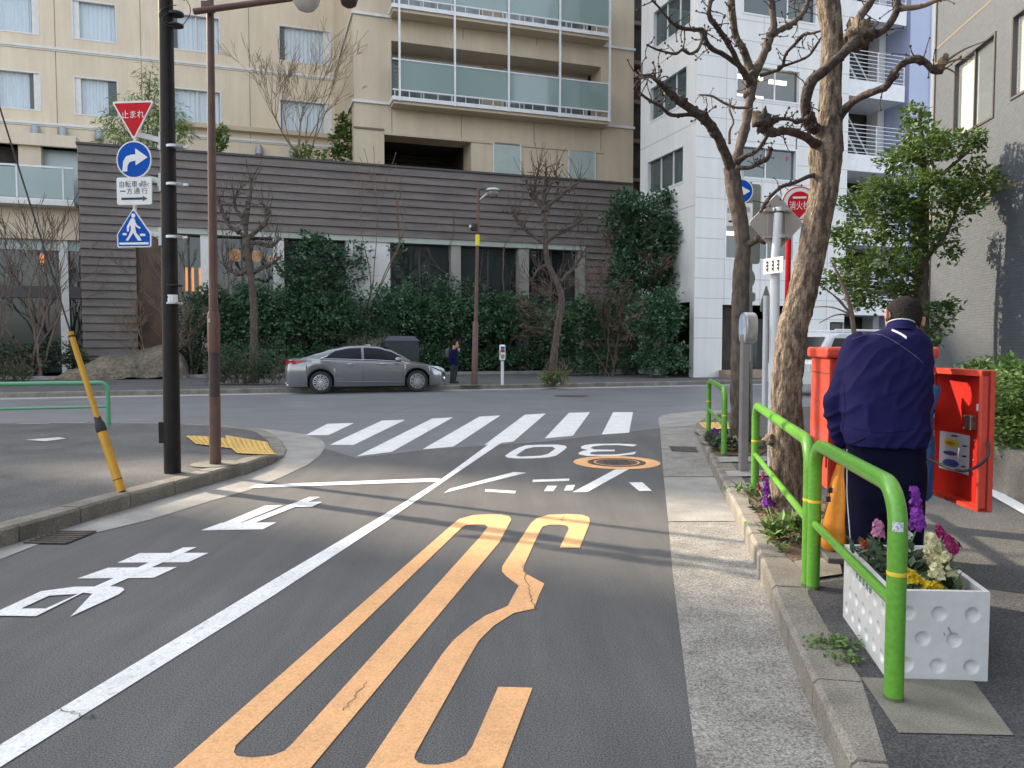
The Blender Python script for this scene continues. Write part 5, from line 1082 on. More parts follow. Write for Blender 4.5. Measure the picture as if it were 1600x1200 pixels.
def roundpoly(pts, r, n=5):
    out = []; k = len(pts)
    for i in range(k):
        p, a, b = Vector(pts[i]), Vector(pts[i - 1]), Vector(pts[(i + 1) % k]); d1, d2 = (a - p).normalized(), (b - p).normalized(); h = r / math.tan(math.acos(max(-1, min(1, d1.dot(d2)))) / 2)
        q1, q2 = p + d1 * h, p + d2 * h
        for j in range(n + 1): t = j / n; q = q1 * (1 - t) ** 2 + p * 2 * t * (1 - t) + q2 * t * t; out.append((q.x, q.y))
    return out
# ---- black utility pole
YP = G(268, 738, .14).y
bp = thing('utility_pole', G(269, 738, .14), 'thick black brown utility pole on the left pavement carrying four traffic signs', 'pole')
b = G(269.5, 738, .14); m = MB(); k = YP / FPX; m.tube([b + Vector((0, 0, -.05)), b + Vector((.02, 0, 2.5)), b + Vector((.045, 0, 6.2))], [.083, .077, .066], 24); part('pole', m, M['black_pole'], bp, smooth=60)
def onpole(v): return D(269.5 + (738 - v) * .0075, v, YP)
m = MB(); p = onpole(675); m.box(p + Vector((-.088, -.02, 0)), (.075, .07, .22)); part('junction_box', m, M['black_pole'], bp, bevel=.008)
def ring(v, mt, w=.03, r=.088, nm='band', ears=True):
    m = MB(); p = onpole(v); m.lathe(p - ZU * w / 2, [(r, 0), (r + .006, .003), (r + .006, w - .003), (r, w)], 24)
    if ears: m.box(p + Vector((-.12, 0, 0)), (.10, .03, w * .8)); m.box(p + Vector((.11, -.01, 0)), (.06, .025, w * .8)); m.tube([p + Vector((-.13, -.05, 0)), p + Vector((-.13, .05, 0))], .008, 6)
    return part(nm, m, M[mt], bp)
for v in (230, 289, 371): ring(v, 'galv')
ring(474, 'galv', .02, .083, 'band', False); ring(446, 'rubber', .015, .082, 'band', False); ring(22, 'rubber', .03, .068, 'band', False); ring(40, 'rubber', .02, .068, 'band', False)
m = MB(); p = onpole(468)
pr = [p + Vector((math.sin(a) * .0835, -math.cos(a) * .0835, 0)) for a in [-1.1 + i * .2 for i in range(11)]]; m.loft([[q - ZU * .045 for q in pr], [q + ZU * .045 for q in pr]], cap=False, closed=False); part('sticker', m, M['sign_white'], bp)
m = MB()
for i, (x, z, w, h) in enumerate(((-.4, .02, .3, .02), (-.45, -.008, .22, .018), (.2, .02, .5, .006), (.2, .0, .5, .006), (.2, -.02, .4, .006))):
    a0, a1 = x - w / 2, x + w / 2; m.quad(*[p + Vector((math.sin(a) * .0845, -math.cos(a) * .0845, zz)) for a, zz in ((a0, z - h / 2), (a1, z - h / 2), (a1, z + h / 2), (a0, z + h / 2))])
part('lettering', m, M['ink'], bp)
m = MB()                                                    # wires at the head of the pole
for pix in ([(276, 8), (262, 10), (250, 18), (250, 30), (262, 36)], [(262, 20), (254, 28), (258, 38), (272, 42)], [(284, -10), (296, 8), (296, 24), (285, 40)], [(290, -4), (300, -12), (312, -30)]): m.tube([D(u, v, YP - .08) for u, v in spline(pix, 4)], .004, 6)
m.tube([D(284, -2, YP), D(292, -14, YP), D(306, -40, YP)], .03, 8); part('cable', m, M['rubber'], bp)
for v, l in ((217, 0), (281, 0), (366, 0)):                # brackets holding the sign mast
    m = MB(); a = onpole(v + 12); pm = D(212, v - 8, YP); m.box(D(255, v + 4, YP - .03), (.075, .05, .18)); m.box((D(257, v + 4, YP) + pm) / 2, ((D(257, v, YP) - pm).length, .03, .05), (D(257, v + 4, YP) - pm).normalized(), Vector((0, 1, 0)), (D(257, v + 4, YP) - pm).normalized().cross(Vector((0, 1, 0)))); part('bracket', m, M['light_grey'], bp)
m = MB(); m.tube([D(213, 170, YP + .01), D(210, 380, YP + .01)], .02, 10); part('sign_mast', m, M['light_grey'], bp)
# four signs; the plates face a little to the left
SN = Vector((-.10, -1, 0)).normalized(); SX = Vector((-SN.y, SN.x, 0)); YS = YP - .05; ks = YS / FPX
def sgn(name, u, v, lb, off=0): c = D(u, v, YS); t = thing(name, c, lb, 'road sign'); return t, c
t, c = sgn('stop_sign', 208.5, 184, 'red inverted triangle stop sign at the top of the black pole')
def tri(w, h, cy=0): return [(-w / 2, h * .42 + cy), (0, -h * .58 + cy), (w / 2, h * .42 + cy)]
signface(t, c, SX, ZU, SN, roundpoly(tri(69 * ks, 60 * ks), .02), 'sign_white', 'plate'); o = decal(t, c, SX, ZU, SN, [roundpoly(tri(61 * ks, 52 * ks, .003), .012)], 'sign_red', .006, 'face')
m = text_mb('止まれ', c + SN * .0085 + ZU * (5 * ks), SX, ZU, 37 * ks, 11.5 * ks); part('lettering', m, M['sign_white'], t)
t, c = sgn('direction_sign', 209.5, 249.5, 'round blue sign with a white right turn arrow on the black pole')
signface(t, c, SX, ZU, SN, ngon(28.5 * ks), 'sign_white', 'plate'); decal(t, c, SX, ZU, SN, [ngon(26.5 * ks)], 'sign_blue', .006, 'face')
arc = [(-.125 + .0, -.115), (-.078, -.115)]
def P_(l): return [(x * ks, y * ks) for x, y in l]
decal(t, c, SX, ZU, SN, [P_([(-19, -18), (-11, -18), (-10, -9), (-7, -4), (0, -2), (3, -2), (3, -9), (23, 3), (3, 17), (3, 8), (-4, 7.5), (-12, 5), (-17, -2)])], 'sign_white', .008)
t, c = sgn('plate_sign', 210, 298.5, 'white rectangular sign with Japanese text and a dark arrow on the black pole')
signface(t, c, SX, ZU, SN, roundpoly([(-28.5 * ks, -21 * ks), (28.5 * ks, -21 * ks), (28.5 * ks, 21 * ks), (-28.5 * ks, 21 * ks)], .025), 'sign_white', 'plate')
for txt, x, y, w, h in (('自転車', -9, 10.5, 29, 10), ('を', 10.3, 9.3, 6, 6), ('除', 16.5, 10.5, 9, 10), ('く', 23, 9.3, 4, 6), ('一', -18.5, 0, 8.5, 1.6), ('方', -7.5, 0, 9, 9.5), ('通', 4.5, 0, 10, 9.5), ('行', 17, 0, 9.5, 9.5)):
    m = text_mb(txt, c + SN * .006 + SX * (x * ks) + ZU * (y * ks), SX, ZU, w * ks, h * ks); part('lettering', m, M['ink'], t)
decal(t, c, SX, ZU, SN, [P_([(-21, -13.5), (14, -13.5), (14, -10), (-21, -10)])], 'ink', .006, 'arrow_bar'); decal(t, c, SX, ZU, SN, [P_([(14, -16), (21.5, -11.8), (14, -7.5)])], 'ink_red', .0065, 'arrow_head')
t, c = sgn('crossing_sign', 209.5, 360, 'blue five sided pedestrian crossing sign lowest on the black pole')
pent = [(-27.5, -26), (27.5, -26), (28, -6), (0, 34), (-28, -6)]
signface(t, c, SX, ZU, SN, roundpoly([(x * ks, y * ks) for x, y in pent], .018), 'sign_white', 'plate'); decal(t, c, SX, ZU, SN, [roundpoly([(x * .93 * ks, (y * .93 - .2) * ks) for x, y in pent], .015)], 'sign_blue', .006, 'face')
W = [P_([(-24, -22), (24, -22), (24, -18.5), (-24, -18.5)]), P_([(-18, -7.5), (-11.5, -7.5), (-11.5, -4), (-18, -4)]), P_([(11, -9), (19.5, -9), (18.5, -5.5), (10, -5.5)]), ngon(3.4 * ks, 16, .3 * ks, 22.5 * ks),
     P_([(-4, 17.5), (-1.5, 18.8), (2, 17.8), (3.4, 15), (3, 3), (4.6, -4), (10, -10), (13, -16), (7.5, -16), (3.5, -11), (-.5, -4), (-4.5, -10), (-9, -16), (-13.5, -15.5), (-8.5, -9), (-4.2, 0), (-4.4, 8), (-7, 5), (-7.4, -1.5), (-10.6, -2), (-10.6, 6)]), P_([(3, 13.5), (6.4, 7.5), (12.2, 4), (10.8, 1.8), (4.2, 5.5), (2.6, 9)])]
decal(t, c, SX, ZU, SN, W, 'sign_white', .008)
# ---- brown lamp post
YB = G(336, 725, .14).y; b = G(336.5, 725, .14)
lp = thing('street_lamp', b, 'tall brown lamp post on the left pavement with an arm at its top', 'street lamp')
def onb(v): return D(336.5 - (725 - v) * .0115, v, YB)
kb = YB / FPX
m = MB(); m.tube([onb(727), onb(620)], [8.8 * kb, 8.8 * kb], 24); part('base_pole', m, M['brown_pole'], lp, smooth=50); m = MB(); m.tube([onb(551), onb(548), onb(492), onb(487)], [8.8 * kb, 9.3 * kb, 9.3 * kb, 8 * kb], 24); part('lower_pole', m, M['brown_pole'], lp, smooth=50)
m = MB(); m.tube([onb(620), onb(550)], [8.3 * kb, 8.3 * kb], 24); part('pole_band', m, M['dark_brown'], lp, smooth=50)
m = MB(); m.tube([onb(487), onb(-60)], [6.9 * kb, 5.2 * kb], 20); part('upper_pole', m, M['brown_pole'], lp, smooth=50)
m = MB(); a1, a2 = D(303, 18, YB - .10), D(520, -12, YB - .10); m.tube([a1, a2], .034, 12); m.box(onb(14) - Vector((0, .05, 0)), (.10, .14, .07)); part('arm', m, M['brown_pole'], lp, smooth=50)
gl = bpy.data.materials.new('lamp_glass'); gl.use_nodes = True; gb_ = gl.node_tree.nodes['Principled BSDF']; gb_.inputs['Base Color'].default_value = (.55, .53, .48, 1); gb_.inputs['Roughness'].default_value = .15; gb_.inputs['Coat Weight'].default_value = .6
m = MB(); c = D(478, -6, YB - .1); r = 22 * kb; m.lathe(c, [(.2 * r, -1.02 * r), (.55 * r, -.88 * r), (.85 * r, -.5 * r), (1.0 * r, 0), (.92 * r, .45 * r), (.6 * r, .8 * r), (.3 * r, .95 * r)], 24); part('lamp_globe', m, gl, lp, smooth=80)
m = MB(); c = D(545, 0, YB - .1); r = 14 * kb; m.lathe(c, [(.3 * r, -.8 * r), (.8 * r, -.5 * r), (1.0 * r, .1 * r), (.85 * r, .8 * r), (.4 * r, 1.4 * r)], 20); m.tube([D(500, -10, YB - .1), c + ZU * .06], .02, 8); part('lamp_shade', m, M['dark_brown'], lp, smooth=80)
m = MB(); c = onb(501) + Vector((-.02, -.075, 0)); m.box(c, (.02, .012, .035)); part('inspection_plate', m, M['light_grey'], lp)
m = MB(); m.flat([disc(b, .26, b.z + .006, 24)]); m.up(); part('footing', m, M['slab'], lp)
# ---- leaning yellow guy-wire guard
gw = thing('guy_wire', G(190, 767, .14), 'leaning yellow sleeved guy wire rising from the left kerb', 'guy wire')
yb = G(190, 767, .14).y; A = G(190, 768, .14); Bm = D(157, 667, yb + .06); Bt = D(110, 519, yb + .15); kk = yb / FPX
m = MB(); m.tube([A, A.lerp(Bm, .98)], [6.6 * kk, 6.9 * kk], 16); part('lower_sleeve', m, M['yellow_plastic'], gw, smooth=50)
m = MB(); m.tube([Bm, Bt.lerp(Bm, .03), Bt], [4.2 * kk, 4.6 * kk, 5 * kk], 14); part('upper_sleeve', m, M['yellow_plastic'], gw, smooth=50)
d = (Bm - A).normalized(); m = MB(); m.tube([Bm - d * .05, Bm - d * .03, Bm + d * .03, Bm + d * .06, Bm + d * .10], [7.2 * kk, 8.2 * kk, 7.6 * kk, 5.5 * kk, 4.9 * kk], 14); part('clamp', m, M['rubber'], gw, smooth=50)
for q in ((Bt - d * .05, Bt - d * .035, 5.4), (A + d * .11, A + d * .117, 7.1)): m = MB(); m.tube(q[:2], q[2] * kk, 14); part('band', m, M['rubber'], gw)
m = MB(); e = D(-6, 150, yb + .55); m.tube([Bt, e, e + (e - Bt)], .008, 6); part('wire', m, M['rubber'], gw)
M['base_rust'] = mat('grimy_base', (.10, .17, .05), .7, (.09, .07, .05), 30, 8, .4, .6)
# ---- guard rails
def pipe_rail(name, p0, p1, h, lb, mt='green_rail', r=.034, bars=(.46,), group=None, tape=True, hz=None, rr=.14, z0=.13, tag_=False, rb=None, open_left=False):
    t = thing(name, Vector((p0.x, p0.y, z0)), lb, 'guard rail', group); d = (p1 - p0); d.z = 0; L = d.length; d.normalize()
    A = Vector((p0.x, p0.y, z0)); B = Vector((p1.x, p1.y, z0)); pts = [A, A + ZU * (h - rr)]
    for i in range(1, 8): a = math.pi / 2 * i / 8; pts.append(A + ZU * (h - rr + rr * math.sin(a)) + d * (rr - rr * math.cos(a)))
    pts += [A + ZU * h + d * rr]
    pts += [B + ZU * h - d * rr]
    for i in range(1, 8): a = math.pi / 2 * i / 8; pts.append(B + ZU * (h - rr + rr * math.cos(a)) - d * (rr - rr * math.sin(a)))
    pts += [B + ZU * (h - rr), B]
    m = MB(); m.tube(pts, r, 20); part('hoop', m, M[mt], t, smooth=60)
    for q in bars: m = MB(); m.tube([A + ZU * (h * q) + d * (r * .9), B + ZU * (h * q) - d * (r * .9)], rb or r * .62, 14); part('crossbar', m, M[mt], t, smooth=60)
    for P in (A, B): m = MB(); m.lathe(P, [(r * 1.25, .0), (r * 1.2, .006), (r * 1.03, .012), (r * 1.005, .03)], 20); part('base_collar', m, M['base_rust'], t)
    if tape:
        for P in (A, B): m = MB(); m.lathe(P + ZU * (h * .60), [(r * 1.005, 0), (r * 1.03, .002), (r * 1.03, .013), (r * 1.005, .015)], 20); part('tape_band', m, M['yellow_tape'], t)
    return t, A, B, d
p_near0, p_near1 = G(1270, 922, .134), G(1396, 1097, .134)
t, A, B, d = pipe_rail('guard_rail', p_near0, p_near1, .80, 'nearest green pipe guard rail, in front of the white planter', group='green guard rails along the right kerb', rr=.15)
m = MB(); c = B + ZU * .665; sN = (C0 - c); sN.z = 0; sN.normalize(); sX = Vector((-sN.y, sN.x, 0))
pr = [c + (sN * math.cos(a) + sX * math.sin(a)) * .0348 for a in [-.55 + i * .11 for i in range(11)]]; m.loft([[q - ZU * .018 for q in pr], [q + ZU * .018 for q in pr]], cap=False, closed=False); part('sticker', m, mat('white_sticker', (.62, .62, .68), .6, (.3, .3, .38), 130, 2, .45, .6), t)
pm0, pm1 = G(1179, 774, .134), G(1262, 918, .134); pipe_rail('guard_rail', pm0, pm1, .80, 'middle green pipe guard rail, in front of the near tree', group='green guard rails along the right kerb', rr=.15)
pf0, pf1 = G(1107, 677, .134), G(1131, 712, .134); pipe_rail('guard_rail', pf0, pf1, .80, 'small far green pipe guard rail, beside the yellow tactile paving', group='green guard rails along the right kerb', rr=.15)
pl1 = G(170, 668, .11); pl0 = pl1 - E_ST * 6 ; pipe_rail('guard_rail', pl0, Vector((pl1.x, pl1.y, 0)), .74, 'long mint green guard rail at the left beside the cross street', 'mint_rail', .034, (.47,), tape=False, z0=.105, rr=.12)
# ---- grey parking-meter post
gp = thing('parking_meter', G(1161, 737, .14), 'grey post with a rounded silver meter head in front of the far tree', 'parking meter')
b = G(1161, 737, .14); ym = b.y; km = ym / FPX
m = MB(); m.box(b + ZU * .71, (.085, .085, 1.44)); part('post', m, mat('grey_post', (.25, .235, .225), .5, (.20, .19, .18), 5, metal=.2), gp, bevel=.012)
m = MB(); c = D(1168, 513, ym); nx = Vector((-.985, -.17, 0)).normalized(); ny = Vector((-nx.y, nx.x, 0))
def oval(w, h, n=28): return [(w * math.copysign(abs(math.cos(a)) ** .75, math.cos(a)), h * math.copysign(abs(math.sin(a)) ** .75, math.sin(a))) for a in [2 * math.pi * i / n for i in range(n)]]
rings = [[c + nx * o_ + ny * (x * s) + ZU * (y * s) for x, y in oval(.095, .165)] for o_, s in ((-.075, .82), (-.07, .94), (-.055, 1), (.04, 1), (.052, .96), (.055, .9))]
m.loft(rings); part('meter_head', m, mat('brushed_steel', (.62, .62, .62), .28, (.5, .5, .5), 8, metal=.9), gp, smooth=35)
m = MB(); m.flat([[c + nx * .057 + ny * (x * .86) + ZU * (y * .88) for x, y in oval(.095, .165)]]); part('display', m, mat('meter_face', (.42, .50, .58), .2, (.25, .32, .42), 9, 3), gp)
m = MB(); m.tube([c - ZU * .155, c - ZU * .34], .04, 12); part('neck', m, M['galv'], gp)
# ---- white pole with the back of a diamond sign
yw = 7.9; base = D(1207, 738, yw); base.z = .14
wp_ = thing('sign_pole', base, 'white pole with the grey back of a diamond sign and a small name plate', 'sign pole')
m = MB(); m.tube([base, D(1211, 420, yw), D(1216, 333, yw)], [8.2 * yw / FPX, 7.2 * yw / FPX, 6.2 * yw / FPX], 18); part('pole', m, M['white_pole'], wp_, smooth=60)
dn = Vector((.18, -1, 0)).normalized(); dx = Vector((-dn.y, dn.x, 0)); c = D(1213, 349, yw + .07); r = 46 * yw / FPX
signface(wp_, c, dx, ZU, dn, roundpoly([(-r, 0), (0, -r), (r, 0), (0, r)], .03), 'sign_back', 'diamond_plate')
m = MB()
for y in (.13, -.14): m.box(c + ZU * y + dn * .02, (.30, .025, .03), dx, dn)
for x in (-.10, .09): m.box(c + dx * x + dn * .012, (.012, .012, .36), dx, dn)
part('rail', m, M['sign_back'], wp_)
m = MB()
for y in (.13, -.14): m.tube([c + ZU * y + dn * .06 + dx * q for q in (-.07, .09)], .02, 8); m.lathe(c + ZU * (y - .02) + dn * .068, [(.048, 0), (.048, .04)], 16)
part('clamp', m, M['galv'], wp_)
pn = Vector((-.92, -.40, 0)).normalized(); pxv = Vector((-pn.y, pn.x, 0)); c = D(1208, 415, yw - .10)
m = MB(); m.box(c, (.28, .006, .16), pxv, pn); part('name_plate', m, M['sign_white'], wp_, bevel=.002)
m = MB(); m.box(D(1214, 414, yw - .01), (.05, .06, .09)); part('plate_bracket', m, M['galv'], wp_)
m = MB()                                                   # rows of small characters, too small to read
for i, x in enumerate((-.08, -.0, .075)):
    for j in range(3): m.box(c + pxv * x + ZU * (.04 - .036 * j) + pn * .0045, (.030, .002, .020), pxv, pn); m.box(c + pxv * (x + .008) + ZU * (.022 - .036 * j) + pn * .0048, (.010, .002, .012), pxv, pn)
part('lettering', m, M['ink'], wp_)
# ---- thin pole with the back of a pointed sign
y5 = 15.5; base = D(1194, 668, y5); base.z = .1
tp_ = thing('sign_pole', base, 'thin white pole with the small grey back of a pointed sign', 'sign pole')
m = MB(); m.tube([base, D(1197, 462, y5)], 4.2 * y5 / FPX, 12); part('pole', m, M['white_pole'], tp_, smooth=60)
c = D(1197, 474, y5 + .07); k5 = y5 / FPX; signface(tp_, c, dx, ZU, dn, roundpoly([(-9.5 * k5, -13 * k5), (9.5 * k5, -13 * k5), (9.5 * k5, -1 * k5), (0, 30 * k5), (-9.5 * k5, -1 * k5)], .02), 'grey_back', 'plate')
# ---- one-way arrow sign with plate, hidden half behind the far tree
y6 = 14.2; k6 = y6 / FPX; base = D(1160, 640, y6); base.z = .1
op = thing('sign_pole', base, 'white pole behind the far tree with a blue arrow sign', 'sign pole')
m = MB(); m.tube([base, D(1158, 268, y6)], 4 * k6, 12); part('pole', m, M['white_pole'], op)
c = D(1157, 299, y6 - .08); signface(op, c, SX, ZU, SN, ngon(19 * k6), 'sign_white', 'round_plate'); decal(op, c, SX, ZU, SN, [ngon(17.6 * k6)], 'sign_blue', .006, 'face'); decal(op, c, SX, ZU, SN, [[(x * k6, y * k6) for x, y in ((-14, -3.5), (2, -3.5), (2, -7.5), (14.5, 0), (2, 7.5), (2, 3.5), (-14, 3.5))]], 'sign_white', .008)
c = D(1155, 335, y6 - .08); signface(op, c, SX, ZU, SN, [(-20 * k6, -17 * k6), (20 * k6, -17 * k6), (20 * k6, 17 * k6), (-20 * k6, 17 * k6)], 'sign_white', 'text_plate')
for txt, x, y, w in (('自', -14, 7, 7), ('転', -5, 7, 7), ('車', 4, 7, 7), ('除', 13, 7, 7)): part('lettering', text_mb(txt, c + SN * .006 + SX * (x * k6) + ZU * (y * k6), SX, ZU, w * k6, 9 * k6), M['ink'], op)
decal(op, c, SX, ZU, SN, [[(x * k6, y * k6) for x, y in ((-16, -12), (12, -12), (12, -9), (-16, -9))]], 'ink', .006, 'arrow_bar')
# ---- pole with several grey sign backs behind the far tree
y7 = 15.0; k7 = y7 / FPX; base = D(1172, 650, y7); base.z = .1
ob = thing('sign_pole', base, 'pole behind the far tree with three grey sign backs', 'sign pole')
m = MB(); m.tube([base, D(1171, 285, y7)], 4 * k7, 12); part('pole', m, M['grey_back'], ob)
for (u, v, w, h, rd) in ((1167, 350, 18, 61, .06), (1172, 464, 12, 7, .05)): c = D(u + (4 if v < 400 else -3), v, y7 - .09); signface(ob, c, dx, ZU, dn, roundpoly([(-w * k7, -h * k7), (w * k7, -h * k7), (w * k7, h * k7), (-w * k7, h * k7)], rd), 'grey_back', 'sign_plate')
c = D(1163, 435, y7 - .09); signface(ob, c, dx, ZU, dn, ngon(18 * k7), 'grey_back', 'round_plate')
# ---- fire hydrant sign
y8 = 12.0; k8 = y8 / FPX; base = D(1228, 672, y8); base.z = .12
hy = thing('hydrant_sign', base, 'round red and white fire hydrant sign on a red post behind the near tree', 'hydrant sign')
m = MB(); m.tube([base, D(1230, 478, y8), D(1233, 345, y8)], 4.2 * k8, 14); part('post', m, M['sign_red'], hy, smooth=60)
c = D(1249, 318, y8 - .06); hn = Vector((-.12, -1, 0)).normalized(); hx = Vector((-hn.y, hn.x, 0)); signface(hy, c, hx, ZU, hn, ngon(26 * k8), 'sign_white', 'plate')
decal(hy, c, hx, ZU, hn, [[ngon(26 * k8), ngon(24 * k8)]], 'sign_red', .0055, 'rim'); decal(hy, c, hx, ZU, hn, [ngon(17.5 * k8, 40, 0, 1 * k8), [(x * k8, y * k8) for x, y in ((-15, -6), (15, -6), (0, -23))]], 'sign_red', .006, 'face')
part('lettering', text_mb('消火栓', c + hn * .009 + ZU * (-3 * k8), hx, ZU, 30 * k8, 13 * k8), M['sign_white'], hy); m = MB(); m.box(c + hn * .009 + ZU * (9 * k8), (20 * k8, .001, 3 * k8), hx, hn); part('lettering', m, M['sign_white'], hy)
# ---- across the road: slim lamp, two ticket posts, black cabinet
yl = G(741, 601, .14).y; kl = yl / FPX; b = G(741, 601.5, .14)
sl_ = thing('street_lamp', b, 'slim brown street lamp across the road with a yellow band and camera', 'street lamp')
def onl(v): return D(741 + (601 - v) * .0225, v, yl)
m = MB(); m.tube([onl(602), onl(504), onl(503)], [5 * kl, 4.6 * kl, 3.8 * kl], 14); part('lower_pole', m, M['brown_pole'], sl_, smooth=50)
m = MB(); m.tube([onl(503), onl(345), onl(294)], [3.2 * kl, 2.4 * kl, 2.2 * kl], 12); part('upper_pole', m, M['brown_pole'], sl_, smooth=50)
m = MB(); m.tube([onl(384), onl(367)], 3.6 * kl, 12); part('yellow_band', m, mat('lemon_band', (.80, .68, .02), .5), sl_)
m = MB(); c = onl(355) + Vector((-.14, -.05, 0)); m.lathe(c, [(.02, -.14), (.10, -.12), (.13, 0), (.10, .11), (.03, .13)], 14); part('camera_housing', m, M['rubber'], sl_, smooth=60)
m = MB(); m.lathe(c + Vector((-.09, -.06, .01)), [(.05, 0), (.05, .03)], 12, Vector((-.8, -.6, 0))); part('camera_lens', m, M['white_trim'], sl_)
m = MB(); q0, q1 = onl(314), D(764, 300, yl); m.tube([q0, q1], .035, 8); part('arm', m, M['galv'], sl_)
m = MB(); c = D(770, 299, yl - .05); m.lathe(c, [(.03, .12), (.20, .09), (.26, .02), (.20, -.02)], 16); part('lamp_shade', m, M['galv'], sl_, smooth=60); m = MB(); m.lathe(c, [(.19, -.02), (.20, -.1), (.12, -.2), (.03, -.22)], 16); part('lamp_globe', m, mat('dull_globe', (.22, .20, .18), .2, spec=.6), sl_, smooth=60)
m = MB(); m.flat([disc(b + Vector((-.1, 0, 0)), .33, .142, 20)]); m.up(); part('footing', m, M['slab'], sl_)
def ticket(u, v, lb, first=None):
    b = G(u, v, .14); k = b.y / FPX; t = thing('parking_meter', b, lb, 'parking meter', 'white parking meters across the road')
    m = MB(); m.tube([b, b + ZU * .80], .055, 12); part('post', m, M['white_pole'], t, smooth=60)
    m = MB(); m.box(b + Vector((0, 0, 1.08)), (.20, .18, .52)); part('head', m, M['sign_white'], t, bevel=.04)
    m = MB(); m.box(b + Vector((.01, -.091, 1.24)), (.13, .006, .07)); part('screen', m, M['sign_blue'], t)
    m = MB(); m.box(b + Vector((.01, -.091, 1.14)), (.13, .006, .11)); part('label_panel', m, M['ink_red'], t)
    m = MB(); m.box(b + Vector((.01, -.091, .95)), (.12, .006, .14)); part('slot_panel', m, M['grey_back'], t)
    m = MB(); m.box(b + Vector((-.075, -.091, 1.06)), (.03, .006, .16)); part('side_label', m, mat('orange_label', (.6, .25, .08)), t)
    return t
tk = ticket(785, 601.5, 'white parking meter with a red and blue panel right of the slim lamp')
c = copy_tree(tk); c.location = G(575, 601.0, .14); c['label'] = 'white parking meter whose top shows above the roof of the parked car'
cb_y = 27.6; cc = D(627, 560, cb_y); ct = thing('utility_cabinet', Vector((cc.x, cc.y, .14)), 'dark grey utility cabinet behind the parked car', 'cabinet')
zt_ = D(627, 532, cb_y).z; m = MB(); m.box(Vector((cc.x, cc.y, (zt_ + .14) / 2)), (1.16, .6, zt_ - .14), E_ST, -N_ST); part('body', m, mat('dark_cabinet', (.028, .032, .042), .5, (.04, .044, .055), 4), ct, bevel=.02)
m = MB(); w, d_ = 1.2, .64; lo = [Vector((cc.x, cc.y, zt_)) + E_ST * (x * w / 2) - N_ST * (y * d_ / 2) for x, y in ((-1, -1), (1, -1), (1, 1), (-1, 1))]; hi = [Vector((cc.x, cc.y, zt_ + .16)) + E_ST * (x * w * .36) - N_ST * (y * d_ * .3) for x, y in ((-1, -1), (1, -1), (1, 1), (-1, 1))]
m.loft([[p - ZU * .04 for p in lo], lo, hi]); part('lid', m, mat('cabinet_lid', (.055, .06, .075), .5), ct)
m = MB(); m.box(Vector((cc.x, cc.y, .9)) + N_ST * .303, (.008, .006, 1.4), E_ST, -N_ST); part('door_gap', m, M['rubber'], ct)
# small concrete gate and wall left of the white building
gt = thing('side_gate', KF.off(-9.4).hit(1090, 560), 'grey metal side gate beside the white building', 'gate')
PGt = KF.off(-9.5); m = MB(); m.pbox(PGt, PGt.s(1082), PGt.s(1092), .12, 1.9, -.06, 0); m.pbox(PGt, PGt.s(1066), PGt.s(1081.5), .12, 1.75, -.1, -.02); part('panel', m, M['grey_back'], gt)
m = MB(); m.pbox(PGt, PGt.s(1081.6), PGt.s(1082.4), .12, 2.1, -.03, .06); part('post', m, M['galv'], gt)
bw = thing('boundary_wall', KF.off(-9.3).hit(1040, 570), 'low pale stained concrete wall at the right end of the hedge', 'wall'); m = MB(); m.pbox(PGt, PGt.s(1020), PGt.s(1066), .12, 1.35, -.35, 0); part('body', m, M['smooth_concrete'], bw, bevel=.02)

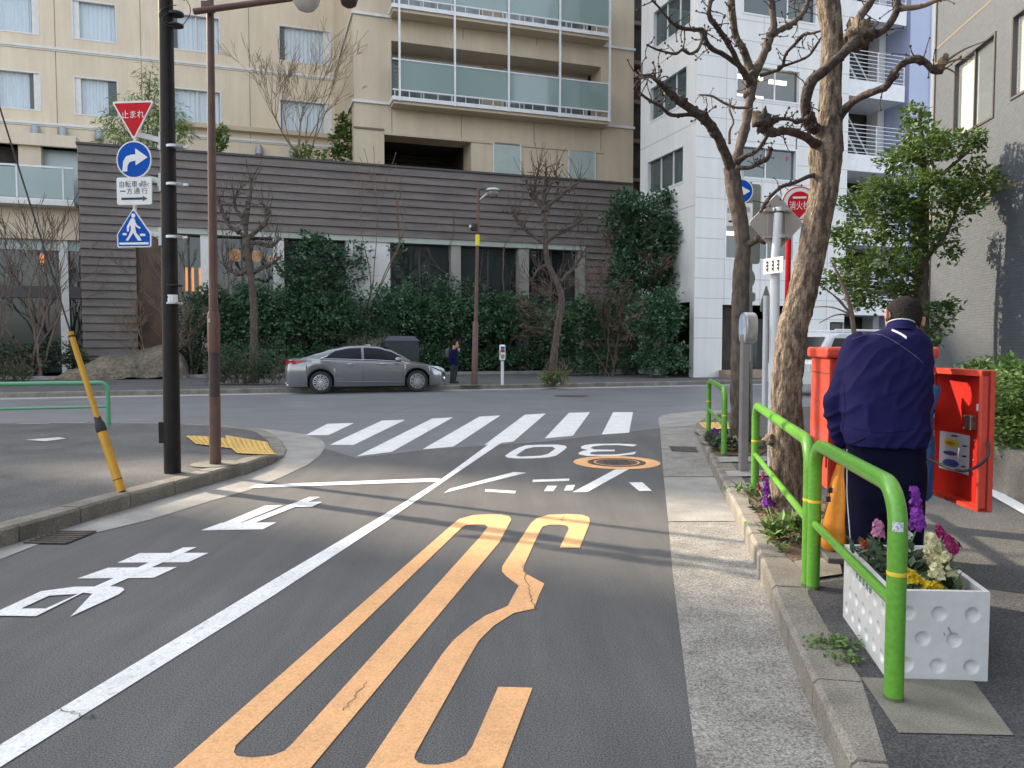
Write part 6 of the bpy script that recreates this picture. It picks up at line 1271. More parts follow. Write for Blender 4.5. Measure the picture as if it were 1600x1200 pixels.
# ================================================================= VEHICLES
M['car_paint'] = mat('grey_car_paint', (.25, .255, .268), .22, (.235, .24, .25), 1.5, 2, metal=.7, coat=1.0)
M['car_glass'] = mat('car_glass', (.006, .010, .016), .1, spec=.3)
M['chrome'] = mat('chrome', (.75, .76, .78), .15, metal=1.0)
M['tyre'] = mat('tyre', (.015, .015, .015), .8, (.03, .03, .03), 30)
M['alloy'] = mat('alloy', (.62, .63, .65), .3, metal=.8)
M['tail'] = mat('red_lens', (.35, .01, .015), .15, coat=.6)
M['head'] = mat('clear_lens', (.6, .64, .68), .08, spec=.9, coat=.8)
def sedan(origin, X, lb, name='parked_car', scale=1.0):
    # local frame: x along the car (front +), y across (left side +), z up; built in world coordinates
    Yv = Vector((-X.y, X.x, 0)); t = thing(name, origin, lb, 'car'); S = scale
    def W(x, y, z): return origin + (X * x + Yv * y + ZU * z) * S
    L0, L1 = -2.42, 2.42; wb0, wb1 = -1.42, 1.45; wr = .335; arch = .385
    def interp(tab, x):
        for (a, b), (c, d) in zip(tab, tab[1:]):
            if a <= x <= c: u = (x - a) / (c - a); u = u * u * (3 - 2 * u) * .5 + u * .5; return b + (d - b) * u
        return tab[0][1] if x < tab[0][0] else tab[-1][1]
    belt = [(-2.42, .80), (-2.3, .99), (-1.9, 1.03), (-1.2, 1.0), (0, .955), (.8, .92), (1.2, .90), (1.8, .82), (2.2, .70), (2.42, .56)]
    hood = [(-2.42, .82), (-2.36, 1.02), (-2.1, 1.06), (-1.6, 1.09), (.6, 1.00), (1.0, .985), (1.5, .93), (2.0, .81), (2.3, .68), (2.42, .57)]
    half = [(-2.42, .66), (-2.3, .80), (-2.0, .87), (-1.4, .91), (0, .905), (1.4, .905), (1.9, .87), (2.2, .77), (2.36, .60), (2.42, .48)]
    bot = [(-2.42, .42), (-2.35, .28), (-2.1, .24), (-1, .20), (1, .20), (2.0, .20), (2.3, .22), (2.42, .32)]
    xs = sorted(set([round(L0 + (L1 - L0) * i / 60, 4) for i in range(61)] + [round(w + arch * math.cos(math.pi * k / 14), 4) for w in (wb0, wb1) for k in range(15)]))
    rings = []
    for x in xs:
        bz = interp(bot, x); hw = interp(half, x); bl = interp(belt, x); hd = interp(hood, x)
        for w in (wb0, wb1):
            if abs(x - w) < arch: bz = max(bz, .335 + math.sqrt(max(arch ** 2 - (x - w) ** 2, 0)))
        mid = bz + (bl - bz) * .55
        prof = [(hw * .93, bz), (hw * .985, bz + (mid - bz) * .35), (hw * 1.0, mid), (hw * .985, mid + (bl - mid) * .75), (hw * .93, bl), (hw * .80, bl + (hd - bl) * .75), (hw * .4, hd), (0, hd + .012)]
        ring = [W(x, y, z) for y, z in prof] + [W(x, -y, z) for y, z in reversed(prof[:-1])]
        rings.append(ring)
    m = MB(); m.loft(rings, closed=False); body = part('body', m, M['car_paint'], t, smooth=40)
    m = MB(); m.loft([[r[0], r[0] + ZU * .01, r[-1] + ZU * .01, r[-1]] for r in rings], closed=True); part('underbody', m, M['rubber'], t)
    # cabin: roof shell and glazing
    roofz = [(-1.75, 1.07), (-1.3, 1.24), (-.8, 1.385), (-.2, 1.43), (.3, 1.41), (.75, 1.27), (1.25, .99)]
    cab = []; gx = [-1.95 + 3.2 * i / 32 for i in range(33)]
    def roof(x): return interp([(-1.95, 1.06), (-1.5, 1.19), (-1.05, 1.325), (-.55, 1.415), (-.1, 1.435), (.3, 1.41), (.65, 1.32), (.95, 1.17), (1.25, .985)], x)
    def hwroof(x): return interp([(-1.95, .60), (-1.2, .60), (-.2, .62), (.5, .60), (1.25, .70)], x)
    rr = []
    for x in gx:
        z = roof(x); hb = interp(half, x) * .90; b0 = interp(belt, x) + .01; hr = hwroof(x); kz = max(0.02, min(1, (z - b0) / .4)); hr = hb + (hr - hb) * kz
        pr = [(hb, b0 - .03), (hb + (hr - hb) * .5, b0 + (z - b0) * .52), (hr, z - .05 * kz), (hr * .9, z - .015 * kz), (hr * .5, z), (0, z + .005)]
        rr.append([W(x, y, zz) for y, zz in pr] + [W(x, -y, zz) for y, zz in reversed(pr[:-1])])
    m = MB(); m.loft(rr, closed=False); part('roof', m, M['car_paint'], t, smooth=45)
    def sidept(x, q, sgn):                                     # point on the cabin side at height fraction q
        z = roof(x); hb = interp(half, x) * .90; b0 = interp(belt, x) + .01; hr = hwroof(x); kz = max(0.02, min(1, (z - b0) / .4)); hr = hb + (hr - hb) * kz
        y = hb + (hr - hb) * q; zz = b0 + (z - .06 - b0) * q; return W(x, sgn * (y + .020 + .022 * math.sin(math.pi * q)), zz)
    for sgn in (-1, 1):
        for nm, x0, x1 in (('side_window', -1.38, -.22), ('side_window', -.14, .98)):
            m = MB(); n = 14; rows = []
            for i in range(n + 1):
                x = x0 + (x1 - x0) * i / n; q1 = .95
                if x < -1.0: q1 = .95 * max(.25, (x + 1.45) / .45)
                q1 = max(q1, .14); rows.append([sidept(x, .08 + (q1 - .08) * j / 5, sgn) for j in range(6)])
            for i in range(n):
                for j in range(5): m.quad(rows[i][j], rows[i + 1][j], rows[i + 1][j + 1], rows[i][j + 1])
            w = part(nm, m, M['car_glass'], t, smooth=180)
        m = MB(); tr = [sidept(-1.42 + 2.45 * i / 20, .06, sgn) for i in range(21)]; m.tube(tr, .011, 6); m.tube([sidept(-1.42, .08, sgn), sidept(-1.36, .26, sgn), sidept(-1.2, .5, sgn)], .016, 6); part('window_trim', m, M['chrome'], t)
        m = MB(); c = W(.86, sgn * .99, 1.0); m.blob(c, .12 * S, .05, 12, 8, (1, .6, .62)); part('mirror', m, M['car_paint'], t, smooth=180)
        for x in (-.55, .42): m = MB(); m.tube([W(x - .11, sgn * .925, .87), W(x, sgn * .94, .875), W(x + .11, sgn * .925, .87)], .016, 8); part('door_handle', m, M['chrome'], t)
        m = MB(); m.tube([W(-1.0, sgn * .902, .36), W(1.0, sgn * .902, .31)], .012, 6); part('sill_trim', m, M['car_paint'], t)
        for x0, x1 in ((-.18, -.20), (-1.0, -.98), (1.02, 1.0)): m = MB(); m.tube([W(x0, sgn * .893, .33), W((x0 + x1) / 2, sgn * .913, .62), W(x1, sgn * .872, .93)], .0035, 4); part('door_gap', m, M['rubber'], t)
    m = MB(); A = [(-1.34, .50, 1.265), (-1.88, .52, 1.075)]
    m.quad(W(-1.30, -.5, 1.262), W(-1.30, .5, 1.262), W(-1.85, .5, 1.10), W(-1.85, -.5, 1.10)); part('rear_window', m, M['car_glass'], t)
    m = MB(); m.quad(W(.50, -.54, 1.385), W(.50, .54, 1.385), W(1.18, .62, 1.045), W(1.18, -.62, 1.045)); part('windscreen', m, M['car_glass'], t)
    for sgn in (-1, 1):
        m = MB(); m.add([W(-2.405, sgn * .60, .86), W(-2.36, sgn * .73, .83), W(-2.12, sgn * .862, .89), W(-1.78, sgn * .893, .985), W(-2.15, sgn * .855, .995), W(-2.36, sgn * .74, .985), W(-2.405, sgn * .60, .97)], [(0, 1, 5, 6), (1, 2, 4, 5), (2, 3, 4)]); part('tail_lamp', m, M['tail'], t)
        m = MB(); m.add([W(2.41, sgn * .50, .60), W(2.33, sgn * .66, .60), W(2.2, sgn * .787, .66), W(1.88, sgn * .868, .80), W(2.14, sgn * .74, .775), W(2.34, sgn * .60, .70)], [(0, 1, 5), (1, 2, 4, 5), (2, 3, 4)]); part('headlight', m, M['head'], t)
        m = MB(); m.blob(W(-2.33, sgn * .55, .26), .055, 0, 10, 6, (1.3, 1, .7)); part('exhaust_tip', m, M['chrome'], t)
        m = MB(); m.blob(W(2.35, sgn * .62, .40), .07, 0, 10, 6, (.6, 1, .9)); part('fog_lamp', m, M['chrome'], t)
    for x in (wb0, wb1):
        for sgn in (-1, 1):
            c = W(x, sgn * .80, wr); ax = Yv * sgn
            m = MB(); m.lathe(c, [(.235, -.10), (.31, -.10), (.335, -.07), (.335, .07), (.315, .10), (.235, .105)], 36, ax, cap=False); w = part('wheel', m, M['tyre'], t, smooth=40)
            m = MB(); m.lathe(c, [(.237, -.08), (.240, .098), (.222, .102), (.215, .07), (.205, -.02)], 36, ax, X, cap=False)
            for k in range(9):
                a = 2 * math.pi * k / 9; r_ = X * math.cos(a) + ZU * math.sin(a); tng = -X * math.sin(a) + ZU * math.cos(a)
                for q in (-.22, .22):
                    d2 = (r_ * math.cos(q) + tng * math.sin(q)); m.box(c + (r_ * .05 + d2 * .225) * .5 * S + ax * .07, (.19, .026, .022), (d2 * .225 - r_ * .05).normalized(), (d2 * .225 - r_ * .05).normalized().cross(ax), ax)
            m.lathe(c + ax * .06, [(.06, 0), (.055, .025), (.02, .03)], 16, ax); part('rim', m, M['alloy'], w, smooth=30)
            m = MB(); m.lathe(c, [(.21, -.02), (.205, -.01)], 24, ax); part('brake_disc', m, M['rubber'], w)
            m = MB(); n = 20; a_in, a_out = [], []
            for k in range(n + 1): a = math.pi * k / n; a_in.append(W(x + .384 * math.cos(a), sgn * .55, .335 + .384 * math.sin(a))); a_out.append(W(x + .384 * math.cos(a), sgn * .89, .335 + .384 * math.sin(a)))
            for k in range(n): m.quad(a_in[k], a_in[k + 1], a_out[k + 1], a_out[k])
            m.flat([[W(x + .384 * math.cos(math.pi * k / n), sgn * .56, .335 + .384 * math.sin(math.pi * k / n)) for k in range(n + 1)]]); part('wheel_arch', m, M['rubber'], t)
    m = MB(); m.quad(W(2.425, -.28, .36), W(2.425, .28, .36), W(2.40, .28, .54), W(2.40, -.28, .54)); part('grille', m, M['rubber'], t)
    return t
oc = (G(498, 614.5) + G(655.5, 613.5)) / 2; oc = oc - N_ST * .85; oc.z = .004
sedan(oc, E_ST, 'grey metallic saloon car parked along the far kerb', scale=1.02)
# van beyond the mailbox (seen in slivers)
vy = 23.5; vc = D(1305, 580, vy); vc.z = .005
vn = thing('parked_van', vc, 'white minivan parked behind the red mailbox, half hidden by the tree trunk', 'van'); vf = Vector((-.86, -.5, 0)).normalized(); vs = Vector((-vf.y, vf.x, 0))   # vf: towards its front
def V(x, y, z): return vc + vf * x + vs * y + ZU * z
prof = [(2.1, .35), (2.15, .75), (1.95, 1.0), (1.35, 1.72), (1.0, 1.84), (-1.9, 1.84), (-2.2, 1.6), (-2.25, .5), (-2.2, .35)]
m = MB(); m.loft([[V(x * s, y, .35 + (z - .35) * zz) for x, z in prof] for y, s, zz in ((-.86, .97, .96), (-.80, 1, .985), (0, 1, 1), (.80, 1, .985), (.86, .97, .96))]); part('body', m, mat('white_car_paint', (.62, .64, .66), .3, coat=.6), vn, smooth=35)
m = MB(); m.quad(V(1.93, -.7, 1.06), V(1.93, .7, 1.06), V(1.38, .68, 1.70), V(1.38, -.68, 1.70)); part('windscreen', m, M['car_glass'], vn)
for sg in (-1, 1):
    m = MB(); m.flat([[V(x, sg * .868, z) for x, z in ((1.55, 1.05), (1.2, 1.66), (-1.95, 1.66), (-2.0, 1.05))]]); part('side_window', m, M['car_glass'], vn)
    m = MB(); m.box(V(2.12, sg * .62, .82), (.05, .36, .2), vf, vs); part('headlight', m, M['head'], vn)
    for x in (1.35, -1.4): m = MB(); m.lathe(V(x, sg * .72, .32), [(.2, -.1), (.3, -.1), (.32, 0), (.3, .1), (.2, .1), (.03, .09)], 20, vs * sg); part('wheel', m, M['tyre'], vn)
    m = MB(); m.tube([V(1.0, sg * .72, 1.90), V(-1.9, sg * .72, 1.90)], .03, 6); part('roof_rail', m, M['white_metal'], vn)
m = MB(); m.box(V(2.17, 0, .62), (.03, .5, .16), vf, vs); part('number_plate', m, M['sign_white'], vn); m = MB(); m.box(V(2.15, 0, .78), (.03, 1.0, .1), vf, vs); part('grille', m, M['rubber'], vn)
# ================================================================= MAILBOX, PEOPLE, PLANTER, FLOWERS
from mathutils.bvhtree import BVHTree
M['post_red'] = mat('post_box_red', (.60, .062, .03), .5, (.48, .05, .03), 3, 8, .35, .7, coat=.15, speck=(60, .10), blotch=(4, .16, (1, 1, .4)))
M['post_red_in'] = mat('post_box_red_inside', (.60, .022, .012), .45, (.50, .018, .012), 3, 5, coat=.15)
M['navy'] = mat('navy_jacket', (.0085, .0072, .056), .85, (.0065, .0056, .044), 3, 6, bump=.15, bscale=420, dist=.003, spec=.15)
M['navy_trousers'] = mat('navy_trousers', (.0042, .0045, .019), .9, (.0034, .0036, .014), 4, 6, bump=.15, bscale=300, dist=.003, spec=.12)
M['skin'] = mat('skin', (.50, .26, .17), .55, (.44, .22, .14), 8, 4)
M['hair'] = mat('short_hair', (.009, .007, .006), .8, (.022, .017, .014), 90, 4, bump=.8, bscale=300, dist=.006, spec=.2)
M['seam'] = mat('pale_piping', (.10, .095, .13), .7)
M['orange_cloth'] = mat('orange_bag_cloth', (.72, .25, .012), .6, (.62, .20, .01), 5, 5, bump=.3, bscale=25, dist=.02)
M['blue_cloth'] = mat('blue_bag_cloth', (.008, .13, .32), .5, (.006, .09, .24), 4, 4, bump=.3, bscale=18, dist=.02)
M['shoe'] = mat('black_shoe', (.012, .012, .013), .4)
# ---- red mailbox with its door swung open
F0 = D(1296, 560, 4.5); F0.z = 0; rX, bX = N_RD, E_RD
mb_ = thing('mailbox', F0 + rX * .3 + bX * .25 + ZU * .14, 'large red mailbox standing open behind the stooping postman', 'mailbox')
def Q(x, y, z): return F0 + rX * x + bX * y + ZU * z
Wd, Dp, z0, z1 = .565, .50, .60, 1.375
m = MB(); th_ = .025
m.box(Q(th_ / 2, Dp / 2, (z0 + z1) / 2), (th_, Dp, z1 - z0), rX, bX); m.box(Q(Wd - th_ / 2, Dp / 2, (z0 + z1) / 2), (th_, Dp, z1 - z0), rX, bX); m.box(Q(Wd / 2, Dp - th_ / 2, (z0 + z1) / 2), (Wd - 2 * th_, th_, z1 - z0), rX, bX); m.box(Q(Wd / 2, Dp / 2 - .012, z0 + th_ / 2), (Wd - 2 * th_, Dp - th_, th_), rX, bX)
part('body', m, M['post_red'], mb_, bevel=.006)
m = MB(); m.box(Q(Wd / 2, .012, z1 - .06), (Wd - 2 * th_, .02, .12), rX, bX); m.box(Q(th_ + .02, .012, (z0 + z1) / 2 - .06), (.04, .02, z1 - z0 - .125), rX, bX); m.box(Q(Wd - th_ - .02, .012, (z0 + z1) / 2 - .06), (.04, .02, z1 - z0 - .125), rX, bX); part('front_frame', m, M['post_red_in'], mb_, bevel=.003)
m = MB(); m.box(Q(Wd / 2, Dp / 2, z1 + .034), (Wd + .05, Dp + .05, .066), rX, bX); part('lid', m, M['post_red'], mb_, bevel=.018, seg=3)
m = MB(); m.box(Q(-.006, Dp / 2, .78), (.012, Dp - .02, .10), rX, bX); part('side_moulding', m, M['post_red'], mb_, bevel=.005)
m = MB(); m.box(Q(Wd / 2, Dp * .5, .37), (.34, .30, .46), rX, bX); m.box(Q(Wd / 2, Dp * .5, .16), (.52, .42, .04), rX, bX); part('pedestal', m, mat('pedestal_grey', (.09, .09, .092), .6, (.07, .07, .07), 6), mb_, bevel=.008)
for zz in (.72, 1.0, 1.25): m = MB(); m.tube([Q(Wd + .004, -.014, zz - .035), Q(Wd + .004, -.014, zz + .035)], .011, 10); part('hinge', m, M['post_red'], mb_, smooth=60)
m = MB(); m.box(Q(-.001, Dp / 2, 1.285), (.004, Dp - .03, .008), rX, bX); part('seam', m, mat('grimy_seam', (.16, .03, .02), .8), mb_)
# door: hinge at the right front corner, free edge towards the camera
Hd = Q(Wd - .01, -.015, 0); Fe = D(1535, 700, 3.86); Fe.z = 0; dd = (Fe - Hd); dl = dd.length; dd.normalize(); dn_ = Vector((-dd.y, dd.x, 0))
if dn_.x < 0: dn_ = -dn_                                    # outer side of the door: right
def K(a, o, z): return Hd + dd * a + dn_ * o + ZU * z
dz0, dz1 = .605, 1.325
m = MB(); n = 14
def bulge(t): return .02 + .03 * math.sin(math.pi * t)
inn = [K(dl * i / n, bulge(i / n), 0) for i in range(n + 1)]; out = [K(dl * i / n, bulge(i / n) + .012, 0) for i in range(n + 1)]
m.loft([[p + ZU * dz0, p + ZU * dz1, q + ZU * dz1, q + ZU * dz0] for p, q in zip(inn, out)]); door = part('door', m, M['post_red_in'], mb_, smooth=30)
m = MB()                                                    # lips round the inside of the door
m.loft([[K(dl * i / n, bulge(i / n), z) for z in (dz1 - .03, dz1)] + [K(dl * i / n, -.015, z) for z in (dz1, dz1 - .03)] for i in range(n + 1)]); part('door_lip', m, M['post_red'], door); m = MB()
m.loft([[K(dl * i / n, bulge(i / n), z) for z in (dz0, dz0 + .02)] + [K(dl * i / n, -.015 + .0 * i, z) for z in (dz0 + .02, dz0)] for i in range(n + 1)])
part('door_lip', m, M['post_red'], door)
m = MB(); m.box(K(dl - .012, .022, (dz0 + dz1) / 2), (.024, .075, dz1 - dz0 + .004), dd, dn_); part('door_edge', m, M['post_red'], door, bevel=.008)
def onDoor(u, v):                                           # point on the inner door face seen at a pixel of the photo
    d = ray(u, v); t = (Hd - C0).dot(dn_) / d.dot(dn_); p = C0 + d * t
    for _ in range(4):
        a = (p - Hd).dot(dd) / dl; o = bulge(max(0, min(1, a))) - .003; t = (Hd + dn_ * o - C0).dot(dn_) / d.dot(dn_); p = C0 + d * t
    return (p - Hd).dot(dd), p.z
def doorsheet(px4, lift, mt, nm, k=6):
    A = [onDoor(*q) for q in px4]; mm = MB(); g_ = lambda s, t: tuple((A[0][i] * (1 - s) + A[1][i] * s) * (1 - t) + (A[3][i] * (1 - s) + A[2][i] * s) * t for i in (0, 1))
    for i in range(k):
        for j in range(k): mm.quad(*[K(a, bulge(a / dl) - lift, z) for a, z in (g_(i / k, j / k), g_((i + 1) / k, j / k), g_((i + 1) / k, (j + 1) / k), g_(i / k, (j + 1) / k))])
    return part(nm, mm, mt, door)
po = doorsheet([(1469, 673), (1516, 681), (1514, 743), (1467, 731)], .004, mat('notice_paper', (.62, .62, .66), .7, (.56, .56, .62), 6), 'notice')
def ellipse_on(u, v, a, b, lift, mt, nm):
    mm = MB(); c = [onDoor(u + a * math.cos(t), v + b * math.sin(t) + .17 * a * math.cos(t)) for t in [2 * math.pi * i / 24 for i in range(24)]]; ctr = onDoor(u, v)
    P = [K(x, bulge(x / dl) - lift, z) for x, z in c]; q = K(ctr[0], bulge(ctr[0] / dl) - lift, ctr[1]); o = len(mm.v); mm.v += [tuple(p) for p in P] + [tuple(q)]; mm.f += [(i, (i + 1) % 24, 24) for i in range(24)]
    return part(nm, mm, mt, door)
ellipse_on(1487, 692, 12, 6, .0052, mat('notice_yellow', (.70, .58, .03), .7), 'notice_patch'); ellipse_on(1486, 692.5, 7, 2.6, .0064, mat('notice_orange', (.55, .20, .02), .7), 'notice_patch')
ellipse_on(1485, 708, 11, 3.4, .0052, mat('notice_indigo', (.07, .07, .32), .7), 'notice_patch'); ellipse_on(1486, 723.5, 13, 6, .0052, mat('notice_blue', (.03, .09, .32), .7), 'notice_patch')
for u, v, w in ((1492, 681, 10), (1508, 697, 7), (1507, 713, 7), (1506, 729, 7)): doorsheet([(u - w / 2, v - 1.6), (u + w / 2, v - .6), (u + w / 2, v + 1.8), (u - w / 2, v + .8)], .0052, M['ink'], 'lettering', 2)
doorsheet([(1526, 631), (1534, 632), (1533.5, 643), (1525.5, 642)], .004, M['sign_white'], 'label', 2)
a, z = onDoor(1522, 660); m = MB(); m.box(K(a, bulge(a / dl) - .02, z), (.055, .035, .075), dd, dn_); part('lock', m, mat('lock_metal', (.36, .33, .28), .35, (.22, .2, .17), 30, metal=.8), door, bevel=.004)
m = MB()
for q in ((1517, 650), (1528, 651), (1516, 669), (1527, 671), (1523, 688), (1521, 719)): a, z = onDoor(*q); m.lathe(K(a, bulge(a / dl) - (.036 if q[1] < 680 else .002), z), [(.005, 0), (.004, .004)], 8, -dn_)
part('screw', m, M['galv'], door)
m = MB()
for q in ((1503, 594), (1515, 597), (1502, 602), (1513, 604), (1507, 609)): a, z = onDoor(*q); m.lathe(K(a, bulge(a / dl) - .001, z), [(.004, 0), (.0038, .0008)], 8, -dn_)
part('rivet_hole', m, M['ink'], door)
m = MB(); m.tube([D(u, v, y) for u, v, y in spline([(1438, 712, 4.06), (1452, 718, 4.03), (1470, 726, 3.98), (1490, 733, 3.9), (1508, 736, 3.84), (1528, 728, 3.79), (1541, 716, 3.77), (1545, 704, 3.80), (1543, 690, 3.85)], 5)], .0075, 8); part('strap', m, M['rubber'], door, smooth=60)

# ---- figures
def capsule(mb, p, r, q, s, n=14):
    p, q = Vector(p), Vector(q); d = (q - p); L = d.length or 1e-4; d.normalize(); a = d.orthogonal().normalized(); b = d.cross(a); rings = []
    for i in range(5): t = math.pi / 2 * (1 - i / 4.0); rings.append((p - d * r * math.sin(t), r * math.cos(t) + 1e-4))
    for i in range(1, 6): t = math.pi / 2 * i / 5.0; rings.append((q + d * s * math.sin(t), s * math.cos(t) + 1e-4))
    mb.loft([[c + (a * math.cos(2 * math.pi * k / n) + b * math.sin(2 * math.pi * k / n)) * rr for k in range(n)] for c, rr in rings])
def ell_loft(mb, secs, n=28, yaw=0.0):                      # (centre, half width, half depth)
    X = Vector((math.cos(yaw), math.sin(yaw), 0)); Yv = Vector((-X.y, X.x, 0))
    mb.loft([[c + X * (w * math.copysign(abs(math.cos(t)) ** .85, math.cos(t))) + Yv * (d * math.copysign(abs(math.sin(t)) ** .9, math.sin(t))) for t in [2 * math.pi * k / n for k in range(n)]] for c, w, d in secs])
def organic(name, mb, mt, parent, voxel=.008, it=6, disp=None):
    me = bpy.data.meshes.new('form'); me.from_pydata(mb.v, [], mb.f); ob = bpy.data.objects.new('form', me); col.objects.link(ob)
    r = ob.modifiers.new('r', 'REMESH'); r.mode = 'VOXEL'; r.voxel_size = voxel; s = ob.modifiers.new('s', 'SMOOTH'); s.iterations = it; s.factor = .5
    bpy.context.view_layer.update(); ev = ob.evaluated_get(bpy.context.evaluated_depsgraph_get()); e = ev.to_mesh(); vs = [v.co.copy() for v in e.vertices]; ns = [v.normal.copy() for v in e.vertices]; fs = [tuple(p.vertices) for p in e.polygons]; ev.to_mesh_clear()
    bpy.data.objects.remove(ob); bpy.data.meshes.remove(me)
    if disp: vs = [v + n * disp(v) for v, n in zip(vs, ns)]
    o = MB(); o.v = [tuple(v) for v in vs]; o.f = fs; ob2 = part(name, o, mt, parent, smooth=180)
    return ob2, BVHTree.FromPolygons(vs, fs)
def snap(bvh, u, v, lift=.004):
    d = ray(u, v).normalized(); h = bvh.ray_cast(C0, d); return (h[0] - d * lift) if h[0] is not None else None
def seam(bvh, pix, r, mt, nm, parent, k=5):
    P = [snap(bvh, u, v, r * .4) for u, v in spline(pix, k)]; P = [p for p in P if p is not None]
    if len(P) > 1: m = MB(); m.tube(P, r, 6); return part(nm, m, mt, parent)
def T(u, v, dy=0.0): return D(u, v, 3.88 + .30 * max(0.0, 690 - v) / 175 + dy)
# postman, seen from behind, stooping towards the open mailbox
pm_base = D(1384, 940, 3.9); pm_base.z = .14
man = thing('person', pm_base, 'man in a navy uniform stooping at the open red mailbox, seen from behind', 'person')
sh_l, el_l, wr_l = T(1337, 540), D(1304, 634, 4.05), D(1313, 688, 4.05)
sh_r, el_r, wr_r = T(1431, 562), D(1440, 640, 4.2), D(1424, 648, 4.46)
hd = D(1411, 498, 4.24); tilt = Matrix.Rotation(R(11), 3, 'Y') @ Matrix.Rotation(R(-22), 3, 'X')   # rolls to the right and nods forward
def Hh(x, y, z): return hd + tilt @ Vector((x, y, z))
body = MB()
rings = []
for z, w, d_, y in ((-.115, .045, .05, .045), (-.10, .062, .075, .02), (-.07, .074, .09, .008), (-.03, .083, .098, .0), (.01, .089, .102, -.002), (.05, .086, .10, -.003), (.085, .072, .085, 0), (.11, .045, .055, .0), (.12, .015, .02, 0)):
    rings.append([Hh(w * math.cos(t), y + d_ * math.sin(t), z) for t in [2 * math.pi * k / 24 for k in range(24)]])
body.loft(rings); capsule(body, Hh(0, .10, -.02), .012, Hh(0, .112, -.035), .014); capsule(body, Hh(-.03, .085, -.065), .014, Hh(.03, .085, -.065), .014)   # nose and mouth
for x in (-.032, .032): capsule(body, Hh(x, .082, .0), .013, Hh(x, .084, .0), .012)
for sg in (-1, 1): capsule(body, Hh(sg * .088, -.005, .012), .011, Hh(sg * .093, -.008, -.012), .013); capsule(body, Hh(sg * .106, -.020, .016), .011, Hh(sg * .103, -.016, -.026), .009)
capsule(body, Hh(0, -.005, -.06), .058, T(1407, 530), .062); ell_loft(body, [(T(1405, 525), .10, .06), (T(1390, 550), .17, .09), (T(1384, 620), .17, .10), (T(1383, 690), .15, .09), (D(1383, 745, 3.88), .16, .10)])
for a, b, c in ((sh_l, el_l, wr_l), (sh_r, el_r, wr_r)): capsule(body, a, .050, b, .038); capsule(body, b, .038, c, .026)
kn_l, an_l = D(1352, 845, 3.86), D(1350, 925, 3.9); kn_r, an_r = D(1412, 845, 3.9), D(1414, 925, 3.94)
for a, b, c in ((D(1358, 755, 3.88), kn_l, an_l), (D(1408, 755, 3.88), kn_r, an_r)): capsule(body, a, .085, b, .055); capsule(body, b, .055, c, .035)
def hand(mb, w, d, across, curl, thumb):                    # wrist, direction, palm width axis, curl axis, thumb side
    d = d.normalized(); across = (across - d * across.dot(d)).normalized(); nrm = d.cross(across)
    for i in range(4): o = across * (-.027 + .018 * i); capsule(mb, w, .017, w + d * .085 + o, .012)
    for i, L in enumerate((.062, .074, .07, .054)):
        o = across * (-.029 + .0195 * i); b = w + d * .088 + o; j1 = b + (d * math.cos(curl * .6) + nrm * math.sin(curl * .6)) * L * .5; j2 = j1 + (d * math.cos(curl * 1.5) + nrm * math.sin(curl * 1.5)) * L * .38; j3 = j2 + (d * math.cos(curl * 2.3) + nrm * math.sin(curl * 2.3)) * L * .28
        capsule(mb, b, .0092, j1, .0085, 8); capsule(mb, j1, .0085, j2, .008, 8); capsule(mb, j2, .008, j3, .0068, 8)
    t0 = w + d * .03 + across * (thumb * .032); t1 = t0 + (d * .7 + across * thumb * .6 + nrm * .35).normalized() * .042; t2 = t1 + (d * .8 + nrm * .55 - across * thumb * .1).normalized() * .03; capsule(mb, t0, .013, t1, .0105, 8); capsule(mb, t1, .0105, t2, .008, 8)
hand(body, wr_l, D(1320, 715, 4.06) - wr_l, Vector((.3, 1, 0)), .95, 1); hand(body, wr_r, Vector((-.25, 1, -.35)), Vector((1, .2, 0)), .6, -1)
organic('body', body, M['skin'], man, .0055, 4)
hm = MB(); rings = []
for z, w, d_, y in ((-.066, .0725, .087, -.001), (-.045, .0815, .0965, -.001), (-.02, .0868, .1015, -.001), (.01, .0912, .1055, -.002), (.04, .0912, .1055, -.003), (.07, .0835, .098, -.003), (.098, .0645, .076, -.001), (.116, .042, .052, 0), (.1235, .018, .022, 0)):
    rings.append([Hh(w * math.cos(t), y + d_ * math.sin(t) * (1 if math.sin(t) < .15 else .80), z) for t in [2 * math.pi * k / 32 for k in range(32)]])
hm.loft(rings)
def hairdisp(p): return .0022 * mnoise.noise(p * 160) + .002 * mnoise.noise(p * 60)
organic('hair', hm, M['hair'], man, .005, 3, hairdisp)
jk = MB()
ell_loft(jk, [(T(1410, 513), .074, .075), (T(1404, 518), .115, .093), (T(1393, 525), .186, .115), (T(1387, 538), .224, .128), (T(1385, 560), .236, .138), (T(1383, 590), .238, .146), (T(1383, 625), .230, .144), (T(1383, 655), .219, .139), (T(1383, 678), .209, .135), (T(1383, 696), .203, .135)], 36)
def mixp(a, b, t): return a.lerp(b, t)
capsule(jk, sh_l + Vector((.01, 0, -.005)), .078, el_l, .061); capsule(jk, el_l, .061, wr_l, .047); capsule(jk, sh_r + Vector((-.01, 0, -.01)), .080, el_r, .064); capsule(jk, el_r, .064, wr_r, .050)
def folds(p):
    a = p.x * .72 + p.z * .69; b = -p.x * .69 + p.z * .72
    f = mnoise.noise(Vector((a * 5, b * 16, p.y * 4))); g_ = mnoise.noise(Vector((a * 3 + 9, b * 7, p.y * 3))); w = max(0, min(1, (1.42 - p.z) * 3))
    h = mnoise.noise(Vector((p.x * 5, p.y * 4, p.z * 22))) * max(0, min(1, (1.02 - p.z) * 8))
    k_ = mnoise.noise(Vector((a * 9 + 4, b * 30, p.y * 8))); return (.012 * (1 - abs(f)) ** 4 - .004 + .008 * g_ + .004 * k_) * (.45 + .55 * w) + .006 * h
